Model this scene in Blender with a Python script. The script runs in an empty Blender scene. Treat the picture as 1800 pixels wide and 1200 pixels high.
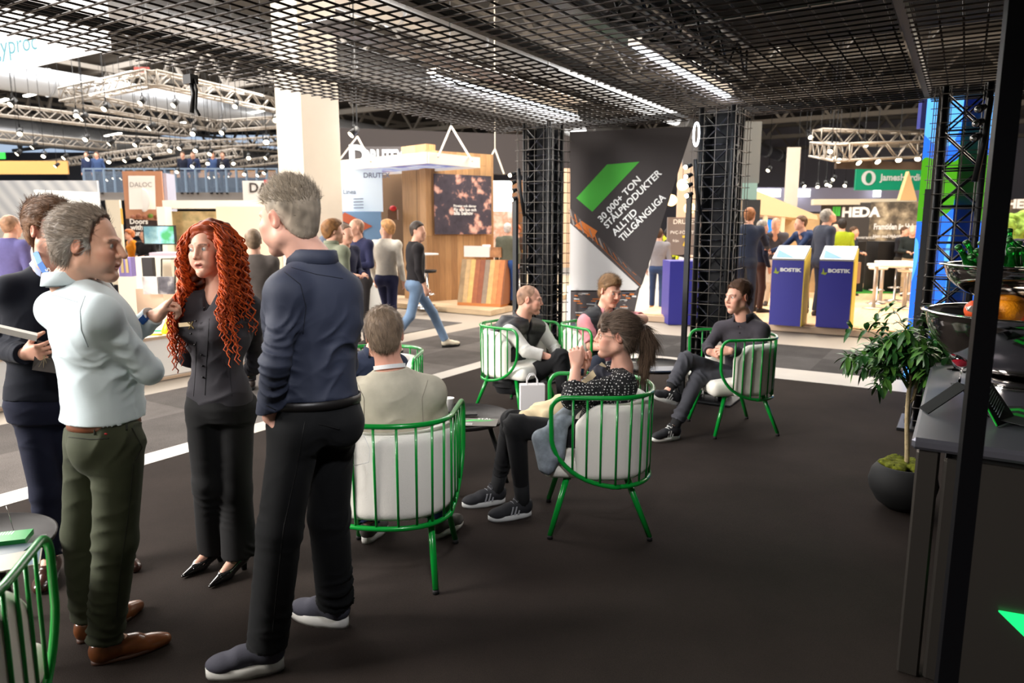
import bpy, math, random
import numpy as np
from mathutils import Vector, Matrix
random.seed(7); RNG = np.random.default_rng(7)
SC = bpy.context.scene
COL = SC.collection
R = math.radians
# ---------------------------------------------------------------- camera
FPX, PITCH, YAW, EYE = 1255.0, R(9.15), R(32.2), 1.68
cd = bpy.data.cameras.new('camera'); cam = bpy.data.objects.new('camera', cd); COL.objects.link(cam)
cd.sensor_width = 36; cd.lens = 36 * FPX / 1800; cd.clip_start = .05; cd.clip_end = 200
cam.location = (0, 0, EYE); cam.rotation_euler = (math.pi / 2 - PITCH, 0, YAW)
cd.dof.use_dof = True; cd.dof.focus_distance = 3.5; cd.dof.aperture_fstop = 2.8
SC.camera = cam
SC.view_settings.view_transform = 'Standard'; SC.view_settings.look = 'None'
SC.view_settings.gamma = 1; SC.view_settings.exposure = 0.45; SC.view_settings.use_curve_mapping = False
# ---------------------------------------------------------------- world and large lights
W = bpy.data.worlds.new('hall_air'); SC.world = W; W.use_nodes = True
W.node_tree.nodes['Background'].inputs[0].default_value = (.90, .93, 1, 1)
W.node_tree.nodes['Background'].inputs[1].default_value = .14
def area(name, loc, target, size, power, color=(1, 1, 1), sy=None, spread=None):
    l = bpy.data.lights.new(name, 'AREA'); l.energy = power; l.color = color
    l.shape = 'RECTANGLE'; l.size = size; l.size_y = sy or size
    if spread: l.spread = R(spread)
    o = bpy.data.objects.new(name, l); COL.objects.link(o); o.location = loc
    o.rotation_euler = (Vector(target) - Vector(loc)).to_track_quat('-Z', 'Y').to_euler()
    o['kind'] = 'helper'
    return o
def spot(name, loc, target, power, color=(1, 1, 1), ang=60, blend=.5, r=.05):
    l = bpy.data.lights.new(name, 'SPOT'); l.energy = power; l.color = color
    l.spot_size = R(ang); l.spot_blend = blend; l.shadow_soft_size = r
    o = bpy.data.objects.new(name, l); COL.objects.link(o); o.location = loc
    o.rotation_euler = (Vector(target) - Vector(loc)).to_track_quat('-Z', 'Y').to_euler()
    o['kind'] = 'helper'
    return o
HL = (1.0, .955, .90)
# hall daylight from the open hall on the left, behind the camera and beyond the aisle
area('hall_light_left', (-12, 3.5, 6.5), (-3.5, 3.0, .3), 6, 950, HL)
area('hall_light_near_left', (-8.5, -3.5, 4.6), (-2.9, 2.0, .9), 3.4, 1500, HL)
area('hall_light_back_left', (-17, 12, 8.8), (-9, 8, 0), 10, 2300, HL)
area('hall_light_back', (-5, 16, 8.8), (-4, 14, 0), 9, 1750, (1, .93, .84))
area('hall_light_far_left', (-32, 16, 9.2), (-32, 18, 0), 22, 6000, (1, .96, .92))
area('hall_light_far', (-10, 36, 9.2), (-10, 30, 0), 22, 6500, (1, .95, .88))
area('booth_light_right', (1.5, 14.5, 5.2), (-1, 14, 0), 3, 420, (1, .86, .68))
area('booth_light_wood', (-10, 11.5, 5.4), (-11.5, 15, 1), 3, 420, (1, .93, .82))
# strip lamps on the canopy
area('strip_light_one', (-3.52, 5.6, 2.79), (-3.52, 5.6, 0), .07, 16, (.86, .92, 1), sy=2.2)
area('strip_light_two', (-1.88, 5.5, 2.79), (-1.88, 5.5, 0), .07, 20, (.86, .92, 1), sy=2.0)
# fill spots added under the canopy to brighten a face and the chairs
spot('fill_spot_face', (-1.9, .3, 2.7), (-2.7, 1.9, 1.4), 60, (1, .93, .85), 80, 1., .10)
spot('fill_spot_chairs', (-.7, 1.0, 2.66), (-2.05, 2.9, .7), 150, (.98, .97, 1), 58, 1., .08)
# green stage light by the counter
spot('green_spot', (-.7, 4.6, 2.66), (-.35, 2.6, 0), 10, (.02, 1, .2), 50, 1., .05)
spot('green_spot_plant', (-.1, 5.2, 2.5), (-.3, 4.5, .5), 12, (.3, 1, .3), 50, 1., .05)
area('green_uplight', (.75, 4.2, 2.9), (.75, 4.2, 4), .5, 14, (.02, 1, .15))
# ---------------------------------------------------------------- picture maths
_cp, _sp = math.cos(PITCH), math.sin(PITCH)
_fw = np.array([-math.sin(YAW), math.cos(YAW), 0.]); RT = np.array([math.cos(YAW), math.sin(YAW), 0.]); UP = np.array([0, 0, 1.])
FWD = _fw * _cp - UP * _sp; CUP = UP * _cp + _fw * _sp; CPOS = np.array([0, 0, EYE]); FW = _fw
def ray(x, y): return FWD + RT * (x - 900) / FPX - CUP * (y - 600) / FPX
def P(x, y, d): return CPOS + ray(x, y) * d                      # the point seen at x, y at depth d
def PZ(x, y, z=0.):
    r = ray(x, y); return CPOS + r * ((z - EYE) / r[2])          # the point seen at x, y at height z
def PY(x, y, Y):
    r = ray(x, y); return CPOS + r * (Y / r[1])                  # ... on the plane Y
def PX(x, y, X):
    r = ray(x, y); return CPOS + r * (X / r[0])
def proj(p):
    v = np.array(p) - CPOS; d = v @ FWD; return 900 + FPX * (v @ RT) / d, 600 - FPX * (v @ CUP) / d, d
# ---------------------------------------------------------------- materials
MATS = {}
def mat(name, col, rough=.6, metal=0., spec=.5, emit=None, es=0., bump=0., bscale=200., var=0., vscale=8., vcol=False, coat=0., trans=0., ior=1.45, sheen=0., alpha=1.):
    if name in MATS: return MATS[name]
    m = bpy.data.materials.new(name); m.use_nodes = True; nt = m.node_tree; b = nt.nodes['Principled BSDF']
    b.inputs['Base Color'].default_value = (*col, 1); b.inputs['Roughness'].default_value = rough
    b.inputs['Metallic'].default_value = metal; b.inputs['Specular IOR Level'].default_value = spec
    b.inputs['Coat Weight'].default_value = coat; b.inputs['Transmission Weight'].default_value = trans
    b.inputs['IOR'].default_value = ior; b.inputs['Alpha'].default_value = alpha
    if sheen: b.inputs['Sheen Weight'].default_value = sheen
    if emit: b.inputs['Emission Color'].default_value = (*emit, 1); b.inputs['Emission Strength'].default_value = es
    N = nt.nodes.new; L = nt.links.new
    src = None
    if vcol:
        a = N('ShaderNodeVertexColor'); a.layer_name = 'Col'; src = a.outputs[0]; L(src, b.inputs['Base Color'])
    if var:
        tc = N('ShaderNodeTexCoord'); n = N('ShaderNodeTexNoise'); n.inputs['Scale'].default_value = vscale; n.inputs['Detail'].default_value = 6
        L(tc.outputs['Object'], n.inputs['Vector'])
        mr = N('ShaderNodeMapRange'); mr.inputs[1].default_value = .3; mr.inputs[2].default_value = .7
        mr.inputs[3].default_value = 1 - var; mr.inputs[4].default_value = 1 + var; L(n.outputs['Fac'], mr.inputs[0])
        mx = N('ShaderNodeMix'); mx.data_type = 'RGBA'; mx.blend_type = 'MULTIPLY'; mx.inputs[0].default_value = 1
        if src: L(src, mx.inputs[6])
        else: mx.inputs[6].default_value = (*col, 1)
        L(mr.outputs[0], mx.inputs[7]); L(mx.outputs[2], b.inputs['Base Color'])
    if bump:
        tc = N('ShaderNodeTexCoord'); n = N('ShaderNodeTexNoise'); n.inputs['Scale'].default_value = bscale; n.inputs['Detail'].default_value = 3
        L(tc.outputs['Object'], n.inputs['Vector']); bp = N('ShaderNodeBump'); bp.inputs['Strength'].default_value = bump
        bp.inputs['Distance'].default_value = .01; L(n.outputs['Fac'], bp.inputs['Height']); L(bp.outputs[0], b.inputs['Normal'])
    MATS[name] = m; return m
def srgb(r, g, b):
    f = lambda c: (c / 255 / 12.92) if c <= 10.3 else ((c / 255 + .055) / 1.055) ** 2.4
    return (f(r), f(g), f(b))
def cmat(key, r, g, b, **k): return mat(key, srgb(r, g, b), **k)
def emat(name, col, s): return mat(name, (.02, .02, .02), rough=.5, emit=col, es=s)
# ---------------------------------------------------------------- objects
def mesh_obj(name, V, F, mats, parent=None, mi=None, smooth=True, col=None, loc=None):
    me = bpy.data.meshes.new(name)
    V = np.asarray(V, dtype=float)
    base = None
    if parent is None:
        if loc is None:
            lo, hi = V.min(0), V.max(0); base = np.array([(lo[0] + hi[0]) / 2, (lo[1] + hi[1]) / 2, lo[2]])
        else: base = np.array(loc)
        V = V - base
    me.from_pydata(V.tolist() if len(V) < 20000 else V, [], F if isinstance(F, list) else F.tolist())
    if not isinstance(mats, (list, tuple)): mats = [mats]
    for m in mats: me.materials.append(m)
    if mi is not None: me.polygons.foreach_set('material_index', np.asarray(mi, dtype=np.int32))
    sm = np.full(len(me.polygons), smooth) if np.isscalar(smooth) else np.asarray(smooth, dtype=bool)
    me.polygons.foreach_set('use_smooth', sm)
    if col is not None:
        ca = me.color_attributes.new('Col', 'FLOAT_COLOR', 'POINT')
        c4 = np.ones((len(V), 4), dtype=np.float32); c4[:, :3] = col; ca.data.foreach_set('color', c4.ravel())
    me.update()
    o = bpy.data.objects.new(name, me); COL.objects.link(o)
    if parent is not None:
        o.parent = parent; o.matrix_parent_inverse = root_matrix(parent).inverted()
    else: o.location = base
    return o
def root_matrix(o):
    m = o.matrix_basis.copy()
    if o.parent: m = root_matrix(o.parent) @ o.matrix_parent_inverse @ m
    return m
def tag(o, label=None, cat=None, group=None, kind=None):
    if label: o['label'] = label
    if cat: o['category'] = cat
    if group: o['group'] = group
    if kind: o['kind'] = kind
    return o
def empty(name, loc=(0, 0, 0), rz=0, label=None, cat=None, group=None):
    o = bpy.data.objects.new(name, None); COL.objects.link(o); o.location = loc; o.rotation_euler = (0, 0, rz)
    o.empty_display_size = .1
    return tag(o, label, cat, group)
def rotm(rx=0, ry=0, rz=0):
    return np.array(Matrix.Rotation(rz, 3, 'Z') @ Matrix.Rotation(ry, 3, 'Y') @ Matrix.Rotation(rx, 3, 'X'))
def nrm(v):
    v = np.asarray(v, float); return v / (np.linalg.norm(v) + 1e-12)
class MB:
    def __init__(s): s.V = []; s.F = []; s.M = []; s.S = []; s.n = 0; s.T = None
    def add(s, V, F, m=0, smooth=False):
        V = np.asarray(V, float)
        if s.T is not None: V = V @ s.T[0].T + s.T[1]
        s.V.append(V); s.F += [[i + s.n for i in f] for f in F]; s.M += [m] * len(F); s.S += [smooth] * len(F); s.n += len(V); return s
    def box(s, c, d, rz=0, m=0, rot=None, bev=0):
        x, y, z = [k / 2 for k in d]
        if bev and min(d) > 2.2 * bev:
            V = []; b = bev
            for sx in (-1, 1):
                for sy in (-1, 1):
                    for sz in (-1, 1):
                        V += [(sx * x, sy * (y - b), sz * (z - b)), (sx * (x - b), sy * y, sz * (z - b)), (sx * (x - b), sy * (y - b), sz * z)]
            I = lambda sx, sy, sz, k: ((sx > 0) * 4 + (sy > 0) * 2 + (sz > 0)) * 3 + k
            F = []
            def q(a): F.append(a)
            for sg in (-1, 1):
                q([I(sg, -1, -1, 0), I(sg, 1, -1, 0), I(sg, 1, 1, 0), I(sg, -1, 1, 0)][::sg])
                q([I(-1, sg, -1, 1), I(-1, sg, 1, 1), I(1, sg, 1, 1), I(1, sg, -1, 1)][::sg])
                q([I(-1, -1, sg, 2), I(1, -1, sg, 2), I(1, 1, sg, 2), I(-1, 1, sg, 2)][::sg])
            for a in (-1, 1):
                for c2 in (-1, 1):
                    q([I(a, c2, -1, 0), I(a, c2, 1, 0), I(a, c2, 1, 1), I(a, c2, -1, 1)][::-a * c2])
                    q([I(a, -1, c2, 0), I(a, 1, c2, 0), I(a, 1, c2, 2), I(a, -1, c2, 2)][::a * c2])
                    q([I(-1, a, c2, 1), I(1, a, c2, 1), I(1, a, c2, 2), I(-1, a, c2, 2)][::-a * c2])
                    for e in (-1, 1): q([I(a, c2, e, 0), I(a, c2, e, 1), I(a, c2, e, 2)][::a * c2 * e])
            V = np.array(V)
        else:
            V = np.array([(a, b, c2) for a in (-x, x) for b in (-y, y) for c2 in (-z, z)])
            F = [[0, 1, 3, 2], [4, 6, 7, 5], [0, 4, 5, 1], [2, 3, 7, 6], [0, 2, 6, 4], [1, 5, 7, 3]]
        if rot is None: rot = rotm(0, 0, rz)
        return s.add(V @ np.asarray(rot).T + np.array(c), F, m)
    def bar(s, a, b, w, h=None, m=0):                              # square bar from a to b
        a = np.array(a, float); b = np.array(b, float); h = h or w; d = b - a; L = np.linalg.norm(d); z = d / L
        u = np.array([0, 0, 1.]) if abs(z[2]) < .9 else np.array([0, 1., 0]); x = nrm(np.cross(u, z)); y = np.cross(z, x)
        return s.box((a + b) / 2, (w, h, L), m=m, rot=np.array([x, y, z]).T)
    def tube(s, pts, r, n=8, m=0, closed=False, cap=True):
        pts = np.array(pts, float); k = len(pts); rr = np.full(k, r) if np.isscalar(r) else np.array(r, float)
        if closed: T = np.roll(pts, -1, 0) - np.roll(pts, 1, 0)
        else: T = np.gradient(pts, axis=0)
        T /= np.linalg.norm(T, axis=1, keepdims=True) + 1e-12
        u = np.array([0, 0, 1.]) if abs(T[0][2]) < .9 else np.array([1., 0, 0]); N = []; a = nrm(np.cross(T[0], u))
        for t in T: a = nrm(a - t * (a @ t)); N.append(a)
        N = np.array(N); B = np.cross(T, N); an = np.arange(n) * 2 * math.pi / n
        V = pts[:, None] + rr[:, None, None] * (np.cos(an)[None, :, None] * N[:, None] + np.sin(an)[None, :, None] * B[:, None])
        F = []
        for i in range(k if closed else k - 1):
            j = (i + 1) % k
            for q in range(n): F.append([i * n + q, i * n + (q + 1) % n, j * n + (q + 1) % n, j * n + q])
        s.add(V.reshape(-1, 3), F, m, True)
        if cap and not closed:
            b = s.n - k * n
            s.F += [[b + q for q in range(n)][::-1], [b + (k - 1) * n + q for q in range(n)]]; s.M += [m, m]; s.S += [False, False]
        return s
    def cyl(s, a, b, r0, r1=None, n=16, m=0): return s.tube([a, b], [r0, r0 if r1 is None else r1], n, m)
    def lathe(s, prof, c=(0, 0, 0), n=32, m=0, closed=False):
        k = len(prof); V = []; F = []
        for r, z in prof:
            for q in range(n): V.append((c[0] + r * math.cos(2 * math.pi * q / n), c[1] + r * math.sin(2 * math.pi * q / n), c[2] + z))
        for i in range(k - 1 + closed):
            j = (i + 1) % k
            for q in range(n): F.append([i * n + q, i * n + (q + 1) % n, j * n + (q + 1) % n, j * n + q])
        return s.add(V, F, m, True)
    def disc(s, c, r, n=24, m=0, z=1):
        V = [(c[0] + r * math.cos(2 * math.pi * q / n), c[1] + r * math.sin(2 * math.pi * q / n), c[2]) for q in range(n)]
        return s.add(V, [list(range(n))[::z]], m)
    def ball(s, c, r, n=12, m=0, rot=None):
        r = np.array([r] * 3 if np.isscalar(r) else r, float); k = max(4, n // 2); V = [(0, 0, -1)]; F = []
        for i in range(1, k):
            t = math.pi * i / k - math.pi / 2
            for q in range(n): a = 2 * math.pi * q / n; V.append((math.cos(t) * math.cos(a), math.cos(t) * math.sin(a), math.sin(t)))
        V.append((0, 0, 1)); V = np.array(V) * r
        for q in range(n):
            F.append([0, 1 + (q + 1) % n, 1 + q]); F.append([len(V) - 1, 1 + (k - 2) * n + q, 1 + (k - 2) * n + (q + 1) % n])
            for i in range(k - 2): F.append([1 + i * n + q, 1 + i * n + (q + 1) % n, 1 + (i + 1) * n + (q + 1) % n, 1 + (i + 1) * n + q])
        if rot is not None: V = V @ np.asarray(rot).T
        return s.add(V + np.array(c), F, m, True)
    def prism(s, poly, off, m=0):                                   # flat polygon (3-D points) extruded by off
        p = np.array(poly, float); k = len(p); o = np.array(off, float)
        F = [list(range(k))[::-1], [k + i for i in range(k)]] + [[i, (i + 1) % k, k + (i + 1) % k, k + i] for i in range(k)]
        return s.add(np.vstack([p, p + o]), F, m)
    def quad(s, a, b, c, d, m=0): return s.add([a, b, c, d], [[0, 1, 2, 3]], m)
    def build(s, name, mats, parent=None, loc=None, local=False):
        o = mesh_obj(name, np.vstack(s.V), s.F, mats, parent, s.M, s.S, loc=loc)
        if local and parent is not None: o.matrix_parent_inverse = Matrix.Identity(4)
        return o
def copy_tree(o, parent=None):
    c = o.copy(); COL.objects.link(c)
    if parent: c.parent = parent
    for ch in list(o.children): copy_tree(ch, c)
    return c
_cc = {}
def text_mesh(txt, size=1., bold=0.):
    key = (txt, size, bold)
    if key in _cc: return _cc[key]
    cu = bpy.data.curves.new('t', 'FONT'); cu.body = txt; cu.size = size; cu.align_x = 'LEFT'; cu.align_y = 'BOTTOM_BASELINE'; cu.offset = bold; cu.resolution_u = 3
    o = bpy.data.objects.new('t', cu); COL.objects.link(o)
    me = bpy.data.meshes.new_from_object(o.evaluated_get(bpy.context.evaluated_depsgraph_get()))
    V = np.array([v.co[:] for v in me.vertices]) if len(me.vertices) else np.zeros((0, 3)); F = [list(p.vertices) for p in me.polygons]
    bpy.data.objects.remove(o); bpy.data.curves.remove(cu); bpy.data.meshes.remove(me)
    _cc[key] = (V, F); return V, F
def text(mb, txt, org, right, up, width=None, height=None, m=0, bold=0., out=.003, align='l'):
    V, F = text_mesh(txt, 1., bold)
    if not len(V): return mb
    right = nrm(right); up = nrm(up); n = np.cross(right, up)
    w = V[:, 0].max() - V[:, 0].min(); h = .72
    sy = height / h if height else width / w; sx = width / w if width else sy
    X = (V[:, 0] - V[:, 0].min()) * sx
    if align == 'c': X = X - w * sx / 2
    Q = np.array(org, float) + X[:, None] * right + (V[:, 1] * sy)[:, None] * up + n * out
    return mb.add(Q, F, m)
# ---------------------------------------------------------------- implicit surfaces
class Field:
    def __init__(s, h): s.h = h; s.pr = []; s.paint = []
    def _ax(s): return s
    def add(s, fn, lo, hi, k=.0, op='u'): s.pr.append((fn, np.array(lo, float), np.array(hi, float), k, op)); return s
    def cone(s, a, b, ra, rb=None, k=.01, op='u'):
        a = np.array(a, float); b = np.array(b, float); rb = ra if rb is None else rb; d = b - a; L2 = d @ d + 1e-12; r = max(ra, rb)
        def fn(X, Y, Z):
            px, py, pz = X - a[0], Y - a[1], Z - a[2]
            t = np.clip((px * d[0] + py * d[1] + pz * d[2]) / L2, 0, 1)
            return np.sqrt((px - t * d[0]) ** 2 + (py - t * d[1]) ** 2 + (pz - t * d[2]) ** 2) - (ra + t * (rb - ra))
        return s.add(fn, np.minimum(a, b) - r, np.maximum(a, b) + r, k, op)
    def ell(s, c, r, rot=None, k=.01, op='u'):
        c = np.array(c, float); r = np.array([r] * 3 if np.isscalar(r) else r, float); Q = np.eye(3) if rot is None else np.asarray(rot)
        ext = np.sqrt(((Q * r) ** 2).sum(1))
        def fn(X, Y, Z):
            p = [X - c[0], Y - c[1], Z - c[2]]
            q = [(p[0] * Q[0, i] + p[1] * Q[1, i] + p[2] * Q[2, i]) / r[i] for i in range(3)]
            k0 = np.sqrt(q[0] ** 2 + q[1] ** 2 + q[2] ** 2) + 1e-9
            k1 = np.sqrt((q[0] / r[0]) ** 2 + (q[1] / r[1]) ** 2 + (q[2] / r[2]) ** 2) + 1e-9
            return k0 * (k0 - 1) / k1
        return s.add(fn, c - ext, c + ext, k, op)
    def box(s, c, d, rot=None, r=.01, k=.0, op='u'):
        c = np.array(c, float); d = np.array(d, float) / 2 - r; Q = np.eye(3) if rot is None else np.asarray(rot); ext = np.abs(Q) @ (d + r)
        def fn(X, Y, Z):
            p = [X - c[0], Y - c[1], Z - c[2]]
            q = [np.abs(p[0] * Q[0, i] + p[1] * Q[1, i] + p[2] * Q[2, i]) - d[i] for i in range(3)]
            o = np.sqrt(sum(np.maximum(v, 0) ** 2 for v in q)); return o + np.minimum(np.maximum(np.maximum(q[0], q[1]), q[2]), 0) - r
        return s.add(fn, c - ext, c + ext, k, op)
    def loft(s, p0, Q, secs, k=.02):        # secs: (z, cx, cy, a, b) along local z of frame Q from p0
        S = np.array(secs, float); p0 = np.array(p0, float); zz = np.linspace(S[0, 0], S[-1, 0], 60)
        cs = [np.interp(zz, S[:, 0], S[:, i]) for i in range(1, 5)]
        ker = np.ones(7) / 7; cs = [np.convolve(np.pad(c, 3, 'edge'), ker, 'valid') for c in cs]
        pts = np.array([p0 + Q @ np.array([x, y, z]) for z in (S[0, 0], S[-1, 0]) for x in (-.26, .26) for y in (-.24, .24)])
        def fn(X, Y, Z):
            p = [X - p0[0], Y - p0[1], Z - p0[2]]
            lx, ly, lz = [p[0] * Q[0, i] + p[1] * Q[1, i] + p[2] * Q[2, i] for i in range(3)]
            cx, cy, a, b = [np.interp(lz, zz, c) for c in cs]
            e = np.sqrt(((lx - cx) / a) ** 2 + ((ly - cy) / b) ** 2) + 1e-9
            d = (e - 1) * np.minimum(a, b)
            return np.maximum(d, np.maximum(S[0, 0] - lz, lz - S[-1, 0]))
        return s.add(fn, pts.min(0), pts.max(0), k)
    def cut(s, p, n, rad=.2, k=.004):       # remove the side n points to, within rad of p
        p = np.array(p, float); n = nrm(n)
        def fn(X, Y, Z): return -((X - p[0]) * n[0] + (Y - p[1]) * n[1] + (Z - p[2]) * n[2])
        c = p + n * rad * .95
        return s.add(lambda X, Y, Z: np.maximum(fn(X, Y, Z), np.sqrt((X - c[0]) ** 2 + (Y - c[1]) ** 2 + (Z - c[2]) ** 2) - rad), c - rad, c + rad, k, 's')
    def mesh(s):
        h = s.h; lo = np.min([p[1] for p in s.pr if p[4] == 'u'], 0) - 4 * h; hi = np.max([p[2] for p in s.pr if p[4] == 'u'], 0) + 4 * h
        n = np.ceil((hi - lo) / h).astype(int) + 1; D = np.full(n, .06, np.float32)
        ax = [(lo[i] + h * np.arange(n[i])).astype(np.float32) for i in range(3)]
        for fn, a, b, k, op in s.pr:
            m = k + 2.5 * h + .012
            i0 = np.clip(np.floor((a - m - lo) / h).astype(int), 0, n); i1 = np.clip(np.ceil((b + m - lo) / h).astype(int) + 1, 0, n)
            if (i1 <= i0).any(): continue
            sl = tuple(slice(i0[i], i1[i]) for i in range(3))
            d = fn(ax[0][sl[0]][:, None, None], ax[1][sl[1]][None, :, None], ax[2][sl[2]][None, None, :]).astype(np.float32)
            A = D[sl]
            if op == 'u':
                r = np.minimum(A, d)
                if k: q = np.maximum(k - np.abs(A - d), 0); r -= q * q / (4 * k)
            else:
                r = np.maximum(A, -d)
                if k: q = np.maximum(k - np.abs(A + d), 0); r += q * q / (4 * k)
            D[sl] = r
        D[0] = D[-1] = .06; D[:, 0] = D[:, -1] = .06; D[:, :, 0] = D[:, :, -1] = .06
        V, F = surfnet(D, lo, h); return V, F
def surfnet(D, lo, h):
    S = D < 0; n = np.array(D.shape) - 1
    cs = [(i, j, k) for i in (0, 1) for j in (0, 1) for k in (0, 1)]
    sub = lambda A, c: A[c[0]:c[0] + n[0], c[1]:c[1] + n[1], c[2]:c[2] + n[2]]
    al = sub(S, cs[0]).copy(); an = al.copy()
    for c in cs[1:]: q = sub(S, c); al &= q; an |= q
    act = np.argwhere(an & ~al); idx = np.full(n, -1, np.int32); idx[act[:, 0], act[:, 1], act[:, 2]] = np.arange(len(act))
    vals = [D[act[:, 0] + c[0], act[:, 1] + c[1], act[:, 2] + c[2]] for c in cs]
    pos = np.zeros((len(act), 3)); cnt = np.zeros(len(act))
    for a in range(8):
        for b in range(a + 1, 8):
            ca, cb = np.array(cs[a]), np.array(cs[b])
            if np.abs(ca - cb).sum() != 1: continue
            va, vb = vals[a], vals[b]; m = (va < 0) != (vb < 0); t = va[m] / (va[m] - vb[m])
            pos[m] += ca + t[:, None] * (cb - ca); cnt[m] += 1
    V = lo + h * (act + pos / cnt[:, None]); F = []
    for axn in range(3):
        u, v = (axn + 1) % 3, (axn + 2) % 3
        s0 = [slice(None)] * 3; s1 = [slice(None)] * 3; s0[axn] = slice(0, -1); s1[axn] = slice(1, None)
        A, B = S[tuple(s0)], S[tuple(s1)]; e = np.argwhere(A != B); e = e[(e[:, u] > 0) & (e[:, v] > 0) & (e[:, u] < n[u] + 0) & (e[:, v] < n[v] + 0)]
        fl = A[e[:, 0], e[:, 1], e[:, 2]]
        q = []
        for du, dv in ((-1, -1), (0, -1), (0, 0), (-1, 0)):
            c = e.copy(); c[:, u] += du; c[:, v] += dv; q.append(idx[c[:, 0], c[:, 1], c[:, 2]])
        q = np.stack(q, 1); q[~fl] = q[~fl][:, ::-1]; F.append(q)
    return V, np.vstack(F)
def vnormals(V, F):
    N = np.zeros_like(V); a = np.cross(V[F[:, 2]] - V[F[:, 0]], V[F[:, 3]] - V[F[:, 1]])
    for i in range(4): np.add.at(N, F[:, i], a)
    return N / (np.linalg.norm(N, axis=1, keepdims=True) + 1e-12)
_wv = RNG.normal(size=(10, 3)); _wv /= np.linalg.norm(_wv, axis=1, keepdims=True); _ph = RNG.uniform(0, 6.28, 10)
def snoise(p, f, o=0):                          # cheap smooth noise from warped waves, about -1..1
    p = p * f; w = np.sin(p[:, [1, 2, 0]] * 1.7 + o) * .6; p = p + w
    return sum(np.sin(p @ _wv[(i + o) % 10] * (1 + .37 * i) + _ph[(i + o) % 10]) for i in range(5)) / 2.6
def ss(x): x = np.clip(x, 0, 1); return x * x * (3 - 2 * x)
# ================================================================ materials used widely
M = dict(
 black=cmat('black_metal', 20, 20, 22, rough=.45, spec=.4),
 bar=cmat('rebar_steel', 46, 39, 36, rough=.6, metal=.2, var=.25, vscale=30),
 alu=cmat('truss_aluminium', 176, 168, 158, rough=.42, metal=.55),
 chrome=mat('chrome', (.62, .62, .62), rough=.16, metal=1.),
 white=cmat('white_paint', 236, 233, 228, rough=.55),
 offwhite=cmat('column_paint', 226, 217, 203, rough=.6, var=.04, vscale=1.5),
 green=cmat('green_lacquer', 4, 138, 48, rough=.28, coat=.4),
 cream=cmat('cream_boucle', 238, 233, 222, rough=.9, bump=.35, bscale=420, sheen=.3),
 rubber=cmat('black_rubber', 16, 16, 16, rough=.7),
 fabric_black=cmat('black_stretch_cloth', 17, 17, 20, rough=.8),
 glow=emat('lamp_warm', (1, .82, .55), 14.), glowc=emat('lamp_cool', (.86, .93, 1), 16.), tube=emat('tube_light', (1, .95, .85), 7.),
 wood=None, glass=mat('clear_glass', (1, 1, 1), rough=.02, trans=1., ior=1.45))
def planks(name, c1, c2, w=.12, rough=.6, axis='x', gap=.5, length=1.3):
    m = bpy.data.materials.new(name); m.use_nodes = True; nt = m.node_tree; b = nt.nodes['Principled BSDF']; N = nt.nodes.new; L = nt.links.new
    tc = N('ShaderNodeTexCoord'); mp = N('ShaderNodeMapping')
    if axis == 'y': mp.inputs['Rotation'].default_value = (0, 0, math.pi / 2)
    if axis == 'z': mp.inputs['Rotation'].default_value = (0, math.pi / 2, 0)
    if axis == 'zy': mp.inputs['Rotation'].default_value = (0, math.pi / 2, math.pi / 2)
    L(tc.outputs['Object'], mp.inputs[0])
    br = N('ShaderNodeTexBrick'); br.inputs['Scale'].default_value = 1; br.inputs['Brick Width'].default_value = length; br.inputs['Row Height'].default_value = w
    br.inputs['Mortar Size'].default_value = .004; br.inputs['Color1'].default_value = (*c1, 1); br.inputs['Color2'].default_value = (*c2, 1); br.inputs['Mortar'].default_value = (*[k * gap for k in c1], 1)
    L(mp.outputs[0], br.inputs[0]); n = N('ShaderNodeTexNoise'); n.inputs['Scale'].default_value = 3; n.inputs['Detail'].default_value = 8
    m2 = N('ShaderNodeMapping'); m2.inputs['Scale'].default_value = (1, 14, 14); L(mp.outputs[0], m2.inputs[0]); L(m2.outputs[0], n.inputs[0])
    mr = N('ShaderNodeMapRange'); mr.inputs[3].default_value = .6; mr.inputs[4].default_value = 1.4; L(n.outputs[0], mr.inputs[0])
    mx = N('ShaderNodeMix'); mx.data_type = 'RGBA'; mx.blend_type = 'MULTIPLY'; mx.inputs[0].default_value = 1; L(br.outputs[0], mx.inputs[6]); L(mr.outputs[0], mx.inputs[7])
    L(mx.outputs[2], b.inputs['Base Color']); b.inputs['Roughness'].default_value = rough; return m
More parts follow.
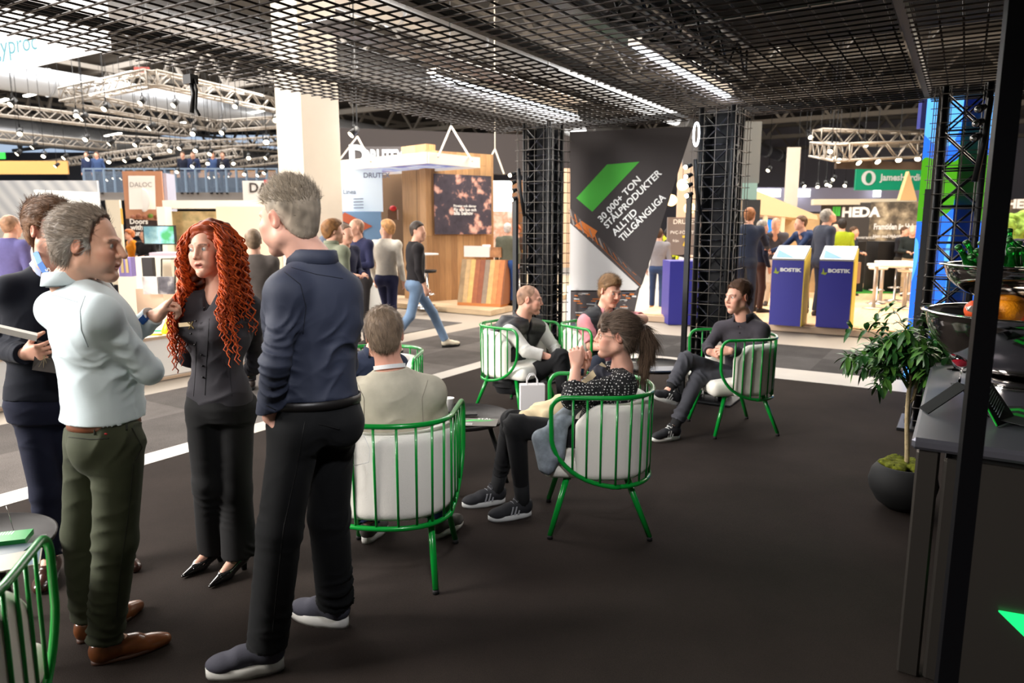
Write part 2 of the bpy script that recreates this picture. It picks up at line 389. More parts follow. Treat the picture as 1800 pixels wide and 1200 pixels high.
def carpet(name, col, amp, tile=0., scale=300, mottle=.25):
    m = bpy.data.materials.new(name); m.use_nodes = True; nt = m.node_tree; b = nt.nodes['Principled BSDF']; N = nt.nodes.new; L = nt.links.new
    tc = N('ShaderNodeTexCoord'); n = N('ShaderNodeTexNoise'); n.inputs['Scale'].default_value = scale; n.inputs['Detail'].default_value = 2; L(tc.outputs['Object'], n.inputs[0])
    n2 = N('ShaderNodeTexNoise'); n2.inputs['Scale'].default_value = 1.6; n2.inputs['Detail'].default_value = 8; n2.inputs['Roughness'].default_value = .65; L(tc.outputs['Object'], n2.inputs[0])
    mr = N('ShaderNodeMapRange'); mr.inputs[1].default_value = .3; mr.inputs[2].default_value = .7; mr.inputs[3].default_value = 1 - amp; mr.inputs[4].default_value = 1 + amp; L(n.outputs[0], mr.inputs[0])
    mr2 = N('ShaderNodeMapRange'); mr2.inputs[1].default_value = .3; mr2.inputs[2].default_value = .7; mr2.inputs[3].default_value = 1 - mottle; mr2.inputs[4].default_value = 1 + mottle; L(n2.outputs[0], mr2.inputs[0])
    mm = N('ShaderNodeMath'); mm.operation = 'MULTIPLY'; L(mr.outputs[0], mm.inputs[0]); L(mr2.outputs[0], mm.inputs[1]); f = mm.outputs[0]
    if tile:
        ch = N('ShaderNodeTexChecker'); ch.inputs['Scale'].default_value = 1 / tile; ch.inputs[1].default_value = (.82, .82, .82, 1); ch.inputs[2].default_value = (1.12, 1.12, 1.12, 1); L(tc.outputs['Object'], ch.inputs[0])
        m3 = N('ShaderNodeMix'); m3.data_type = 'RGBA'; m3.blend_type = 'MULTIPLY'; m3.inputs[0].default_value = 1; L(ch.outputs[0], m3.inputs[6]); L(f, m3.inputs[7]); f = m3.outputs[2]
    mx = N('ShaderNodeMix'); mx.data_type = 'RGBA'; mx.blend_type = 'MULTIPLY'; mx.inputs[0].default_value = 1; mx.inputs[6].default_value = (*col, 1); L(f, mx.inputs[7])
    L(mx.outputs[2], b.inputs['Base Color']); b.inputs['Roughness'].default_value = .92; b.inputs['Specular IOR Level'].default_value = .06
    bp = N('ShaderNodeBump'); bp.inputs['Strength'].default_value = .5; bp.inputs['Distance'].default_value = .004; L(n.outputs[0], bp.inputs['Height']); L(bp.outputs[0], b.inputs['Normal']); return m
# ================================================================ the setting
def slab(name, x0, x1, y0, y1, z0, z1, m, kind='structure'):
    o = MB().box(((x0 + x1) / 2, (y0 + y1) / 2, (z0 + z1) / 2), (x1 - x0, y1 - y0, z1 - z0)).build(name, m); o['kind'] = kind; return o
slab('floor', -90, 45, -8, 95, -.10, -.012, cmat('concrete_floor', 160, 150, 138, rough=.5, var=.08, vscale=.8))
slab('floor_stand_carpet', -4.82, 4.0, -3.5, 8.2, -.02, 0, carpet('stand_carpet', srgb(45, 39, 36), .22, mottle=.16, scale=260))
slab('floor_aisle_carpet', -6.88, -5.05, -7, 10.7, -.02, -.002, carpet('aisle_carpet', srgb(90, 85, 82), .35, tile=1.0, scale=170))
slab('floor_cross_aisle_carpet', -6.879, 8, 8.84, 10.7, -.0199, -.003, carpet('cross_carpet', srgb(70, 68, 68), .25, tile=1.0, scale=170))
slab('floor_far_aisle_carpet', -11.5, -7.44, 8.4, 10.15, -.0198, -.003, carpet('far_carpet', srgb(92, 88, 86), .25, tile=1.0, scale=170))
slab('trim_1', -5.05, -4.82, -3.5, 8.84, -.02, .003, cmat('white_vinyl', 172, 166, 158, rough=.45, var=.05, vscale=3))
slab('trim_2', -4.82, 8, 8.2, 8.84, -.02, .003, cmat('white_vinyl', 172, 166, 158, rough=.35, var=.06, vscale=3))
# hall shell
slab('ceiling', -90, 45, -8, 95, 11.0, 11.3, cmat('hall_ceiling', 98, 94, 90, rough=.9))
slab('wall_back', -90, 45, 70, 70.4, 0, 11, cmat('hall_wall', 150, 148, 160, rough=.8))
slab('wall_left', -90.4, -90, -8, 70, 0, 11, cmat('hall_wall2', 150, 156, 170, rough=.8))
slab('wall_right', 14, 14.4, -8, 70, 0, 11, cmat('hall_wall3', 90, 92, 92, rough=.8))
slab('wall_front', -60, 14, -8.4, -8, 0, 11, cmat('wall_dark', 60, 60, 62, rough=.9))
slab('wall_unseen_right', 2.95, 3.05, -3.4, 6.3, 0, 2.7, cmat('stand_wall_black', 24, 24, 26, rough=.8))  # unseen wall, added to keep stray light off the right side
slab('wall_stand_front', -3.2, 3.05, -3.5, -3.4, 0, 2.7, cmat('stand_wall_black', 24, 24, 26, rough=.8))  # unseen too, added to block light from behind the camera
# hall roof girders, ducts
def lattice(name, a, b, w, h, r, n, m, label, cat, group, tri=False, parent=None):
    """box lattice truss from a to b, chords r, n bays; depth h hangs below"""
    a = np.array(a, float); b = np.array(b, float); d = b - a; L = np.linalg.norm(d); t = d / L
    s = nrm(np.cross(t, UP)); u = np.cross(s, t)
    def pt(k, x, y): return a + d * k + s * x * w / 2 + u * y * h / 2
    mb = MB()
    cor = [(-1, -1), (1, -1), (1, 1), (-1, 1)]
    for c in cor: mb.cyl(pt(0, *c), pt(1, *c), r, n=6)
    rr = r * .55
    for i in range(n + 1):
        for q in range(4): mb.cyl(pt(i / n, *cor[q]), pt(i / n, *cor[(q + 1) % 4]), rr, n=4) if i in (0, n) else None
    for i in range(n):
        for q in range(4):
            c0, c1 = cor[q], cor[(q + 1) % 4]
            if i % 2: c0, c1 = c1, c0
            mb.cyl(pt(i / n, *c0), pt((i + 1) / n, *c1), rr, n=4)
    o = mb.build(name, m, parent)
    if parent is None: tag(o, label, cat, group)
    return o
girm = cmat('girder_paint', 140, 134, 126, rough=.7)
for i, y in enumerate(range(6, 70, 9)):
    mb = MB()
    for z in (8.6, 10.6): mb.bar((-80, y, z), (13, y, z), .28)
    for k in range(31):
        x = -80 + 3 * k; mb.bar((x, y, 8.6), (x + 1.5, y, 10.6), .16); mb.bar((x + 1.5, y, 10.6), (x + 3, y, 8.6), .16)
    o = mb.build('ceiling_girder', girm); o['kind'] = 'structure'
for i, x in enumerate(range(-78, 12, 10)):
    o = MB().bar((x, -6, 9.6), (x, 69, 9.6), .22).bar((x, -6, 10.6), (x, 69, 10.6), .22).build('ceiling_beam', girm); o['kind'] = 'structure'
duct = cmat('duct_zinc', 186, 190, 196, rough=.35, metal=.6)
ORD = 'first second third fourth fifth sixth seventh eighth ninth tenth eleventh twelfth thirteenth fourteenth fifteenth sixteenth seventeenth eighteenth nineteenth twentieth'.split() + ['one more'] * 20
for di, (x, r_) in enumerate(((-52, .8), (-33, .55), (-20, .7), (-14, .45), (7, .5))):
    mb = MB(); mb.cyl((x, -6, 7.6), (x, 66, 7.6), r_, n=20)
    for y in range(-4, 66, 4): mb.cyl((x, y, 7.6), (x, y + .08, 7.6), r_ + .03, n=20)
    tag(mb.build('air_duct', duct), ORD[di] + ' round zinc air duct from the left under the hall roof', 'duct', 'air ducts under the hall roof')
# hall columns
def hall_column(p0, p1, h, label):
    a = PZ(*p0); b = PZ(*p1); w = np.linalg.norm(b - a); c = (a + b) / 2
    o = MB().box((a[0] + w * .325, a[1] + w * .44, h / 2), (w * .65, w * .88, h), rz=0).build('wall_column', M['offwhite']); o['kind'] = 'structure'; return o
# ================================================================ the mesh canopy
CZ = 2.76
def mesh_panel(x0, x1, y0, y1, z, pitch=.11, r=.0058, pxy=None):
    nx = int(round((x1 - x0) / pitch)); ny = int(round((y1 - y0) / pitch))
    xb = [x0 + i * pitch for i in range(nx + 1)]; yb = [y0 + i * pitch for i in range(ny + 1)]
    mb = MB()
    for y in yb: mb.tube([(x0 - .03, y, z - r), (xb[-1] + .03, y, z - r)], r, 6)
    for x in xb: mb.tube([(x, y0 - .03, z + r), (x, yb[-1] + .03, z + r)], r, 6)
    return mb.build('rebar_mesh_panel', M['bar'])
panels = []
for (xa, xb_, za) in ((-4.20, -2.53, 0.), (-2.42, -.44, .0), (-.33, 1.43, .0), (1.5, 3.3, 0)):
    for (ya, yb_) in ((-.6, 1.71), (1.75, 4.61), (4.66, 7.46)):
        if xa > 1: continue
        panels.append((xa, xb_, ya, yb_, CZ + za + (.012 if ya == 1.75 else 0)))
names = {(-4.20, 4.66): 'steel mesh canopy panel at the far left, over the leftmost truss column', (-4.20, 1.75): 'steel mesh canopy panel above the standing group, left edge of the canopy',
 (-4.20, -.6): 'nearest left steel mesh canopy panel, cut by the top of the photo', (-2.42, 4.66): 'steel mesh canopy panel carrying the bright strip beside the middle truss column',
 (-2.42, 1.75): 'steel mesh canopy panel overhead in the middle, in front of the bright strips', (-2.42, -.6): 'nearest middle steel mesh canopy panel, overhead of the camera',
 (-.33, 4.66): 'steel mesh canopy panel over the right truss column, green lit', (-.33, 1.75): 'steel mesh canopy panel over the steel counter, green lit', (-.33, -.6): 'nearest right steel mesh canopy panel behind the black post'}
for a in panels:
    tag(mesh_panel(*a), names[(a[0], a[2])], 'mesh panel', 'steel mesh panels of the canopy')
# second layer: narrow overlapping strip along the left edge
tag(mesh_panel(-4.80, -4.25, -.6, 7.44, CZ + .025, pitch=.11), 'narrow strip of steel mesh along the left canopy edge', 'mesh panel', 'steel mesh panels of the canopy')
# black rails under the mesh seams and canopy frame above it
for x, lab in ((-4.24, 'black rail above the left canopy edge'), (-2.475, 'grey rail along the open seam left of the middle truss column'), (-.385, 'grey rail along the open seam by the right truss column')):
    o = MB().box((x, 3.4, CZ + .05), (.05, 8.1, .05)).build('canopy_rail', M['black'] if x < -4 else cmat('rail_grey', 92, 90, 86, rough=.6)); tag(o, lab, 'rail')
o = MB().box((-1.7, 7.40, CZ + .05), (6.1, .06, .06)).build('canopy_rail', M['black']); tag(o, 'black rail along the back edge of the mesh canopy', 'rail')
# black lattice trusses above the mesh, along both directions
TG = 'black lattice trusses carrying the mesh canopy'
btr = cmat('black_truss', 34, 34, 36, rough=.4, metal=.5)
for x in (-2.02, .62):
    lattice('canopy_truss', (x, -1, CZ + .42), (x, 7.1, CZ + .42), .28, .28, .024, 26, btr, {-2.02: 'lattice truss above the mesh, running over the middle truss column', 0.62: 'lattice truss above the mesh right of the grey rail, green lit'}[x], 'truss', TG)
tag(MB().box((.10, 3.6, 3.36), (5.9, 7.5, .02)).build('roof_cloth', cmat('roof_cloth', 26, 26, 28, rough=.9)), 'dark cloth roof stretched above the mesh canopy', 'cloth roof')
for k, y in enumerate((.6, 2.4, 4.2, 6.0)): tag(MB().bar((-2.8, y, 3.32), (3.0, y, 3.32), .03).build('roof_batten', cmat('batten_grey', 90, 92, 96, rough=.4, metal=.5)), ('nearest', 'second', 'third', 'farthest')[k] + ' crosswise batten under the dark cloth roof', 'batten', 'battens under the cloth roof')
# LED strips lying on the mesh
for x, y0, y1, lab in ((-3.52, 4.45, 6.78, 'bright cool LED strip lamp nearer the leftmost truss column'), (-1.88, 4.45, 6.56, 'bright cool LED strip lamp ending at the middle truss column')):
    root = empty('led_strip_lamp', (x, (y0 + y1) / 2, CZ + .02), 0, lab, 'lamp')
    MB().box((x, (y0 + y1) / 2, CZ + .075), (.10, y1 - y0, .05), bev=.005).build('housing', M['alu'], root)
    MB().box((x, (y0 + y1) / 2, CZ + .045), (.06, y1 - y0 - .05, .012)).build('diffuser', emat('led_cool', (.85, .92, 1), 6.), root)
    MB().box((x - .35, (y0 + y1) / 2, CZ + .30), (.30, y1 - y0 + 1.6, .004)).build('reflector', mat('polished_sheet', (.6, .64, .7), rough=.3, metal=1.), root)
# cable clamps hanging off the mesh edge
def clamp_light(p, label, scale=1.):
    root = empty('hoist_clamp', tuple(p), 0, label, 'clamp')
    x, y, z = p; s = scale
    MB().box((x, y, z), (.07 * s, .05 * s, .05 * s)).tube([(x, y, z), (x + .02 * s, y, z - .08 * s), (x - .01 * s, y, z - .18 * s)], .014 * s, 6).build('clamp_body', M['black'], root)
    MB().tube([(x + .03 * s, y, z), (x + .05 * s, y, z - .06 * s), (x + .03 * s, y, z - .16 * s), (x + .06 * s, y, z - .2 * s)], .008 * s, 6).build('strap', M['rubber'], root)
clamp_light(PZ(335, 140, CZ - .01), 'black clamp with dangling straps on the left canopy edge', 1.3)
# ================================================================ truss columns wrapped in mesh
def truss_column(x0, label, back='fabric'):
    w, d, y0 = .37, .38, 6.68
    root = empty('truss_column', (x0 + w / 2, y0 + d / 2, 0), 0, label, 'column', 'black truss columns wrapped in steel mesh')
    cx, cy = x0 + w / 2, y0 + d / 2; H = CZ
    MB().box((cx, cy, .012), (.55, .55, .024), bev=.004).build('base_plate', M['black'], root)
    mb = MB(); q = .145
    for sx in (-q, q):
        for sy in (-q, q): mb.cyl((cx + sx, cy + sy, .02), (cx + sx, cy + sy, H), .025, n=10)
    mb.build('chords', M['black'], root)
    mb = MB(); n = 9
    for k in range(n):
        z0, z1 = .1 + k * .29, .1 + (k + 1) * .29
        for a, b in (((-q, -q), (q, -q)), ((q, -q), (q, q)), ((-q, q), (q, q)), ((-q, -q), (-q, q))):
            A = (cx + a[0], cy + a[1]); B = (cx + b[0], cy + b[1])
            mb.cyl((*A, z0), (*B, z1), .008, n=5); mb.cyl((*B, z0), (*A, z1), .008, n=5)
            mb.cyl((*A, z1), (*B, z1), .008, n=5)
    mb.build('braces', cmat('brace_steel', 44, 44, 50, rough=.3, metal=.8), root)
    if back == 'fabric':
        MB().box((cx, cy + .10, H / 2), (.25, .012, H - .1)).box((cx - .12, cy, H / 2), (.012, .20, H - .1)).box((cx + .03, cy - .02, H / 2), (.14, .12, H - .1)).build('cloth_lining', M['fabric_black'], root)
    # four mesh faces
    for k, (ax, o_) in enumerate((('y', y0), ('x', x0 + w), ('y', y0 + d), ('x', x0))):
        mb = MB(); r = .0035
        N_ = 4
        for i in range(N_ + 1):
            t = -.03 + i * (w + .06 - .0) / N_
            if ax == 'y': mb.tube([(x0 + t, o_, .03), (x0 + t, o_, H)], r, 5)
            else: mb.tube([(o_, y0 + t, .03), (o_, y0 + t, H)], r, 5)
        for j in range(int(H / .109)):
            z = .08 + j * .109; e = .05
            if ax == 'y': mb.tube([(x0 - e, o_ - r * 2, z), (x0 + w + e, o_ - r * 2, z)], r, 5)
            else: mb.tube([(o_ + r * 2, y0 - e, z), (o_ + r * 2, y0 + d + e, z)], r, 5)
        mb.build('mesh_face', cmat('column_mesh', 112, 106, 100, rough=.45, metal=.5), root)
    MB().box((cx - .2, y0 - .06, 1.02), (.045, .045, 1.9)).build('upright', cmat('upright_grey', 44, 44, 46, rough=.5), root)
    return root
truss_column(-4.11, 'leftmost truss column wrapped in steel mesh, behind the man in the black vest')
truss_column(-2.20, 'middle truss column wrapped in steel mesh, right of the triangular banner')
truss_column(-.27, 'right truss column wrapped in steel mesh, in front of the blue light wall', back=None)
def spot_string(p, label, n=4, lean=.07, s=1., lit=True):
    root = empty('spot_string', tuple(p), 0, label, 'spotlights', 'small spot strings on the truss columns')
    x, y, z = p
    MB().tube([(x, y, z), (x + lean * .3, y, z - .25 * s), (x + lean, y, z - .5 * s)], .018 * s, 8).build('pole', M['black'], root)
    for i in range(n):
        c = np.array((x + lean * .1 * i - .03 * s, y - .02, z - .05 * s - i * .085 * s))
        h = MB().cyl(c, c + np.array((-.03, -.05, -.02)) * s, .018 * s, .026 * s, n=12).build('spot_head', M['black'], root)
        MB().ball(c + np.array((-.032, -.055, -.022)) * s, .02 * s, 12).build('bulb', M['glow'] if lit else M['chrome'], h)
spot_string(PY(912, 296, 6.6), 'string of small lit spotlights on the leftmost truss column')
spot_string(PY(1222, 280, 6.55), 'string of small lit spotlights on the middle truss column')
spot_string(PY(1742, 172, 6.5), 'string of unlit spotlights on the right truss column', n=3, s=1.2, lean=-.05, lit=False)
ov = PY(1224, 236, 6.5)
MB().tube([ov + np.array((.025 * math.cos(t), 0, .10 * math.sin(t))) for t in np.linspace(0, 6.283, 25)[:-1]], .008, 8, closed=True).build('ring_lamp', M['glowc']); tag(bpy.data.objects['ring_lamp'], 'glowing white oval lamp at the top of the middle truss column', 'lamp')
# ================================================================ triangular banner
BY = 7.62
def bp(x, y, dy=0): return PY(x, y, BY - dy)
ban = MB()
ink = cmat('banner_ink', 58, 52, 52, rough=.75, var=.05, vscale=3); bgreen = cmat('banner_green', 70, 172, 56, rough=.75); bgrey = cmat('banner_grey', 214, 210, 208, rough=.75)
wht = cmat('print_white', 240, 240, 238, rough=.7)
outline = [(1002, 232), (1218, 222), (1129, 498), (1124, 507), (1115, 548), (1106, 590), (1002, 600)]
ban.prism([bp(*q) for q in outline], (0, .006, 0), 0)
ban.prism([bp(x, y, .001) for x, y in ((1013, 348), (1067, 289), (1124, 284), (1041, 372))], (0, .001, 0), 1)
ban.prism([bp(x, y, .001) for x, y in ((1002, 392), (1123, 504), (1116, 512), (1002, 512))], (0, .001, 0), 2)
# photo strip of a glazed facade: lattice of orange and grey bars
ban.prism([bp(x, y, .001) for x, y in ((1002, 366), (1128, 490), (1126, 507), (1002, 392))], (0, .001, 0), 4)
for k in range(14):
    t = k / 14; x, y = 1002 + 118 * t, 368 + 118 * t
    ban.bar(bp(x, y, .003), bp(x + 7, y + 24 * (1 - t) + 4, .003), .012 if k % 3 else .02, .003, 5 if k % 2 else 6)
ban.bar(bp(1003, 380, .003), bp(1126, 502, .003), .02, .003, 5)
ban.prism([bp(x, y, .0025) for x, y in ((1010, 396), (1022, 388), (1050, 406), (1042, 420))], (0, .001, 0), 5)
# photo of stacked steel bars below
ban.prism([bp(x, y, .001) for x, y in ((1002, 510), (1122, 510), (1115, 548), (1108, 588), (1002, 598))], (0, .001, 0), 4)
rr_ = random.Random(4)
for k in range(120):
    y = 514 + rr_.random() * 78; xm = 1121 - (y - 510) * .19; x = 1004 + rr_.random() * (xm - 1020); w = 4 + rr_.random() * 14
    ban.prism([bp(x, y, .002), bp(min(x + w, xm), y, .002), bp(min(x + w, xm), y + 1.4 + rr_.random() * 2, .002), bp(x, y + 1.4, .002)], (0, .0005, 0), rr_.choice([5, 5, 6, 7, 2]))
a_, b_ = bp(1055, 388), bp(1120, 320); rt_ = nrm(b_ - a_); up_ = nrm(np.cross(rt_, (0, 1, 0))); up_ = up_ if up_[2] > 0 else -up_
for txt, (x, y), x2 in (('30 000+ TON', (1057, 391), (1127, 317)), ('STÅLPRODUKTER', (1067, 402), (1164, 305)), ('ALLTID', (1081, 415), (1121, 374)), ('TILLGÄNGLIGA', (1094, 425), (1171, 348))):
    A = bp(x, y, .004); B = bp(*x2, .004); r0 = nrm(B - A); u0 = np.cross(r0, np.array([0, 1., 0])); u0 = u0 if u0[2] > 0 else -u0
    V, F = text_mesh(txt, 1., .025); w = V[:, 0].max() - V[:, 0].min()
    L_ = np.linalg.norm(B - A)
    ban.add(A + np.outer((V[:, 0] - V[:, 0].min()) * L_ / w, r0) + np.outer(V[:, 1] * .108, u0), F, 3)
o = ban.build('hanging_banner', [ink, bgreen, bgrey, wht, cmat('facade_dark', 74, 66, 66, rough=.7), cmat('bar_orange', 214, 120, 50, rough=.7), cmat('bar_grey', 150, 140, 134, rough=.7), cmat('bar_blue', 70, 84, 110, rough=.7)])
tag(o, 'dark triangular banner with green parallelogram and white Swedish text', 'banner')
# white tube lamp leaning behind left column
o = MB().cyl(PY(1000, 502, 7.5), PY(998, 640, 7.5), .02, n=10).build('light_tube', emat('tube_white', (1, 1, 1), 1.6)); tag(o, 'white upright light tube beside the leftmost truss column', 'lamp')
# black post nearest the camera
pb = P(1726.5, 600, 2.05)
o = MB().box((pb[0], pb[1], 1.42), (.0535, .0535, 2.84), rz=YAW * 0 + R(10)).build('black_post', cmat('post_black', 8, 8, 11, rough=.5, spec=.15)); tag(o, 'square black steel post in front of the metal counter', 'post')
# ================================================================ steel counter, bowls, bottles
steel = mat('brushed_steel', (.30, .295, .30), rough=.34, metal=.9, bump=.03, bscale=60)
steel_d = mat('dark_steel', srgb(74, 70, 66), rough=.42, metal=.75)
root = empty('steel_counter', (.9, 4.4, 0), 0, 'stainless steel bar counter beside the potted plant', 'counter')
CX0, CY0, CY1, CT = -.105, 2.87, 6.1, .93
MB().box(((CX0 + 2.6) / 2, (CY0 + CY1) / 2, CT - .022), (2.6 - CX0, CY1 - CY0, .044), bev=.012).build('counter_top', mat('counter_steel', srgb(112, 112, 122), rough=.3, metal=.7), root)
MB().box(((CX0 + 2.6) / 2 + .06, (CY0 + CY1) / 2 + .03, (CT - .05) / 2), (2.6 - CX0 - .1, CY1 - CY0 - .08, CT - .05)).build('body', cmat('carcass_black', 22, 22, 22, rough=.7), root)
MB().box((CX0 + .055, CY0 + .045, (CT - .05) / 2), (.075, .05, CT - .05), bev=.008).build('corner_post', steel_d, root)
MB().box((CX0 + .105 + 1.1, CY0 + .045, (CT - .07) / 2), (2.2, .04, CT - .07), bev=.01).build('front_panel', steel_d, root)
MB().prism([PY(x, y, CY0 + .018) for x, y in ((1755, 1072), (1860, 1090), (1830, 1140), (1799, 1115))], (0, -.012, 0)).build('neon_sign', emat('neon_green', (0, .9, .18), 1.1), root)
def rot_lathe(profile, c, n=48): return MB().lathe(profile, c, n)
bowlm = mat('bowl_steel', (.58, .56, .54), rough=.09, metal=1., bump=.02, bscale=14)
def bowl(c, r, depth, label, stand=None):
    c = np.array(c, float); pr = []; n = 14
    for i in range(n + 1): a = math.pi / 2 * i / n; pr.append((max(.0005, r * math.sin(a)), -depth * math.cos(a)))
    outer = pr; inner = [(x * .97, z + .004) for x, z in pr][::-1]
    mb = MB().lathe(outer + [(r + .022, .002), (r + .024, .008), (r + .004, .012)] + inner, c, 64)
    o = mb.build('serving_bowl', [bowlm]); return tag(o, label, 'bowl', 'steel bowls on the counter')
B1 = P(1800, 552, 3.35); B1 = B1 - np.array([0, 0, 0]); r1 = .40
B2 = P(1795, 468, 3.35); r2 = .31
bl = bowl(B1, r1, .30, 'wide lower steel bowl full of citrus fruit on the counter')
MB().lathe([(.17, CT - B1[2] + .002), (.17, CT - B1[2] + .02), (.10, CT - B1[2] + .06), (.09, -.30), (.06, -.295)], B1, 32).build('foot', [bowlm], bl)
bt = bowl(B2, r2, .175, 'upper steel bowl packed with green bottles, above the citrus bowl')
MB().lathe([(.03, -.17), (.022, -.18), (.022, B1[2] - B2[2] - .28), (.03, B1[2] - B2[2] - .30)], B2, 24).build('stem', [bowlm], bt)
def frame_z(z):
    z = nrm(z); x = nrm(np.cross((0, 1, 0), z)); return np.array([x, np.cross(z, x), z]).T
gglass = mat('bottle_glass', srgb(20, 130, 40), rough=.05, trans=.75, ior=1.45, spec=.6)
def bottle(c, dz, label):
    Q = frame_z(dz)
    pr = [(.002, 0), (.028, 0), (.0305, .006), (.0305, .10), (.027, .125), (.016, .155), (.0128, .19), (.0128, .205), (.0145, .207), (.0145, .216), (.0125, .218)]
    mb = MB(); mb.T = (Q, np.array(c, float)); mb.lathe(pr, (0, 0, 0), 20); o = mb.build('green_bottle', gglass)
    m2 = MB(); m2.T = (Q, np.array(c, float)); m2.lathe([(.0145, .213), (.0155, .214), (.0148, .226), (.010, .229), (.0005, .2295)], (0, 0, 0), 20).build('cap', mat('bottle_cap', srgb(60, 110, 60), rough=.35, metal=.7), o)
    return tag(o, label, 'bottle', 'green bottles in the upper bowl')
rb = random.Random(3)
bts = [(1683, 432, 0, 'green bottle at the left rim of the upper bowl'), (1697, 423, .03, 'tall green bottle second from the left rim of the upper bowl'), (1704, 450, .4, 'green bottle lying low between the two leftmost upright ones'),
 (1716, 438, .05, 'green bottle left of the black post, upright'), (1722, 424, .35, 'green bottle leaning left against the black post'), (1774, 402, 0, 'tallest green bottle, right of the black post'), (1771, 420, .6, 'green bottle leaning across in front of the tallest one'),
 (1778, 436, 0, 'green bottle upright just right of the black post'), (1792, 424, -.1, 'green bottle near the right photo edge, behind'), (1789, 436, .05, 'green bottle upright near the right photo edge')]
for i, (x, y, ti, lab) in enumerate(bts):
    t = P(x, y, 3.35 + (-.10, .06, -.12, -.02, .12, .14, -.04, -.12, .1, -.10)[i]); bpt = B2 + (t - B2) * np.array([.5, .5, 0]) + UP * -.10 + RT * ti * .45 
    dz = nrm(t - bpt); bottle(t - dz * .228, dz, lab)
for k in range(9):
    a = k * .7; c = B2 + np.array([.19 * math.cos(a), .19 * math.sin(a), -.10]) if k < 8 else B2 + np.array([0, .05, -.10])
    if proj(c)[0] > 1810: bottle(c, nrm(np.array([.1 * (-1) ** k, .08, 1])), 'green bottle deeper in the upper bowl, %s behind the front ones' % ORD[k])
orange = cmat('orange_peel', 240, 150, 20, rough=.4, bump=.4, bscale=130); pinkf = cmat('grapefruit_peel', 214, 84, 40, rough=.45, bump=.3, bscale=130)
def fruit(c, r, m, label, half=False):
    mb = MB(); mb.ball(c, (r, r, r * .95), 24); o = mb.build('citrus_fruit', m)
    MB().cyl(np.array(c) + (0, 0, r * .93), np.array(c) + (0, 0, r * .99), .004, n=6).build('stem_button', cmat('stem_green', 90, 100, 40), o)
    return tag(o, label, 'fruit', 'citrus fruit in the lower bowl')
for (x, y, dd, r, m, lab) in ((1768, 545, -.02, .075, orange, 'big orange citrus fruit right of the black post'), (1790, 535, .1, .06, pinkf, 'red grapefruit behind the big orange fruit'), (1716, 545, -.05, .05, pinkf, 'red citrus fruit just left of the black post'),
   (1800, 530, 0, .055, orange, 'orange fruit at the right photo edge'), (1745, 540, .15, .05, orange, 'orange fruit hidden behind the black post'), (1755, 552, .05, .05, pinkf, 'red citrus fruit low beside the black post'), (1835, 545, 0, .07, orange, 'orange fruit beyond the photo edge')):
    fruit(P(x, y, 3.35 + dd), r, m, lab)
o = MB().prism([P(1697, 540, 3.3), P(1716, 528, 3.35), P(1718, 552, 3.2), P(1700, 546, 3.2)], (0, .01, .004)).build('white_napkin', M['white']); tag(o, 'white folded napkin inside the lower bowl rim', 'napkin')
red = mat('red_drink', (.75, .02, .05), rough=.1, trans=.35, ior=1.33)
def coupe(c, label, liquid):
    c = np.array(c, float)
    g = MB().lathe([(.0005, 0), (.036, 0), (.037, .003), (.006, .008), (.0045, .07), (.008, .075), (.03, .09), (.046, .118), (.050, .145), (.0485, .145), (.044, .118), (.028, .093), (.0005, .080)], c, 28).build('coupe_glass', M['glass'])
    tag(g, label, 'glass', 'stemmed glasses on the counter')
    if liquid: MB().lathe([(.0005, .082), (.027, .0945), (.043, .119), (.047, .142), (.0005, .142)], c, 28).build('drink', red, g)
coupe(PZ(1686, 676, CT), 'stemmed glass with a red drink on the steel counter', True)
coupe(PZ(1678, 650, CT), 'empty stemmed glass behind the red drink', False)
coupe(PZ(1706, 655, CT), 'second empty stemmed glass half hidden by the black post', False)
def tent(a, b, ridge, col, label, lines=True):
    pass
ctop = CT + .001
def card_tent(pL, pR, apex, depth, label, txt=None):
    """folded menu tent: two leaning boards meeting in a ridge"""
    A = PZ(*pL, ctop); B = PZ(*pR, ctop); w = nrm(np.cross(UP, B - A)) * depth
    if w @ _fw < 0: w = -w
    Tp = A + (B - A) * apex[0] + UP * apex[1]; t = .004
    m = cmat('tent_black', 12, 12, 14, rough=.7, spec=.1); mb = MB()
    for q in (A, B):
        n_ = nrm(np.cross(Tp - q, w)) * t; mb.prism([q, Tp, Tp + w, q + w], n_)
    o = mb.build('menu_tent', [m, cmat('card_green', 30, 190, 60, rough=.4), wht])
    return tag(o, label, 'menu card', 'black folded menu cards')
card_tent((1632, 728), (1740, 733), (.60, .115), .10, 'black folded menu card standing left of the black post')
# leaning printed card right of the post
A = PZ(1731, 700, ctop + .10); mbx = MB(); a0, a1, a2, a3 = PZ(1738, 664, ctop + .115), PZ(1786, 735, ctop + .01), PZ(1752, 749, ctop + .005), PZ(1722, 692, ctop + .10)
mbx.prism([a0, a1, a2, a3], (0, .004, -.004)); nn = nrm(np.cross(a1 - a0, a3 - a0)); nn = nn if nn[2] > 0 else -nn
for k in range(9): mbx.bar(a0 + (a1 - a0) * (.15 + k * .06) + (a3 - a0) * .2 + nn * .001, a0 + (a1 - a0) * (.15 + k * .06) + (a3 - a0) * .8 + nn * .001, .0025, .001, 2)
mbx.bar(a3 + nn * .001, a2 + nn * .001, .005, .002, 1)
o = mbx.build('printed_card', [cmat('card_black', 24, 24, 26), cmat('card_green', 30, 190, 60), cmat('card_text', 110, 120, 130)]); tag(o, 'black printed card with a green edge leaning right of the post', 'card')
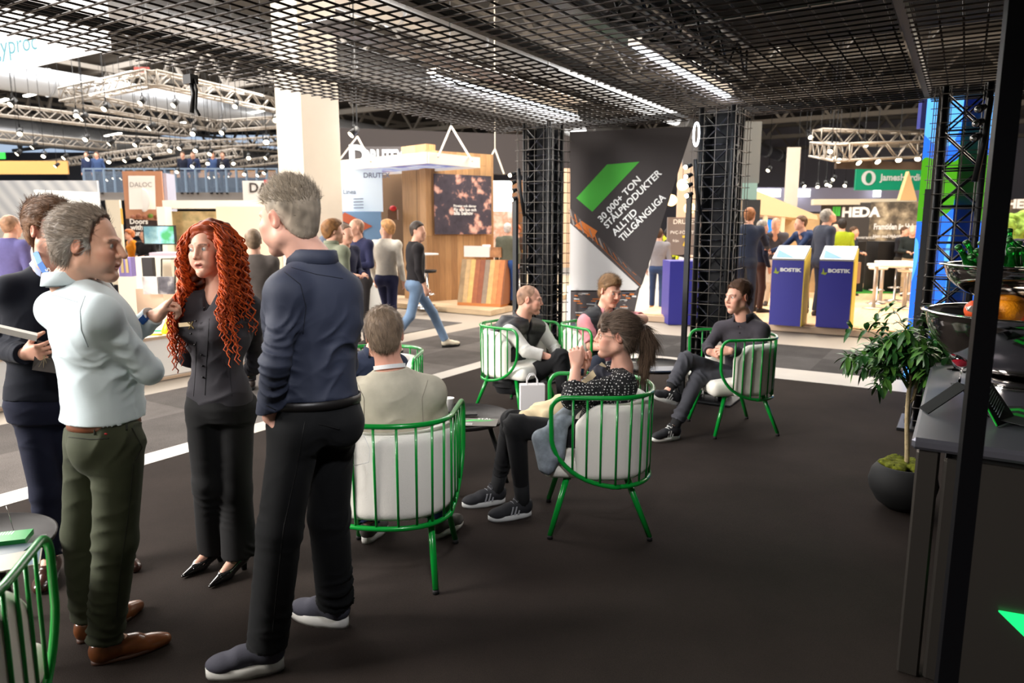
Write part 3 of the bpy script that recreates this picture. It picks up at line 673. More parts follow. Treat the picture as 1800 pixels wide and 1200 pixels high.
for k in range(5):
    q = PZ(1792 + k * 3, 722 + k * 5, ctop + .004 + k * .003); o = MB().box(q, (.12, .16, .002), rz=.5 + k * .12, m=k % 2).build('leaflet', [cmat('card_black', 24, 24, 26), cmat('card_green', 30, 190, 60)]); tag(o, ORD[k] + ' leaflet from below in the small black and green fan on the counter', 'leaflet', 'fanned leaflets on the counter')
# ================================================================ people
SKIN = mat('skin', (.6, .4, .32), rough=.5, vcol=True, spec=.35)
for _n in [SKIN.node_tree.nodes['Principled BSDF']]:
    _n.inputs['Subsurface Weight'].default_value = .12; _n.inputs['Subsurface Radius'].default_value = (.012, .005, .003)
HAIR = mat('hair', (.1, .07, .05), rough=.55, vcol=True, spec=.3)
EYEW = cmat('eye_white', 214, 208, 202, rough=.15); PUPIL = cmat('pupil', 10, 8, 8, rough=.1)
def frame(y, z):                                  # columns: right, forward, up
    y = nrm(y); z = nrm(np.asarray(z, float) - y * (np.asarray(z, float) @ y)); return np.array([np.cross(y, z), y, z]).T
def cloth(name, rgb, rough=.85, pat=None, **k):
    key = 'cloth_' + name
    if key in MATS: return MATS[key]
    m = cmat(key, *rgb, rough=rough, bump=.12, bscale=600, var=.06, vscale=25, spec=.25, sheen=.03, **k); return m
def head_prims(F, c, Q, s=1., sex='m', near=True, jaw=1., nose=1., mouth_open=0.):
    T = lambda *p: np.array(c) + Q @ (np.array(p) * s)
    def cone(a, b, ra, rb=None, k=.01, op='u'): F.cone(T(*a), T(*b), ra * s, (ra if rb is None else rb) * s, k * s, op)
    def ell(p, r, k=.01, op='u', rot=None): F.ell(T(*p), np.array(r) * s, Q if rot is None else Q @ rot, k * s, op)
    f = .92 if sex == 'f' else 1.
    ell((0, -.016, .036), (.0745, .094, .084), .012)
    ell((0, .036, -.022), (.060 * f, .056, .082), .03)
    cone((-.045 * f * jaw, .0, -.055), (0, .064, -.094), .026 * jaw, .018, .03); cone((.045 * f * jaw, .0, -.055), (0, .064, -.094), .026 * jaw, .018, .03)
    ell((0, .074, -.098), (.021 * f, .017, .016), .018)
    for sx in (-1, 1):
        ell((sx * .040 * f, .066, -.022), (.022, .022, .02), .02)
        ell((sx * .030, .062, -.052), (.024, .028, .026), .02)
        if near: cone((sx * .012, .089, .022), (sx * .042, .076, .022), .0085, .008, .012)
    if near:
        for sx in (-1, 1): ell((sx * .031, .098, .005), (.0185, .017, .0125), .012, 's')
        for sx in (-1, 1):
            ell((sx * .031, .0755, .005), (.0148, .0125, .0125), .003)
            ell((sx * .031, .0905, .0045), (.0118, .010, .0050), .002, 's')
    cone((0, .088, .018), (0, .108 * (1 if near else 1.02) + .004 * (nose - 1) * 10, -.026), .0075, .0105 * nose, .012)
    if near:
        for sx in (-1, 1): ell((sx * .0125, .097, -.031), (.0085, .010, .0075), .006)
        ell((0, .099, -.038), (.010, .008, .004), .004, 's')
        lz = -.061
        for a, b in (((-.024, .081, lz - .001), (-.007, .0925, lz + .003)), ((-.007, .0925, lz + .003), (.007, .0925, lz + .003)), ((.007, .0925, lz + .003), (.024, .081, lz - .001))): cone(a, b, .0050, .0052, .005)
        for a, b in (((-.022, .081, lz - .004), (-.006, .091, lz - .009 - mouth_open)), ((-.006, .091, lz - .009 - mouth_open), (.006, .091, lz - .009 - mouth_open)), ((.006, .091, lz - .009 - mouth_open), (.022, .081, lz - .004))): cone(a, b, .0055, .006, .005)
        ell((0, .098, lz - .0025 - mouth_open / 2), (.021, .016, .0012 + mouth_open * .45), .002, 's')
        ell((0, .099, -.080), (.02, .012, .006), .012, 's')
    else:
        ell((0, .082, -.062), (.02, .010, .007), .008)
    for sx in (-1, 1):
        E = rotm(R(-12), 0, sx * R(-18) )
        ell((sx * .077 * (f * .5 + .5), -.008, .002), (.0075, .0185, .031), .004, rot=E)
        if near: ell((sx * .0855 * (f * .5 + .5), -.003, .004), (.0055, .0105, .018), .003, 's', rot=E)
def hand_prims(F, w, y, z, th, curls=(.5, .5, .5, .5), s=1., thumb=(.7, .3), spread=.08, grip=0.):
    """w wrist, y towards the fingers, z out of the back of the hand, th = side of the thumb (+1 right)"""
    Q = frame(y, z); T = lambda *p: np.array(w) + Q @ (np.array(p) * s)
    X = [th * .029, th * .010, -th * .0095, -th * .0275]
    for i, x in enumerate(X): F.cone(T(x * .45, .0, 0), T(x, .082 - abs(i - 1) * .004, -.002), .0135 * s, .0115 * s, .012)
    F.ell(T(th * .004, .045, -.006), (.034 * s, .042 * s, .0145 * s), Q, .012)
    F.ell(T(th * .024, .028, -.014), (.015 * s, .03 * s, .014 * s), Q, .01)
    LN = (.073, .080, .075, .059)
    for i, x in enumerate(X):
        p = T(x, .084 - abs(i - 1) * .004, -.003); ang = 0; base = (x / .03) * spread
        for j, fr in enumerate((.46, .30, .24)):
            ang += curls[i] * (1.0, 1.25, .8)[j]
            d = Q @ np.array([math.sin(base) * math.cos(ang), math.cos(ang) * math.cos(base), -math.sin(ang)])
            q = p + d * LN[i] * fr * s
            r0 = (.0092, .0084, .0077)[j]; r1 = (.0084, .0077, .0068)[j]; F.cone(p, q, r0 * s, r1 * s, .0025); p = q
    p = T(th * .026, .018, -.010); a0, a1 = thumb
    for j, (ln, r0, r1) in enumerate(((.044, .0135, .0105), (.033, .0105, .0092), (.027, .0092, .0078))):
        a = a0 - j * .22; dd = nrm(np.array([th * math.sin(a), math.cos(a), -a1 - .12 * j])); q = p + Q @ dd * ln * s; F.cone(p, q, r0 * s, r1 * s, .006); p = q
def shade(V, prims, base):
    C = np.tile(np.array(base, float), (len(V), 1))
    for c, r, col, w in prims:                    # ellipsoidal blobs of colour
        c, Qe = c; q = (V - c) @ Qe / np.array(r); d = np.sqrt((q ** 2).sum(1)); k = ss((1.25 - d) / .5)[:, None] * w; C = C * (1 - k) + np.array(col) * k
    return C
def strands(V, N, n, length, flow, rad=.0012, seg=4, jit=.35, rng=None, lift=.35, curl=0., lvar=.4, lf=None):
    rng = rng or RNG; idx = rng.integers(0, len(V), n); P0 = V[idx] - N[idx] * .003; n0 = N[idx]; fl = flow(V[idx], n0)
    fl = fl - n0 * (fl * n0).sum(1, keepdims=True); fl /= np.linalg.norm(fl, axis=1, keepdims=True) + 1e-9
    fl = fl + rng.normal(0, jit, fl.shape); L = length * (1 - lvar + 2 * lvar * rng.random(n)) * (1 if lf is None else lf[idx])
    pts = []; p = P0.copy(); d = n0 * lift + fl
    for i in range(seg):
        pts.append(p.copy()); d = d / (np.linalg.norm(d, axis=1, keepdims=True) + 1e-9); p = p + d * (L / (seg - 1))[:, None]; d = d + fl * .25 - n0 * .12 + rng.normal(0, .10 + curl, d.shape)
    A = np.stack(pts, 1); s_ = np.cross(n0, fl); s_ /= np.linalg.norm(s_, axis=1, keepdims=True) + 1e-9
    w = np.linspace(1, .15, seg)[None, :, None] * rad
    L_ = A + s_[:, None] * w; R_ = A - s_[:, None] * w; Tp = A + n0[:, None] * w * 1.2
    VV = np.stack([L_, Tp, R_], 2).reshape(-1, 3); b = np.arange(n)[:, None, None] * seg * 3 + np.arange(seg - 1)[None, :, None] * 3
    q1 = b + np.array([0, 1, 4, 3]); q2 = b + np.array([1, 2, 5, 4]); FF = np.concatenate([q1.reshape(-1, 4), q2.reshape(-1, 4)])
    return VV, FF, np.repeat(rng.random(n), seg * 3)
def hair_obj(c, Q, s, spec, parent, h):
    col = np.array(srgb(*spec.get('col', (60, 44, 32)))); col2 = np.array(srgb(*spec.get('col2', spec.get('col', (60, 44, 32)))))
    top, side = spec.get('top', .022), spec.get('side', .010); line = spec.get('line', ((-.11, -.078), (-.075, -.07), (-.045, -.045), (-.026, -.012), (-.008, .022), (.012, .024), (.018, .010), (.026, .010), (.034, .045), (.06, .072), (.12, .10)))
    ly = np.array([p[0] for p in line]); lz = np.array([p[1] for p in line])
    F = Field(h); T = lambda *p: np.array(c) + Q @ (np.array(p) * s)
    if spec.get('bald'):
        top = side = .0012
    F.ell(T(0, -.018, .036 + (top - side) * .35), np.array((.0745 + side, .094 + side * .6 + top * .4, .084 + top * .8)) * s, Q, .0)
    if top > .02: F.ell(T(0, .02, .085 + top * .3), np.array((.055, .07, .035 + top * .3)) * s, Q, .03)
    F.ell(T(0, -.05, -.012), np.array((.058 + side, .052 + side, .07)) * s, Q, .02)
    def reg(X, Y, Z):
        p = [X - c[0], Y - c[1], Z - c[2]]; l = [(p[0] * Q[0, i] + p[1] * Q[1, i] + p[2] * Q[2, i]) / s for i in range(3)]
        zl = np.interp(l[1], ly, lz) + spec.get('fringe', 0) * np.clip(.05 - np.abs(l[0] + .01), 0, 1) * (l[1] > .03)
        return -np.minimum((zl - l[2]), .05) * s * .8
    F.add(lambda X, Y, Z: reg(X, Y, Z), np.array(c) - .2, np.array(c) + .2, .004, 's')
    for a, b, ra, rb in spec.get('extra', ()): F.cone(T(*a), T(*b), ra * s, rb * s, .02 * s)
    V, Fa = F.mesh(); 
    if not len(V): return None
    N = vnormals(V, Fa); L = (V - c) @ Q / s
    amp = spec.get('wave', .0022)
    ph = L[:, 0] * 150 + 2.2 * snoise(L, 18) if not spec.get('bald') else L[:, 0]
    if not spec.get('bald'): V = V + N * (amp * (1 - np.abs(np.sin(ph)) * 1.3) + .4 * amp * snoise(L, 90))[:, None]
    t = .5 + .5 * snoise(L, 60); g = spec.get('grey_side', 0) * ss((.045 - L[:, 2]) / .05) * ss((L[:, 1] + .08) / .08)
    C = col * (.65 + .6 * t[:, None]); C = C * (1 - g[:, None]) + col2 * g[:, None]
    n = spec.get('n', 0)
    if n:
        fd = np.array(spec.get('flow', (0, -.6, .25)))
        def flow(Pv, Nv):
            l = (Pv - c) @ Q; f = np.tile(fd, (len(l), 1)).astype(float)
            dn = ss((.03 * s - l[:, 2]) / (.07 * s))[:, None]; f = f * (1 - dn) + np.array([0, -.35, -1.]) * dn
            return f @ Q.T
        lz_ = ((V - c) @ Q)[:, 2] / s; msk = (lz_ > .045) | (RNG.random(len(V)) < spec.get('sidefrac', 1.)); 
        SV, SF, sr = strands(V[msk], N[msk], n, spec.get('len', .03) * s, flow, spec.get('rad', .0011), lift=spec.get('lift', .3), jit=spec.get('jit', .3), curl=spec.get('curl', 0), lf=np.where(lz_[msk] > .05, 1., spec.get('sidelen', 1.)))
        Ls = (SV - c) @ Q / s; g = spec.get('grey_side', 0) * ss((.045 - Ls[:, 2]) / .05) * ss((Ls[:, 1] + .08) / .08)
        SC_ = col * (.6 + .9 * sr[:, None]); SC_ = SC_ * (1 - g[:, None]) + col2 * (.8 + .4 * sr[:, None]) * g[:, None]
        Fa = np.vstack([Fa, SF + len(V)]); V = np.vstack([V, SV]); C = np.vstack([C, SC_])
    return mesh_obj('hair', V, Fa, HAIR, parent, col=np.clip(C, 0, 1))
def fold_disp(V, N, cents):
    d = np.zeros(len(V))
    for c, ax, rad, amp, fr in cents:
        q = V - np.array(c); w = np.exp(-(q ** 2).sum(1) / rad ** 2); ph = q @ nrm(ax) * fr * .72 + 2.4 * snoise(V, 7.) + .9 * snoise(V, 17, 3)
        d += w * amp * (1 - 1.7 * np.abs(np.sin(ph)) ** .75) * np.clip(.55 + .75 * snoise(V, 11, 5), 0, 1.3)
    return V + N * d[:, None]
TORSO = {  # z, cy, half width, half depth (fractions of torso length 0..1; metres)
 'm': ((-.12, 0, .165, .115), (0, 0, .168, .118), (.22, .005, .152, .112), (.45, .008, .160, .116), (.68, .003, .178, .124), (.84, -.010, .178, .108), (.94, -.02, .135, .082), (1.03, -.02, .062, .058)),
 'f': ((-.12, -.005, .165, .115), (0, 0, .17, .118), (.26, .005, .125, .095), (.45, .01, .132, .10), (.66, .026, .15, .125), (.82, .0, .14, .085), (.95, -.012, .09, .062), (1.03, -.012, .05, .048)),
}
def person(name, label, J, S):
    """J world joints and directions, S style"""
    s = S.get('scale', 1.); h = S.get('h', .0045); near = S.get('near', True); sex = S.get('sex', 'm'); bulk = S.get('bulk', 1.); hs = S.get('head', 1.0) * s
    g = {k: np.array(v, float) for k, v in J.items()}
    Qh = frame(g['face'], g.get('up', UP)); Qt = frame(g['chest'], g['neck'] - g['pelvis']); TL = np.linalg.norm(g['neck'] - g['pelvis'])
    feet = {}
    for k in 'LR':
        if 'heel' + k in g:
            hl, toe = g['heel' + k], g['toe' + k]; feet[k] = (hl, nrm(toe - hl), np.linalg.norm(toe - hl))
            if 'an' + k not in g: g['an' + k] = hl + nrm(toe - hl) * .055 * s + UP * .095 * s
    base = g.get('base', np.array([*(g['pelvis'][:2]), 0.]))
    # ---- body
    F = Field(h); hd = g['head']; head_prims(F, hd, Qh, hs, sex, near, S.get('jaw', 1.), S.get('nose', 1.), S.get('mouth', 0.))
    nr = (.049 if sex == 'f' else .058) * s * S.get('neckw', 1.)
    F.cone(hd + Qh @ np.array([0, -.018, -.055]) * hs, g['neck'], nr, nr * 1.12, .02)
    F.cone(g['neck'], g['neck'] - Qt[:, 2] * .10, nr * 1.1, .05, .03)
    F.cone(g['neck'], g['pelvis'], .05, .06, .02)
    if sex == 'f' or S.get('open'): F.ell(g['neck'] + Qt @ np.array([0, .012, -.05]), (.085, .052, .07), Qt, .03)
    sk = S.get('bare', ())
    for k in 'LR':
        F.cone(g['neck'] - Qt[:, 2] * .05, g['sh' + k], .035, .03, .02)
        F.cone(g['sh' + k], g['el' + k], .034 if 'arm' not in sk else .046 * s, .028 if 'arm' not in sk else .042 * s, .02)
        F.cone(g['el' + k], g['wr' + k], .030 if not ('arm' in sk or 'fore' in sk) else .044 * s, .0255 * s, .02)
        if S.get('hands', True) and ('hd' + k) in g:
            hp = S.get('hp' + k, {}); hand_prims(F, g['wr' + k], g['hd' + k], g['hn' + k], (-1 if k == 'R' else 1), s=s * S.get('hands_s', 1.), **hp)
        elif S.get('hands', True): F.cone(g['wr' + k], g['wr' + k] + nrm(g['wr' + k] - g['el' + k]) * .11 * s, .026, .03, .02) if not near else None
        F.cone(g['pelvis'], g['hip' + k], .06, .05, .02); F.cone(g['hip' + k], g['kn' + k], .05, .04, .02); F.cone(g['kn' + k], g['an' + k], .042, .034, .02)
        if k in feet: F.cone(g['an' + k], feet[k][0] + feet[k][1] * .16 * s + UP * .04, .032, .02, .02)
    V, Fa = F.mesh(); sc = np.array(srgb(*S.get('skin', (214, 166, 142))))
    if near:
        lip = np.array(srgb(*S.get('lip', (178, 104, 92)))); rosy = sc * np.array([1.04, .78, .74]); T = lambda *p: (hd + Qh @ (np.array(p) * hs), Qh)
        pr = [(T(.045, .07, -.025), (.03, .03, .028), rosy, .35), (T(-.045, .07, -.025), (.03, .03, .028), rosy, .35), (T(0, .11, -.028), (.014, .014, .014), rosy, .5),
              (T(.083, -.005, 0), (.02, .03, .04), rosy, .65), (T(-.083, -.005, 0), (.02, .03, .04), rosy, .65)]
        if 'beard' in S: pr.append((T(0, .05, -.085), (.07, .07, .05), sc * .6 + np.array(srgb(*S['beard'])) * .4, S.get('beardw', .6)))
        pr += [(T(0, .094, -.064 - S.get('mouth', 0) / 2), (.022, .014, .0095 + S.get('mouth', 0) / 2), lip, .8)]
        if S.get('mouth', 0) > .002: pr.append((T(0, .088, -.064 - S['mouth'] / 2), (.016, .012, S['mouth'] * .5), (.12, .04, .035), .9))
        br = np.array(srgb(*S.get('brow', (96, 72, 56))))
        for sx in (-1, 1):
            for t_ in (0, .33, .66, 1): pr.append((T(sx * (.017 + .024 * t_), .094 - .012 * t_, .024 + .003 * math.sin(t_ * 3.1)), (.007, .012, .0034), br, .75))
            pr.append((T(sx * .031, .088, .0125), (.0135, .012, .0022), sc * .45, .7))
        C = shade(V, pr, sc)
    else: C = np.tile(sc, (len(V), 1))
    body = mesh_obj('person', V, Fa, SKIN, None, col=np.clip(C, 0, 1), loc=base); body.name = name; tag(body, label, 'person')
    if S.get('group'): body['group'] = S['group']
    if near:
        ic = cmat('iris_' + '_'.join(map(str, S.get('iris', (92, 110, 120)))), *S.get('iris', (92, 110, 120)), rough=.15)
        gz = nrm(Qh.T @ nrm(g['gaze'])) if 'gaze' in g else np.array([0, 1, 0.])
        for sx in (-1, 1):
            ce = np.array([sx * .031, .0765, .005]); mb = MB(); mb.T = (Qh * hs, hd); mb.ball(ce, .0118, 20)
            u = nrm(np.cross(gz, (0, 0, 1))); v = np.cross(u, gz)
            for rr, mi_, off in ((.0058, 1, .0105), (.0026, 2, .0108)):
                pts = [ce + gz * (off + .0016 * (1 - 0)) + rr * (u * math.cos(a) + v * math.sin(a)) for a in np.linspace(0, 6.283, 17)[:-1]]
                mb.add(pts + [ce + gz * (off + .0022)], [[i, (i + 1) % 16, 16] for i in range(16)], mi_, True)
            mb.build('eye', [EYEW, ic, PUPIL], body)
    if S.get('hair'): hair_obj(hd, Qh, hs, S['hair'], body, max(h, .004) if near else h)
    # ---- top garment
    st = S.get('top', {}); tc = st.get('m') or cloth(S.get('key', name) + '_top', st.get('col', (40, 40, 50)))
    for li, lay in enumerate([st] + S.get('over', [])):
        F = Field(max(h, .006) if near else h); inf = lay.get('inf', 0.)
        w_ = lay.get('w', 1.) * bulk; secs = [(z * TL, 0, cy * s, a * s * w_ + inf, b * s * w_ * lay.get('d', 1.) + inf) for z, cy, a, b in TORSO[sex]]
        if lay.get('belly'): secs = [(z, cx, cy + lay['belly'] * math.exp(-((z / TL - .28) / .25) ** 2) * .5, a, b + lay['belly'] * math.exp(-((z / TL - .28) / .25) ** 2)) for z, cx, cy, a, b in secs]
        F.loft(g['pelvis'], Qt, secs, .02)
        if lay.get('back'): secs = [(z, cx, cy - lay['back'] * math.exp(-((z / TL - .62) / .30) ** 2), a + lay['back'] * .3 * math.exp(-((z / TL - .62) / .30) ** 2), b + lay['back'] * .6 * math.exp(-((z / TL - .62) / .30) ** 2)) for z, cx, cy, a, b in secs]
        if lay.get('bust'):
            for sx in (-1, 1): F.ell(g['pelvis'] + Qt @ np.array([sx * .072, .085, TL * .66]), np.array((.066, .066, .064)) * s, Qt, .03)
        up_ = st.get('ua', .055) * s * (bulk * .5 + .5) + inf; fo = st.get('fa', .040) * s + inf
        for k in 'LR':
            F.ell(g['sh' + k], up_ * 1.06, None, .05); F.cone(g['neck'] - Qt[:, 2] * .05 * s, g['sh' + k] + Qt[:, 2] * .005, .058 * s + inf, .058 * s + inf, .03)
            F.cone(g['sh' + k] - Qt[:, 2] * .02, g['pelvis'] + Qt @ np.array([(1 if k == 'R' else -1) * .08 * s, -.01, TL * .58]), up_ * 1.02, .085 * s, .05)
            sl = lay.get('sleeve', 1.)
            if sl > 0:
                e = g['el' + k]; w = g['wr' + k]
                if sl <= .5: e2 = g['sh' + k] + (e - g['sh' + k]) * (sl * 2); F.cone(g['sh' + k], e2, up_, up_ * .95, .02); F.cut(e2, e - g['sh' + k], .12)
                else:
                    e2 = e + (w - e) * min(1, (sl - .5) * 2); F.cone(g['sh' + k], e, up_, up_ * .86, .02); F.cone(e, e2, up_ * .86, up_ * .86 + (fo - up_ * .86) * min(1, (sl - .5) * 2), .02)
                    F.cut(e2 - (w - e) * .02, w - e, .09); 
                    if lay.get('cuff'): F.cone(e2 - nrm(w - e) * .05, e2, fo + .005, fo + .004, .004); F.cut(e2, w - e, .09)
            else: F.cut(g['sh' + k] + (g['sh' + k] - g['neck']) * .25 , g['sh' + k] - g['neck'] + Qt[:, 2] * -.02, .16)
        hz = lay.get('hem', .02)
        F.cut(g['pelvis'] + Qt[:, 2] * hz * s, -Qt[:, 2] + Qt @ np.array(lay.get('hemtilt', (0, 0, 0))), .45)
        # neck opening
        nt_ = g['neck'] + Qt[:, 2] * lay.get('nk', .028) * s; F.cut(nt_, Qt[:, 2] * 1. + Qt[:, 1] * lay.get('ntilt', .5), .2, .004)
        F.cone(g['neck'] - Qt[:, 2] * .06, g['neck'] + Qt[:, 2] * .1, nr * 1.02, nr * 1.10, .003, 's')
        if lay.get('vneck'): F.cone(g['neck'] + Qt @ np.array([0, .07, .02]) * s, g['neck'] + Qt @ np.array([0, .10, -lay['vneck']]) * s, .042 * s, .004, .004, 's')
        if lay.get('zip_open'): F.box(g['pelvis'] + Qt @ np.array([0, .13, TL * .5]), (lay['zip_open'], .18, TL * 1.2), Qt, .01, .01, 's')
        V, Fa = F.mesh(); N = vnormals(V, Fa)
        if near:
            a = lay.get('fold', 1.) * .0078; Lz = Qt[:, 2]; cents = []
            for k in 'LR':
                ax = nrm(g['el' + k] - g['sh' + k]); ax2 = nrm(g['wr' + k] - g['el' + k])
                cents += [(g['el' + k], ax + ax2 * .6, .085, a * 1.3, 110), (g['el' + k] * .5 + g['wr' + k] * .5, ax2 + .3 * ax, .09, a, 80), (g['sh' + k] * .6 + g['el' + k] * .4 , ax * .6 + Qt[:, 0] * .5, .09, a * .8, 60), (g['sh' + k] * .75 + g['pelvis'] * .25, ax + Lz, .09, a * 1.1, 70)]
            cents += [(g['pelvis'] + Lz * .08, Lz + Qt[:, 0] * .35, .13, a * 1.5, 62), (g['pelvis'] + Lz * .2 + Qt[:, 1] * -.1, Lz - Qt[:, 0] * .5, .14, a * 1.1, 50), (g['pelvis'] + Lz * .2 + Qt[:, 0] * .1, Lz + Qt[:, 1] * .5, .12, a, 66), (g['pelvis'] + Lz * .34 + Qt[:, 0] * -.08, Lz * .8 + Qt[:, 0] * .7, .12, a * .8, 48)]
            if lay.get('quilt'):
                L = (V - g['pelvis']) @ Qt; V = V + N * (lay['quilt'] * (np.abs(np.sin(L[:, 2] * math.pi / .055)) ** .6 - .5))[:, None]
            V = fold_disp(V, N, cents)
        lm = lay.get('m') or cloth(S.get('key', name) + '_' + lay.get('name', 'shirt'), lay.get('col', (40, 40, 50)))
        gar = mesh_obj(lay.get('name', 'shirt'), V, Fa, lm, body)
        if lay.get('collar'):
            mb = MB(); n0 = g['neck'] + Qt @ np.array([0, -.004, .005]) * s; open_ = lay.get('copen', .5); K = 28; rows = []
            hC = lay['collar'] * s
            for i in range(K + 1):
                a = -math.pi / 2 + open_ + (2 * math.pi - 2 * open_) * i / K + math.pi      # starts at front
                a = math.pi / 2 + open_ + (2 * math.pi - 2 * open_) * i / K
                ca, sa = math.cos(a), math.sin(a); fr = max(0, sa); tip = ss((abs(i / K - .5) - .36) / .14)
                P_ = lambda r, z: n0 + Qt @ (np.array([ca * r, sa * r * 1.02 - .006, z]) * 1.)
                r0 = nr * 1.10 + .004
                drop = .012 * fr
                rows.append([P_(r0 + .004, -.012 - drop), P_(r0, hC * .62 - drop), P_(r0 + .003, hC - drop), P_(r0 + .011, hC - .004 - drop), P_(r0 + .020 + .006 * tip, hC * .25 - .016 - drop - .026 * tip), P_(r0 + .016, hC * .25 - .018 - drop - .026 * tip)])
            m_ = len(rows[0]); mb.add([p for r_ in rows for p in r_], [[i * m_ + j, (i + 1) * m_ + j, (i + 1) * m_ + j + 1, i * m_ + j + 1] for i in range(K) for j in range(m_ - 1)], 0, True)
            mb.build('collar', lay.get('collar_m', lm), gar)
        if lay.get('placket'):
            for i in range(7):
                z = TL * (.86 - .11 * i); 
                if z < .02: break
                b_ = np.interp(z, [q[0] for q in secs], [q[4] for q in secs]) + np.interp(z, [q[0] for q in secs], [q[2] for q in secs]) + (.02 if lay.get('bust') and .5 < z / TL < .8 else 0)
                MB().ball(g['pelvis'] + Qt @ np.array([0, b_ + .004, z]), .0052, 8).build('button', lay.get('button_m', M['black']), gar)
    # ---- trousers
    tr = S.get('trousers')
    if tr:
        F = Field(max(h, .007) if near else h); tw = tr.get('w', 1.) * (bulk * .4 + .6); wz = tr.get('waist', .03) * s
        F.loft(g['pelvis'], Qt, [(-.13 * s, 0, 0, .15 * s * bulk, .10 * s * bulk), (-.06 * s, 0, -.008, .172 * s * bulk, .125 * s * bulk), (wz, 0, 0, .162 * s * bulk, .112 * s * bulk + tr.get('belly', 0))], .03)
        if not tr.get('sit'):
            for sx in (-1, 1): F.ell(g['pelvis'] + Qt @ np.array([sx * .075, -.055, -.075]) * s, (.085 * s * bulk, .075 * s * bulk, .085 * s), Qt, .03)
        for k in 'LR':
            hp, kn, an = g['hip' + k], g['kn' + k], g['an' + k]; rt = .083 * s * tw; rk = tr.get('knee', .064) * s * tw; ra = tr.get('hem', .056) * s * tw
            F.cone(hp, kn, rt, rk, .035); F.cone(kn, an + (kn - an) * tr.get('short', .02), rk, ra, .025)
            e = an + (kn - an) * tr.get('short', .0) + nrm(kn - an) * 0.012; F.cut(e, an - kn, .12)
            if tr.get('cuff'): F.cone(e + nrm(kn - an) * .04, e, ra + .004, ra + .004, .003); F.cut(e, an - kn, .12)
        V, Fa = F.mesh(); N = vnormals(V, Fa)
        if near:
            a = tr.get('fold', 1.) * .0085; cents = []
            for k in 'LR':
                hp, kn, an = g['hip' + k], g['kn' + k], g['an' + k]; ax = nrm(an - kn); ax1 = nrm(kn - hp)
                cents += [(kn, ax + ax1 + Qt[:, 0] * .3, .10, a, 75), (kn * .35 + an * .65, ax, .10, a * 1.0, 70), (an, ax + Qt[:, 1] * .4, .09, a * 1.5, 95), (hp, ax1 * .7 + Qt[:, 1] * .6, .12, a * 1.1, 60), (hp * .5 + kn * .5, ax1 + Qt[:, 0] * .6, .10, a * .6, 48)]
            V = fold_disp(V, N, cents)
        tro = mesh_obj('trousers', V, Fa, tr.get('m') or cloth(S.get('key', name) + '_trousers', tr.get('col', (20, 20, 24))), body)
        if S.get('belt'):
            mb = MB(); a_, b_ = .166 * s * bulk, .117 * s * bulk + tr.get('belly', 0); K = 40; V = []
            for i in range(K):
                t = 2 * math.pi * i / K
                for r_, z in ((0, -.017), (.006, -.016), (.006, .016), (0, .017)): V.append(g['pelvis'] + Qt @ np.array([(a_ + r_) * math.cos(t), (b_ + r_) * math.sin(t), wz - .008 + z]))
            mb.add(V, [[i * 4 + j, ((i + 1) % K) * 4 + j, ((i + 1) % K) * 4 + (j + 1) % 4, i * 4 + (j + 1) % 4] for i in range(K) for j in range(4)], 0, True)
            mb.build('belt', cmat('belt_' + '_'.join(map(str, S['belt'])), *S['belt'], rough=.4), body)
    # ---- shoes
    sh = S.get('shoes')
    if sh:
        for k in feet: make_shoe(body, feet[k], g['an' + k], sh, s, near, g.get('footup' + k, UP), g['kn' + k])
    return body, g, Qh, Qt
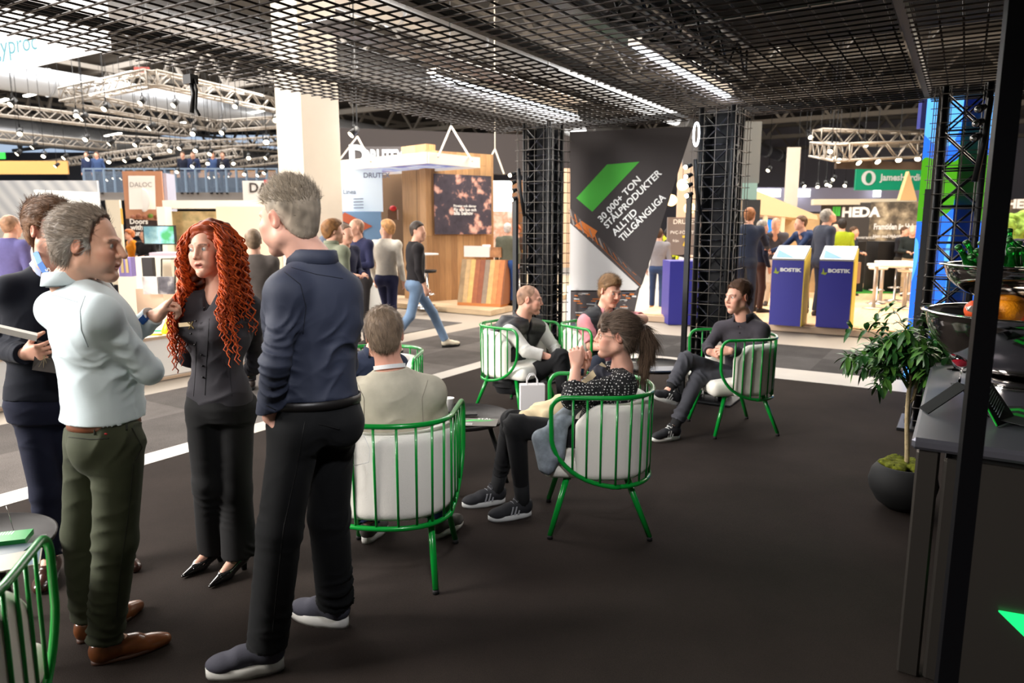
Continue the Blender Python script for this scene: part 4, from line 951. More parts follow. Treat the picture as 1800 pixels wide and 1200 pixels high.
def make_shoe(body, ft, an, sp, s, near, up, kn):
    hl, d, L = ft; L = max(L, .24); Q = frame(d, up); kind = sp.get('kind', 'sneaker'); T = lambda *p: hl + Q @ (np.array(p))
    sole = {'sneaker': .030, 'chunky': .042, 'dress': .012, 'pump': .006}[kind]; hw = .0435 * s * sp.get('w', 1.)
    k_ = L / .29
    F = Field(.005 if near else .014)
    if kind == 'pump':
        F.cone(T(0, .03, .085), T(0, .045, .07), .030, .030, .01); F.cone(T(0, .04, .07), T(0, .17 * k_, .035), .034, .034, .02); F.cone(T(0, .17 * k_, .028), T(0, L, .012), .032, .008, .02)
        F.cut(T(0, .16, .052), Q[:, 2] + Q[:, 1] * .12, .13); F.cone(T(0, .02, .12), T(0, .17, .085), .034, .030, .004, 's'); F.cut(T(0, .1, .003), -Q[:, 2], .2)
    else:
        F.ell(T(0, .045, sole + .035), (hw * .86, .05, .052), Q, .02); F.cone(T(0, .05, sole + .04), T(0, .16 * k_, sole + .028), .040 * s, .040 * s, .03)
        F.ell(T(0, .205 * k_, sole + .012), (hw * (1 if kind != 'dress' else .92), .085 * k_, .038 if kind != 'dress' else .032), Q, .02)
        if kind == 'dress': F.cone(T(0, .22 * k_, sole + .01), T(0, L - .02, sole + .008), .034, .02, .02)
        F.cone(T(0, .05, sole + .06), T(0, .07, sole + .09), .036, .036, .02)
        if sp.get('low', True): F.cut(T(0, .05, sole + .078), Q[:, 2] - Q[:, 1] * .25, .09)
        F.cut(T(0, .12, sole - .002), -Q[:, 2], .22)
    V, Fa = F.mesh(); o = mesh_obj('shoe', V, Fa, sp['m'], body)
    # sole outline
    mb = MB(); pr = []; K = 30
    for i in range(K):
        t = 2 * math.pi * i / K; y = L / 2 - L / 2 * math.cos(t); u = y / L
        w = hw * (.74 + .30 * math.sin(min(1, max(0, (u - .1) / .75)) * math.pi) ** .8 * (1 if u > .4 else .6)) * math.sqrt(max(0, 1 - (2 * u - 1) ** 6)) 
        if kind in ('dress', 'pump'): w *= (1 - .45 * ss((u - .72) / .28))
        pr.append((w * math.copysign(1, math.sin(t)) * (1 if abs(math.sin(t)) > 1e-6 else 0), y))
    if kind == 'pump':
        mb.cone = None; mb.cyl(T(0, .035, .06), T(0, .028, .0), .022, .012, 10)
    else:
        V = []
        for x, y in pr:
            toe = .012 * max(0, (y / L - .8) / .2) ** 2
            for z, e in ((0 + toe, .94), (sole * .4 + toe, 1.03), (sole + .004 + toe * .6, 1.0), (sole + .004 + toe * .6, .8)): V.append(T(x * e, L / 2 + (y - L / 2) * (1 if e > .9 else .94), z))
        F_ = [[i * 4 + j, ((i + 1) % K) * 4 + j, ((i + 1) % K) * 4 + j + 1, i * 4 + j + 1] for i in range(K) for j in range(3)] + [[i * 4 for i in range(K)][::-1], [i * 4 + 3 for i in range(K)]]
        mb.add(V, F_, 0, True)
    mb.build('sole', sp.get('sole_m', M['rubber']), o)
    if near and kind != 'pump':
        ml = MB()
        for i in range(5):
            y = .105 + .019 * i * k_; z = sole + .082 - .0105 * i
            if kind == 'dress': y = .10 + .014 * i; z = sole + .082 - .006 * i
            ml.tube([T(-.024, y - .004, z - .010), T(-.01, y, z), T(.01, y + .006, z), T(.024, y + .002, z - .010)], .0022, 5)
        ml.tube([T(0, .10, sole + .085), T(.02, .085, sole + .10), T(.032, .10, sole + .075), T(.004, .105, sole + .085)], .0016, 5); ml.tube([T(0, .10, sole + .085), T(-.02, .085, sole + .10), T(-.032, .10, sole + .075), T(-.004, .105, sole + .085)], .0016, 5)
        ml.build('laces', sp.get('lace_m', M['black']), o)
        if sp.get('stripes'):
            for side in (-1, 1):
                ms = MB()
                for i in range(3):
                    y = .095 + i * .022; ms.prism([T(side * .040, y, sole + .005), T(side * .040, y + .009, sole + .005), T(side * .034, y - .006, sole + .052), T(side * .034, y - .015, sole + .052)], Q[:, 0] * side * .004)
                ms.build('stripes', sp['stripes'], o)
    # ankle sock or skin
    if sp.get('sock'):
        MB().tube([an + (kn - an) * .0 - Q[:, 2] * .03, an + nrm(kn - an) * .03, an + nrm(kn - an) * .13], [.044 * s, .043 * s, .047 * s], 14).build('sock', sp['sock'], o)
# ---- joints from the picture: a vertical plane through the feet, off metres behind it
def plane(p0):
    k = np.array([*p0[:2], 0]) @ _fw
    def Vp(x, y, off=0.): r = ray(x, y); return CPOS + r * ((k + off) / (r @ _fw))
    return Vp
def standing(p0, az, H=1.76, arms=('down', 'down'), stride=0., look=None, lean=0., nod=0., splay=.1):
    """simple standing or walking figure; az = direction faced (world, radians)"""
    f = np.array([math.cos(az), math.sin(az), 0]); r = np.array([f[1], -f[0], 0]); p = np.array([*p0[:2], p0[2] if len(p0) > 2 else 0.]); k = H / 1.76
    T = lambda x, y, z: p + r * x * k + f * y * k + UP * z * k
    J = dict(pelvis=T(0, 0, .97), neck=T(0, .02 + lean, 1.49), head=T(0, .05 + lean * 1.2, 1.635), chest=f, face=f, base=p)
    if look is not None: J['face'] = np.array([math.cos(look), math.sin(look), 0])
    J['up'] = nrm(UP + J['face'] * nod); J['face'] = nrm(J['face'] - UP * nod)
    for q, sx, a, st in (('L', -1, arms[0], 1), ('R', 1, arms[1], -1)):
        J['hip' + q] = T(sx * .09, 0, .90); J['kn' + q] = T(sx * .10, stride * st * .28 + .03, .50); J['sh' + q] = T(sx * .185, .0 + lean, 1.42)
        hy = stride * st * .5 - .06; J['heel' + q] = T(sx * splay, hy - (.0), 0); J['toe' + q] = T(sx * (splay + .03), hy + .28, 0)
        J['kn' + q] = T(sx * .10, stride * st * .25 + .04 + (.08 * abs(stride) if st * stride < 0 else 0), .50)
        if a == 'down': el, wr = (sx * .235, -.02 + lean, 1.13), (sx * .235, .07 + lean, .88)
        elif a == 'front': el, wr = (sx * .235, .02 + lean, 1.14), (sx * .09, .27 + lean, 1.12)
        elif a == 'cross': el, wr = (sx * .23, .05 + lean, 1.15), (-sx * .03, .20 + lean, 1.17)
        elif a == 'reach': el, wr = (sx * .24, .22 + lean, 1.2), (sx * .22, .50 + lean, 1.12)
        elif a == 'chin': el, wr = (sx * .2, .18 + lean, 1.2), (sx * .05, .16 + lean, 1.45)
        elif a == 'back': el, wr = (sx * .25, -.10, 1.14), (sx * .06, -.17, 1.02)
        J['el' + q] = T(*el); J['wr' + q] = T(*wr); J['hd' + q] = nrm(J['wr' + q] - J['el' + q]); J['hn' + q] = r * sx if a in ('down',) else UP
    return J
# ================================================================ the hall around the stand
def base2(x1, y1, x2, y2, z=0.):
    a, b = PZ(x1, y1, z), PZ(x2, y2, z); return a, b, nrm(b - a), np.linalg.norm(b - a)
def wallbox(a, b, h, t, z0=0., mb=None, m=0):
    """upright slab between floor points a and b, thickness t going away from the camera"""
    mb = mb or MB(); d = nrm(b - a); n = nrm(np.cross(d, UP)); n = n if n @ _fw > 0 else -n
    a = np.array([a[0], a[1], z0]); b = np.array([b[0], b[1], z0]); return mb.prism([a, b, b + UP * h, a + UP * h], n * t, m)
hall_col = hall_column((503, 560), (581, 565), 9., '')
m = hall_col; a, b, d, w = base2(503, 560, 581, 565)
cc = a + d * .62 * w; mb = MB(); n_ = nrm(np.cross(d, UP)); n_ = -n_ if n_ @ _fw > 0 else n_
# vertical code and conduit on the hall column
fc = np.array(hall_col.location) + np.array([.0, -w * .35, 0]); 
mb = MB(); text(mb, 'CPT1 3.3', (fc[0] + w * .12, fc[1] - .002, 2.95), (0, 0, 1), (-1, 0, 0), height=.10); o = mb.build('column_code', cmat('code_grey', 150, 142, 132)); tag(o, 'small grey code CPT1 3.3 painted upright on the white hall column', 'lettering')
o = MB().tube([(fc[0] + w * .16, fc[1] - .02, z) for z in (3.6, 3.2, 2.9, 2.75)], .012, 6).build('cable', cmat('cable_grey', 120, 112, 100)); tag(o, 'thin grey cable hanging down the white hall column', 'cable')
# ---------------------------------------------------------------- left: white plinth with products
A, B = np.array([-7.42, -1.0, 0]), np.array([-7.42, 7.1, 0])
root = empty('display_plinth', (-8.3, 3, 0), 0, 'long low white display plinth across the aisle, behind the standing group', 'plinth')
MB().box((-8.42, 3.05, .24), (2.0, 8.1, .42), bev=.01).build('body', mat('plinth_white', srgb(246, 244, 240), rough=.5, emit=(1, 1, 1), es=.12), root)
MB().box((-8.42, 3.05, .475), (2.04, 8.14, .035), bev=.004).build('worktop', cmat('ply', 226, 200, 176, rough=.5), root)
MB().box((-7.40, 3.05, .015), (.03, 8.1, .03)).build('skirting', cmat('ply', 226, 200, 176), root)
def blob(p, r, m, name, label, cat):
    o = MB().lathe([(.0005, 0), (r * .9, 0), (r, .3 * r), (r * .55, 1.4 * r), (r * .3, 1.8 * r), (r * .32, 2.2 * r), (.0005, 2.3 * r)], p, 20).build(name, m); return tag(o, label, cat)
yel = cmat('yellow_plastic', 236, 206, 10, rough=.35)
def onpl(x, y): p = PZ(x, y, .49); return p
blob(onpl(296, 586), .075, yel, 'yellow_bottle', 'yellow plastic bottle on the white plinth beside the gesturing hand', 'bottle')
for i, (x, y, c, lab) in enumerate(((272, 583, (60, 170, 120), 'green pen lying on the white plinth'), (310, 584, (90, 150, 190), 'blue pen lying on the white plinth near the redhead'), (255, 590, (220, 200, 60), 'yellow marker lying on the white plinth'))):
    p = onpl(x, y) + UP * .012; o = MB().cyl(p, p + RT * .18 + FW * .02, .012, n=8).build('pen', cmat(f'pen{i}', *c)); tag(o, lab, 'pen')
# lit box panels at the far left end of the plinth
# ---------------------------------------------------------------- left: hanging white sign
mb = MB(); s0, s1 = P(-140, 50, 9.0), P(190, 92, 12.5)
sa = np.array([P(-160, 170, 8.6), P(172, 98, 13.0)]); 
lo0, lo1 = P(-120, 158, 8.6), P(196, 88, 12.4); hi0, hi1 = lo0 + UP * 1.6, lo1 + UP * 1.6
mb.prism([lo0, lo1, hi1, hi0], nrm(np.cross(lo1 - lo0, UP)) * -.15 if (np.cross(lo1 - lo0, UP) @ _fw) < 0 else nrm(np.cross(lo1 - lo0, UP)) * .15)
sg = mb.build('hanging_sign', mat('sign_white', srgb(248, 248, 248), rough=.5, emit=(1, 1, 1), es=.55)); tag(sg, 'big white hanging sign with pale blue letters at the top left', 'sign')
dsg = nrm(lo1 - lo0); nsg = np.cross(dsg, UP); nsg = nsg if nsg @ _fw < 0 else -nsg
t0 = lo0 + (lo1 - lo0) * .275 + UP * .24 + nsg * .01
mb = MB(); text(mb, 'gyproc', t0, dsg, UP, height=.26, out=0); V = mb.V[0]; mb.build('sign_letters', cmat('letter_cyan', 120, 196, 220), sg)
# ---------------------------------------------------------------- left: corrugated translucent wall, white wall, mezzanine
def px_wall(x0, y0, x1, y1, d0, d1, m, name, label, cat, t=.08, parent=None, struct=False):
    """upright panel whose near face shows at the box x0..x1, y0..y1 (y0 top), at depths d0, d1"""
    a0, b0 = P(x0, y1, d0), P(x1, y1, d1); a1 = P(x0, y0, d0); h = a1[2] - a0[2]
    b0 = np.array([b0[0], b0[1], a0[2]]); q = nrm(np.cross(b0 - a0, UP)); q = q if q @ _fw > 0 else -q
    o = MB().prism([a0, b0, b0 + UP * h, a0 + UP * h], q * t).build(name, m, parent)
    if struct: o['kind'] = 'structure'
    elif parent is None: tag(o, label, cat)
    o_ = o; return o_, a0, b0, h, -q
corr = bpy.data.materials.new('corrugated'); corr.use_nodes = True; nt = corr.node_tree; b_ = nt.nodes['Principled BSDF']; wv = nt.nodes.new('ShaderNodeTexWave'); wv.bands_direction = 'DIAGONAL'; wv.inputs['Scale'].default_value = 1.2; tc = nt.nodes.new('ShaderNodeTexCoord')
nt.links.new(tc.outputs['Object'], wv.inputs[0]); rp = nt.nodes.new('ShaderNodeValToRGB'); rp.color_ramp.elements[0].color = (*srgb(196, 200, 206), 1); rp.color_ramp.elements[1].color = (*srgb(226, 228, 230), 1); nt.links.new(wv.outputs[0], rp.inputs[0]); nt.links.new(rp.outputs[0], b_.inputs['Base Color']); b_.inputs['Roughness'].default_value = .4
px_wall(-140, 318, 178, 405, 20, 20, corr, 'corrugated_panel', 'translucent corrugated wall of a stand at the left', 'panel')
px_wall(-140, 404, 60, 500, 17, 17, cmat('booth_white2', 236, 232, 226), 'booth_wall', 'low white booth wall behind the man in the purple shirt', 'wall')
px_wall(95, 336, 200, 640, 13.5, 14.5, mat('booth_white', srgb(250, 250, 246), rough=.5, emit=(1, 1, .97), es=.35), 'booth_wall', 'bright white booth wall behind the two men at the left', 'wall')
px_wall(198, 352, 222, 500, 16, 16, cmat('booth_cream', 240, 228, 206), 'booth_pillar', 'cream booth pillar left of the brown banner', 'pillar')
px_wall(207, 366, 214, 394, 15.8, 15.8, cmat('ochre', 200, 150, 50), 'ochre_panel', 'small ochre panel on the cream pillar left of the brown banner', 'panel')
px_wall(-200, 283, 120, 306, 34, 34, cmat('balcony_ochre', 226, 170, 100), 'mezzanine_band', 'ochre band of the far mezzanine at the left', 'wall', struct=True)
px_wall(120, 288, 600, 330, 62, 62, cmat('mezz_dark', 120, 126, 142), 'mezzanine_wall', '', 'wall', struct=True)
px_wall(150, 338, 560, 352, 30, 30, cmat('mezz_grey', 140, 134, 130), 'mezzanine_floor', '', '', struct=True)
px_wall(300, 300, 520, 312, 40, 40, cmat('balcony_ochre2', 214, 160, 96), 'mezzanine_band', '', '', struct=True)
o, *_ = px_wall(-120, 238, 500, 268, 66, 66, mat('skylight', srgb(190, 214, 240), emit=srgb(200, 222, 250), es=.55), 'window_9', '', '', struct=True)
o, *_ = px_wall(-120, 268, 500, 290, 66, 66, cmat('far_grey', 128, 132, 146), 'wall_far', '', '', struct=True)
# railing with posts on the mezzanine and the people behind it
root = empty('mezzanine_railing', tuple(P(340, 338, 29.5)), 0, 'blue glass railing of the mezzanine beyond the booths', 'railing')
a, b = P(150, 338, 29.6), P(560, 338, 29.6); top = UP * .95
MB().bar(a + top, b + top, .06).build('handrail', cmat('rail_blue', 120, 138, 158, rough=.3), root)
for k in range(24):
    q = a + (b - a) * k / 23; MB().bar(q, q + top, .07).build('post', cmat('rail_blue', 150, 176, 200), root)
MB().prism([a, b, b + top * .9, a + top * .9], FW * .01).build('glass_panel', mat('rail_glass', srgb(120, 136, 156), rough=.1, alpha=.3), root)
# ---------------------------------------------------------------- the brown hanging banners, DALOC stand
def printed(name, x0, y0, x1, y1, d0, d1, m, label, cat='banner', t=.05, es=0):
    return px_wall(x0, y0, x1, y1, d0, d1, m, name, label, cat, t)
def noise_print(name, cols, scale=3., rough=.6, stretch=(1, 1, 1), es=0., detail=6):
    m = bpy.data.materials.new(name); m.use_nodes = True; nt = m.node_tree; b = nt.nodes['Principled BSDF']; tc = nt.nodes.new('ShaderNodeTexCoord'); mp = nt.nodes.new('ShaderNodeMapping'); mp.inputs['Scale'].default_value = stretch
    n = nt.nodes.new('ShaderNodeTexNoise'); n.inputs['Scale'].default_value = scale; n.inputs['Detail'].default_value = detail; rp = nt.nodes.new('ShaderNodeValToRGB'); nt.links.new(tc.outputs['Object'], mp.inputs[0]); nt.links.new(mp.outputs[0], n.inputs[0]); nt.links.new(n.outputs[0], rp.inputs[0])
    rp.color_ramp.elements[0].position = .34; rp.color_ramp.elements[1].position = .66; rp.color_ramp.elements[0].color = (*srgb(*cols[0]), 1); rp.color_ramp.elements[1].color = (*srgb(*cols[-1]), 1)
    for i, c in enumerate(cols[1:-1]): e = rp.color_ramp.elements.new(.34 + .32 * (i + 1) / (len(cols) - 1)); e.color = (*srgb(*c), 1)
    nt.links.new(rp.outputs[0], b.inputs['Base Color']); b.inputs['Roughness'].default_value = rough
    if es: nt.links.new(rp.outputs[0], b.inputs['Emission Color']); b.inputs['Emission Strength'].default_value = es
    return m
o, a, b, h, n = printed('hanging_banner', 224, 302, 292, 416, 19, 19, cmat('banner_brown', 196, 140, 108), 'brown hanging banner reading DALOC, Doors with purpose')
d = nrm(b - a); w = np.linalg.norm(b - a)
mb = MB(); c = lambda u, v, e=.02: a + d * w * u + UP * h * v + n * e
mb.prism([c(.12, .42), c(.80, .42), c(.84, .93), c(.16, .93)], n * .004, 0); mb.ball(c(.5, .56, .03), (w * .30, .02, w * .30), 20, 0)
mb.prism([c(0, 0), c(1, 0), c(1, .24), c(0, .28)], n * .006, 1)
for k in range(5): mb.ball(c(.2 + .15 * k, .30 + .02 * (k % 2), .03), (w * .12, .03, w * .06), 10, 3 if k != 3 else 4)
text(mb, 'DALOC', c(.2, .76, .03), d, UP, width=w * .56, m=2, bold=.0, out=.02); text(mb, 'Doors', c(.12, .20, .03), d, UP, height=w * .13, m=0, bold=.03, out=.02); text(mb, 'with', c(.12, .11, .03), d, UP, height=w * .13, m=0, bold=.03, out=.02); text(mb, 'purpose', c(.12, .02, .03), d, UP, height=w * .13, m=0, bold=.03, out=.02)
mb.build('print', [cmat('print_cream', 250, 246, 240), cmat('print_brown', 52, 36, 32), cmat('print_grey', 150, 140, 136), cmat('hand_tan', 150, 92, 66), cmat('leaf_print', 110, 140, 50)], o)
px_wall(292, 305, 307, 380, 19.3, 19.9, cmat('banner_side', 168, 168, 186), 'hanging_banner', 'narrow grey side banner right of the brown DALOC banner', 'banner')
o, a, b, h, n = printed('hanging_sign', 428, 318, 500, 358, 18, 18, cmat('sign_grey', 218, 216, 214), 'pale grey hanging DALOC sign left of the white hall column', 'sign')
d = nrm(b - a); w = np.linalg.norm(b - a); mb = MB(); text(mb, 'DALOC', a + d * w * .18 + UP * h * .5 + n * .02, d, UP, height=h * .42, m=0, bold=.02, out=.01); mb.box(a + d * w * .58 + UP * h * .93 + n * .02, (.12, .02, .12), m=1); mb.build('letters', [cmat('letters_dark', 60, 52, 50), cmat('letters_red', 206, 40, 50)], o)
# cream door-frame booth with green printed wall
px_wall(286, 352, 500, 366, 15, 15, cmat('booth_cream2', 244, 238, 226), 'booth_beam', 'cream beam of the door stand behind the redhead', 'beam', t=.5)
px_wall(290, 364, 304, 560, 15, 15, cmat('booth_cream2', 244, 238, 226), 'booth_pillar', 'cream pillar of the door stand right of the brown banner', 'pillar', t=.3)
px_wall(300, 372, 392, 560, 15.6, 15.6, noise_print('forest_print', [(92, 84, 52), (150, 130, 84), (206, 178, 128), (120, 116, 70)], 1.6), 'printed_wall', 'forest printed wall behind the redhead', 'wall')
px_wall(392, 364, 500, 560, 15.2, 15.2, cmat('booth_warm', 246, 226, 196), 'booth_wall', 'warm white wall between the redhead and the tall man', 'wall')
for i, (x, y, lab) in enumerate(((442, 384, 'upper small brown picture on the warm white wall'), (442, 420, 'lower small brown picture on the warm white wall'))):
    o, *_ = px_wall(x - 7, y - 11, x + 9, y + 13, 15.1, 15.1, noise_print(f'pic{i}', [(110, 80, 50), (200, 160, 110), (150, 110, 76)], 5.), 'picture', lab, 'picture', t=.02)
# screen on a stand
r_ = px_wall(253, 396, 309, 430, 12.6, 12.6, cmat('tv_black', 14, 14, 16), 'television', 'television on a thin black stand left of the redhead', 'television', t=.06)
a, b, h, n = r_[1:]; d = nrm(b - a); w = np.linalg.norm(b - a)
mb = MB(); mb.prism([a + d * .02 + UP * .02 + n * .002, b - d * .02 + UP * .02 + n * .002, b - d * .02 + UP * (h - .02) + n * .002, a + d * .02 + UP * (h - .02) + n * .002], n * .004); mb.build('screen', noise_print('tv_picture', [(70, 110, 120), (120, 150, 150), (150, 190, 220), (60, 150, 90)], 2.4, es=.5), r_[0])
c = (a + b) / 2; MB().cyl(c + n * -.03, (c[0], c[1], 0), .03, n=10).box((c[0], c[1], .01), (.5, .4, .02)).build('stand', M['black'], r_[0])
# counters and goods of that stand
def block(x0, y0, x1, y1, d, depth, m, name, label, cat='counter', z0=0.):
    a, b = P(x0, y0, d), P(x1, y0, d); H = a[2]; q = FW * depth; a = np.array([a[0], a[1], z0]); b = np.array([b[0], b[1], z0])
    if y1 is not None: z0 = P(x0, y1, d)[2]; a[2] = b[2] = z0
    o = MB().prism([a, b, b + UP * (H - z0), a + UP * (H - z0)], q).build(name, m); return tag(o, label, cat)
cream_b = cmat('block_cream', 238, 226, 204)
block(236, 452, 300, 585, 10.8, .8, cream_b, 'display_counter', 'cream display counter left of the redhead, behind the gesturing hand')
block(204, 458, 238, 560, 11.6, .5, cmat('sample_case', 214, 200, 184), 'sample_case', 'pale sample case behind the chin of the man in the pale blue shirt', 'case')
block(238, 507, 286, 560, 9.9, .6, cmat('ply', 226, 200, 176), 'low_shelf', 'low plywood shelf behind the blue watch', 'shelf')
block(262, 444, 310, 452, 11.2, .4, cmat('shelf_lilac', 170, 156, 170), 'shelf_board', 'lilac grey shelf board under the television', 'shelf')
for i, (x, lab) in enumerate(((252, 'pale picture book standing on the cream counter'), (280, 'dark picture book standing on the cream counter'))):
    o, a, b, h, n = px_wall(x, 486, x + 26, 517, 9.8, 9.8, noise_print(f'book{i}', [[(190, 196, 206), (226, 226, 226), (150, 160, 180)], [(40, 40, 48), (90, 90, 100), (200, 200, 200)]][i], 4.), 'picture_book', lab, 'book', t=.04)
root = empty('sample_display', tuple(P(290, 500, 10.2)), 0, 'thin black wire display frame holding small samples beside the redhead', 'frame')
for x in (284, 308): MB().bar(P(x, 510, 10.2), P(x, 455, 10.2), .015).build('upright', M['black'], root)
MB().bar(P(284, 455, 10.2), P(308, 455, 10.2), .015).build('crossbar', M['black'], root)
o, a, b, h, n = px_wall(210, 452, 232, 486, 9.6, 9.6, cmat('bag_purple', 128, 116, 178), 'purple_bag', 'purple and sand striped paper bag beside the chin of the pale blue shirt man', 'bag', t=.12)
for k in range(2): d = nrm(b - a); w = np.linalg.norm(b - a); MB().prism([a + d * w * (.2 + .38 * k) + UP * h * .2 + n * .003, a + d * w * (.42 + .38 * k) + UP * h * .2 + n * .003, a + d * w * (.40 + .36 * k) + UP * h * .95 + n * .003, a + d * w * (.2 + .38 * k) + UP * h * .95 + n * .003], n * .003).build('stripe', cmat('bag_sand', 190, 170, 120), o)
o, *_ = px_wall(252, 452, 270, 500, 10.5, 10.5, cmat('coat_dark', 44, 40, 42), 'hanging_coat', 'dark coat hanging at the cream counter', 'coat', t=.1)
# ---------------------------------------------------------------- DRUTEX stand
wood_v = planks('oak_cladding', srgb(186, 144, 98), srgb(150, 110, 72), w=.14, axis='z', length=3.0)
deck = planks('deck_wood', srgb(206, 182, 150), srgb(194, 168, 134), w=.18, axis='x', length=2.4, gap=.8)
pR = np.array([-7.53, 11.2, 0]); 
tag(MB().prism([(-7.53, 11.2, 0), (-13.5, 11.4, 0), (-17, 20, 0), (-8.4, 21, 0)][::-1], (0, 0, .10)).build('booth_platform', deck), 'low wooden platform of the stand with the wooden wall', 'platform')
px_wall(600, 226, 1012, 300, 21, 23, cmat('dark_wall', 62, 58, 60, rough=.8), 'wall_dark', '', '', struct=True, t=.3)
o = px_wall(752, 268, 868, 540, 15.2, 16.2, wood_v, 'wooden_wall', 'wood clad booth wall carrying the pink flower poster', 'wall', t=.25)[0]
px_wall(712, 263, 754, 540, 16.0, 15.4, wood_v, 'wooden_wall', 'narrow wood clad side wall left of the flower poster', 'wall', t=.25)
px_wall(672, 300, 716, 525, 17.0, 16.5, cmat('niche_brown', 92, 70, 50, rough=.8), 'niche_wall', 'dark brown niche between the blue poster and the wooden wall', 'wall')
px_wall(585, 294, 592, 520, 15.1, 15.1, wood_v, 'booth_post', 'wooden frame post left of the pale blue poster', 'post')
blossom = noise_print('blossom_print', [(48, 42, 56), (56, 50, 64), (60, 52, 66), (66, 58, 70), (190, 140, 128), (226, 184, 166)], 4.2, detail=9)
o, a, b, h, n = px_wall(765, 306, 864, 412, 15.0, 15.8, blossom, 'flower_poster', 'dark poster with pink blossoms on the wooden wall', 'poster', t=.03)
d = nrm(b - a); w = np.linalg.norm(b - a); mb = MB()
for k in range(3): text(mb, ('Fönster och dörrar', 'för alla hus och', 'alla behov')[k], a + d * w * .32 + UP * h * (.46 - .065 * k) + n * .004, d, UP, width=w * (.40 - .06 * (k == 2)), bold=.03)
mb.build('caption', wht, o)
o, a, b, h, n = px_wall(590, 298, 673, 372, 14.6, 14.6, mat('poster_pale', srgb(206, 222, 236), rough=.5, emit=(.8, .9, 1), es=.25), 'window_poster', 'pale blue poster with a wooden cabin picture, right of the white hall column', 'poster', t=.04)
d = nrm(b - a); w = np.linalg.norm(b - a); q = lambda u, v, e=.01: a + d * w * u + UP * h * v + n * e
mb = MB(); text(mb, 'Linea', q(.18, .42), d, UP, height=.09, m=0, bold=.02); mb.build('heading', cmat('cap_grey', 120, 130, 150), o); mb = MB(); text(mb, 'DRUTEX', q(.62, .80), d, UP, height=.10, m=0, bold=.02)
for k in range(4): mb.box(q(.42, .30 - .07 * k), (w * .46, .02, .018), m=0)
mb.build('caption', [cmat('cap_grey', 120, 130, 150)], o)
o2, a, b, h, n = px_wall(590, 372, 673, 500, 14.6, 14.6, mat('poster_sky', srgb(120, 160, 206), rough=.5), 'cabin_picture', '', '', t=.04, parent=o); q = lambda u, v, e=.01: a + d * w * u + UP * h * v + n * e
mb = MB(); mb.prism([q(.04, .5), q(.62, .5), q(.62, .86), q(.2, .97), q(.04, .88)], n * .004, 0); mb.prism([q(.12, .9, .02), q(.25, .99, .02), q(.82, .80, .02), q(.62, .74, .02)], n * .004, 1); mb.prism([q(.1, .5, .02), q(.55, .5, .02), q(.55, .7, .02), q(.1, .78, .02)], n * .003, 2); mb.prism([q(0, .0, .02), q(1, 0, .02), q(1, .34, .02), q(0, .5, .02)], n * .003, 3)
mb.build('picture', [cmat('cabin_grey', 96, 92, 100), cmat('cabin_red', 190, 96, 66), cmat('cabin_orange', 196, 140, 84), cmat('deck_print', 150, 96, 66)], o)
px_wall(590, 500, 690, 548, 13.4, 13.6, cmat('white_block', 240, 238, 232), 'white_plinth', 'white plinth under the cabin poster, between the walking people', 'plinth', t=.5)
o, *_ = px_wall(682, 368, 698, 386, 15.6, 15.6, cmat('planter', 120, 84, 56), 'wall_planter', 'small brown wall box with red flowers in the niche', 'planter', t=.2); MB().ball(P(691, 366, 15.55), (.09, .06, .06), 10).build('flowers', cmat('flower_red', 210, 40, 40), o)
# hanging white frame with cables
root = empty('hanging_canopy', tuple(P(710, 290, 13.5)), 0, 'white hanging frame with a printed underside over the wooden stand', 'frame')
fa, fb, fc_, fd_ = P(585, 292, 12.6), P(752, 278, 14.6), P(842, 286, 13.2), P(706, 306, 11.6)
zf = np.mean([k[2] for k in (fa, fb, fc_, fd_)]); fa, fb, fc_, fd_ = [np.array([*k[:2], zf]) for k in (P(586, 298, 12.9), P(752, 282, 17.0), P(843, 290, 14.3), P(700, 300, 11.6))]
zf = 2.92
co = [PZ(586, 292, zf), PZ(752, 277, zf), PZ(842, 286, zf)]; co.append(co[0] + (co[2] - co[1]))
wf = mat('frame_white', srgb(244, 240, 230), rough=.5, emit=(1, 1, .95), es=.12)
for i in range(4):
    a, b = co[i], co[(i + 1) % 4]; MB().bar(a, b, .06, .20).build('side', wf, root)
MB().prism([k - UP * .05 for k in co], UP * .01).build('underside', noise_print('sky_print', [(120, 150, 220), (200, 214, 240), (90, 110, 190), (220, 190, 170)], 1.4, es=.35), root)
for (x, y, i0, i1) in ((628, 240, 0, 0), (793, 222, 1, 2)):
    pts = {0: (PZ(590, 290, zf), PZ(652, 284, zf)), 1: (PZ(770, 276, zf), PZ(830, 283, zf))}[i0]
    ap = P(x, y, 14.5)
    for k in pts: MB().bar(k, ap, .028).build('cable', cmat('cable_white', 200, 190, 176), root)
    MB().bar(ap, ap + UP * 5.5, .02).build('hoist_line', M['black'], root)
ap = P(870, 262, 17)
mb = MB().bar(ap, P(850, 300, 17), .03).bar(ap, P(886, 306, 17), .03).bar(ap, ap + UP * 5, .015); tag(mb.build('hanging_cable', cmat('cable_white', 200, 190, 176)), 'white V shaped hanging cable above the far pale poster', 'cable')
# back-lit letters
o, a, b, h, n = px_wall(615, 258, 712, 288, 17.5, 17.5, cmat('sign_back', 60, 56, 58), 'letter_sign', 'glowing white DRUTEX letter sign above the hanging frame', 'sign', t=.05)
mb = MB(); d = nrm(b - a); w = np.linalg.norm(b - a); em = emat('letter_glow', (1, 1, .96), 1.6)
text(mb, 'D', a + n * .04, d, UP, height=.44, bold=.06, out=.0); text(mb, 'DRUTEX', a + d * w * .24 + n * .04, d, UP, width=w * .76, height=.34, bold=.04, out=.0); mb.build('letters', em, o)
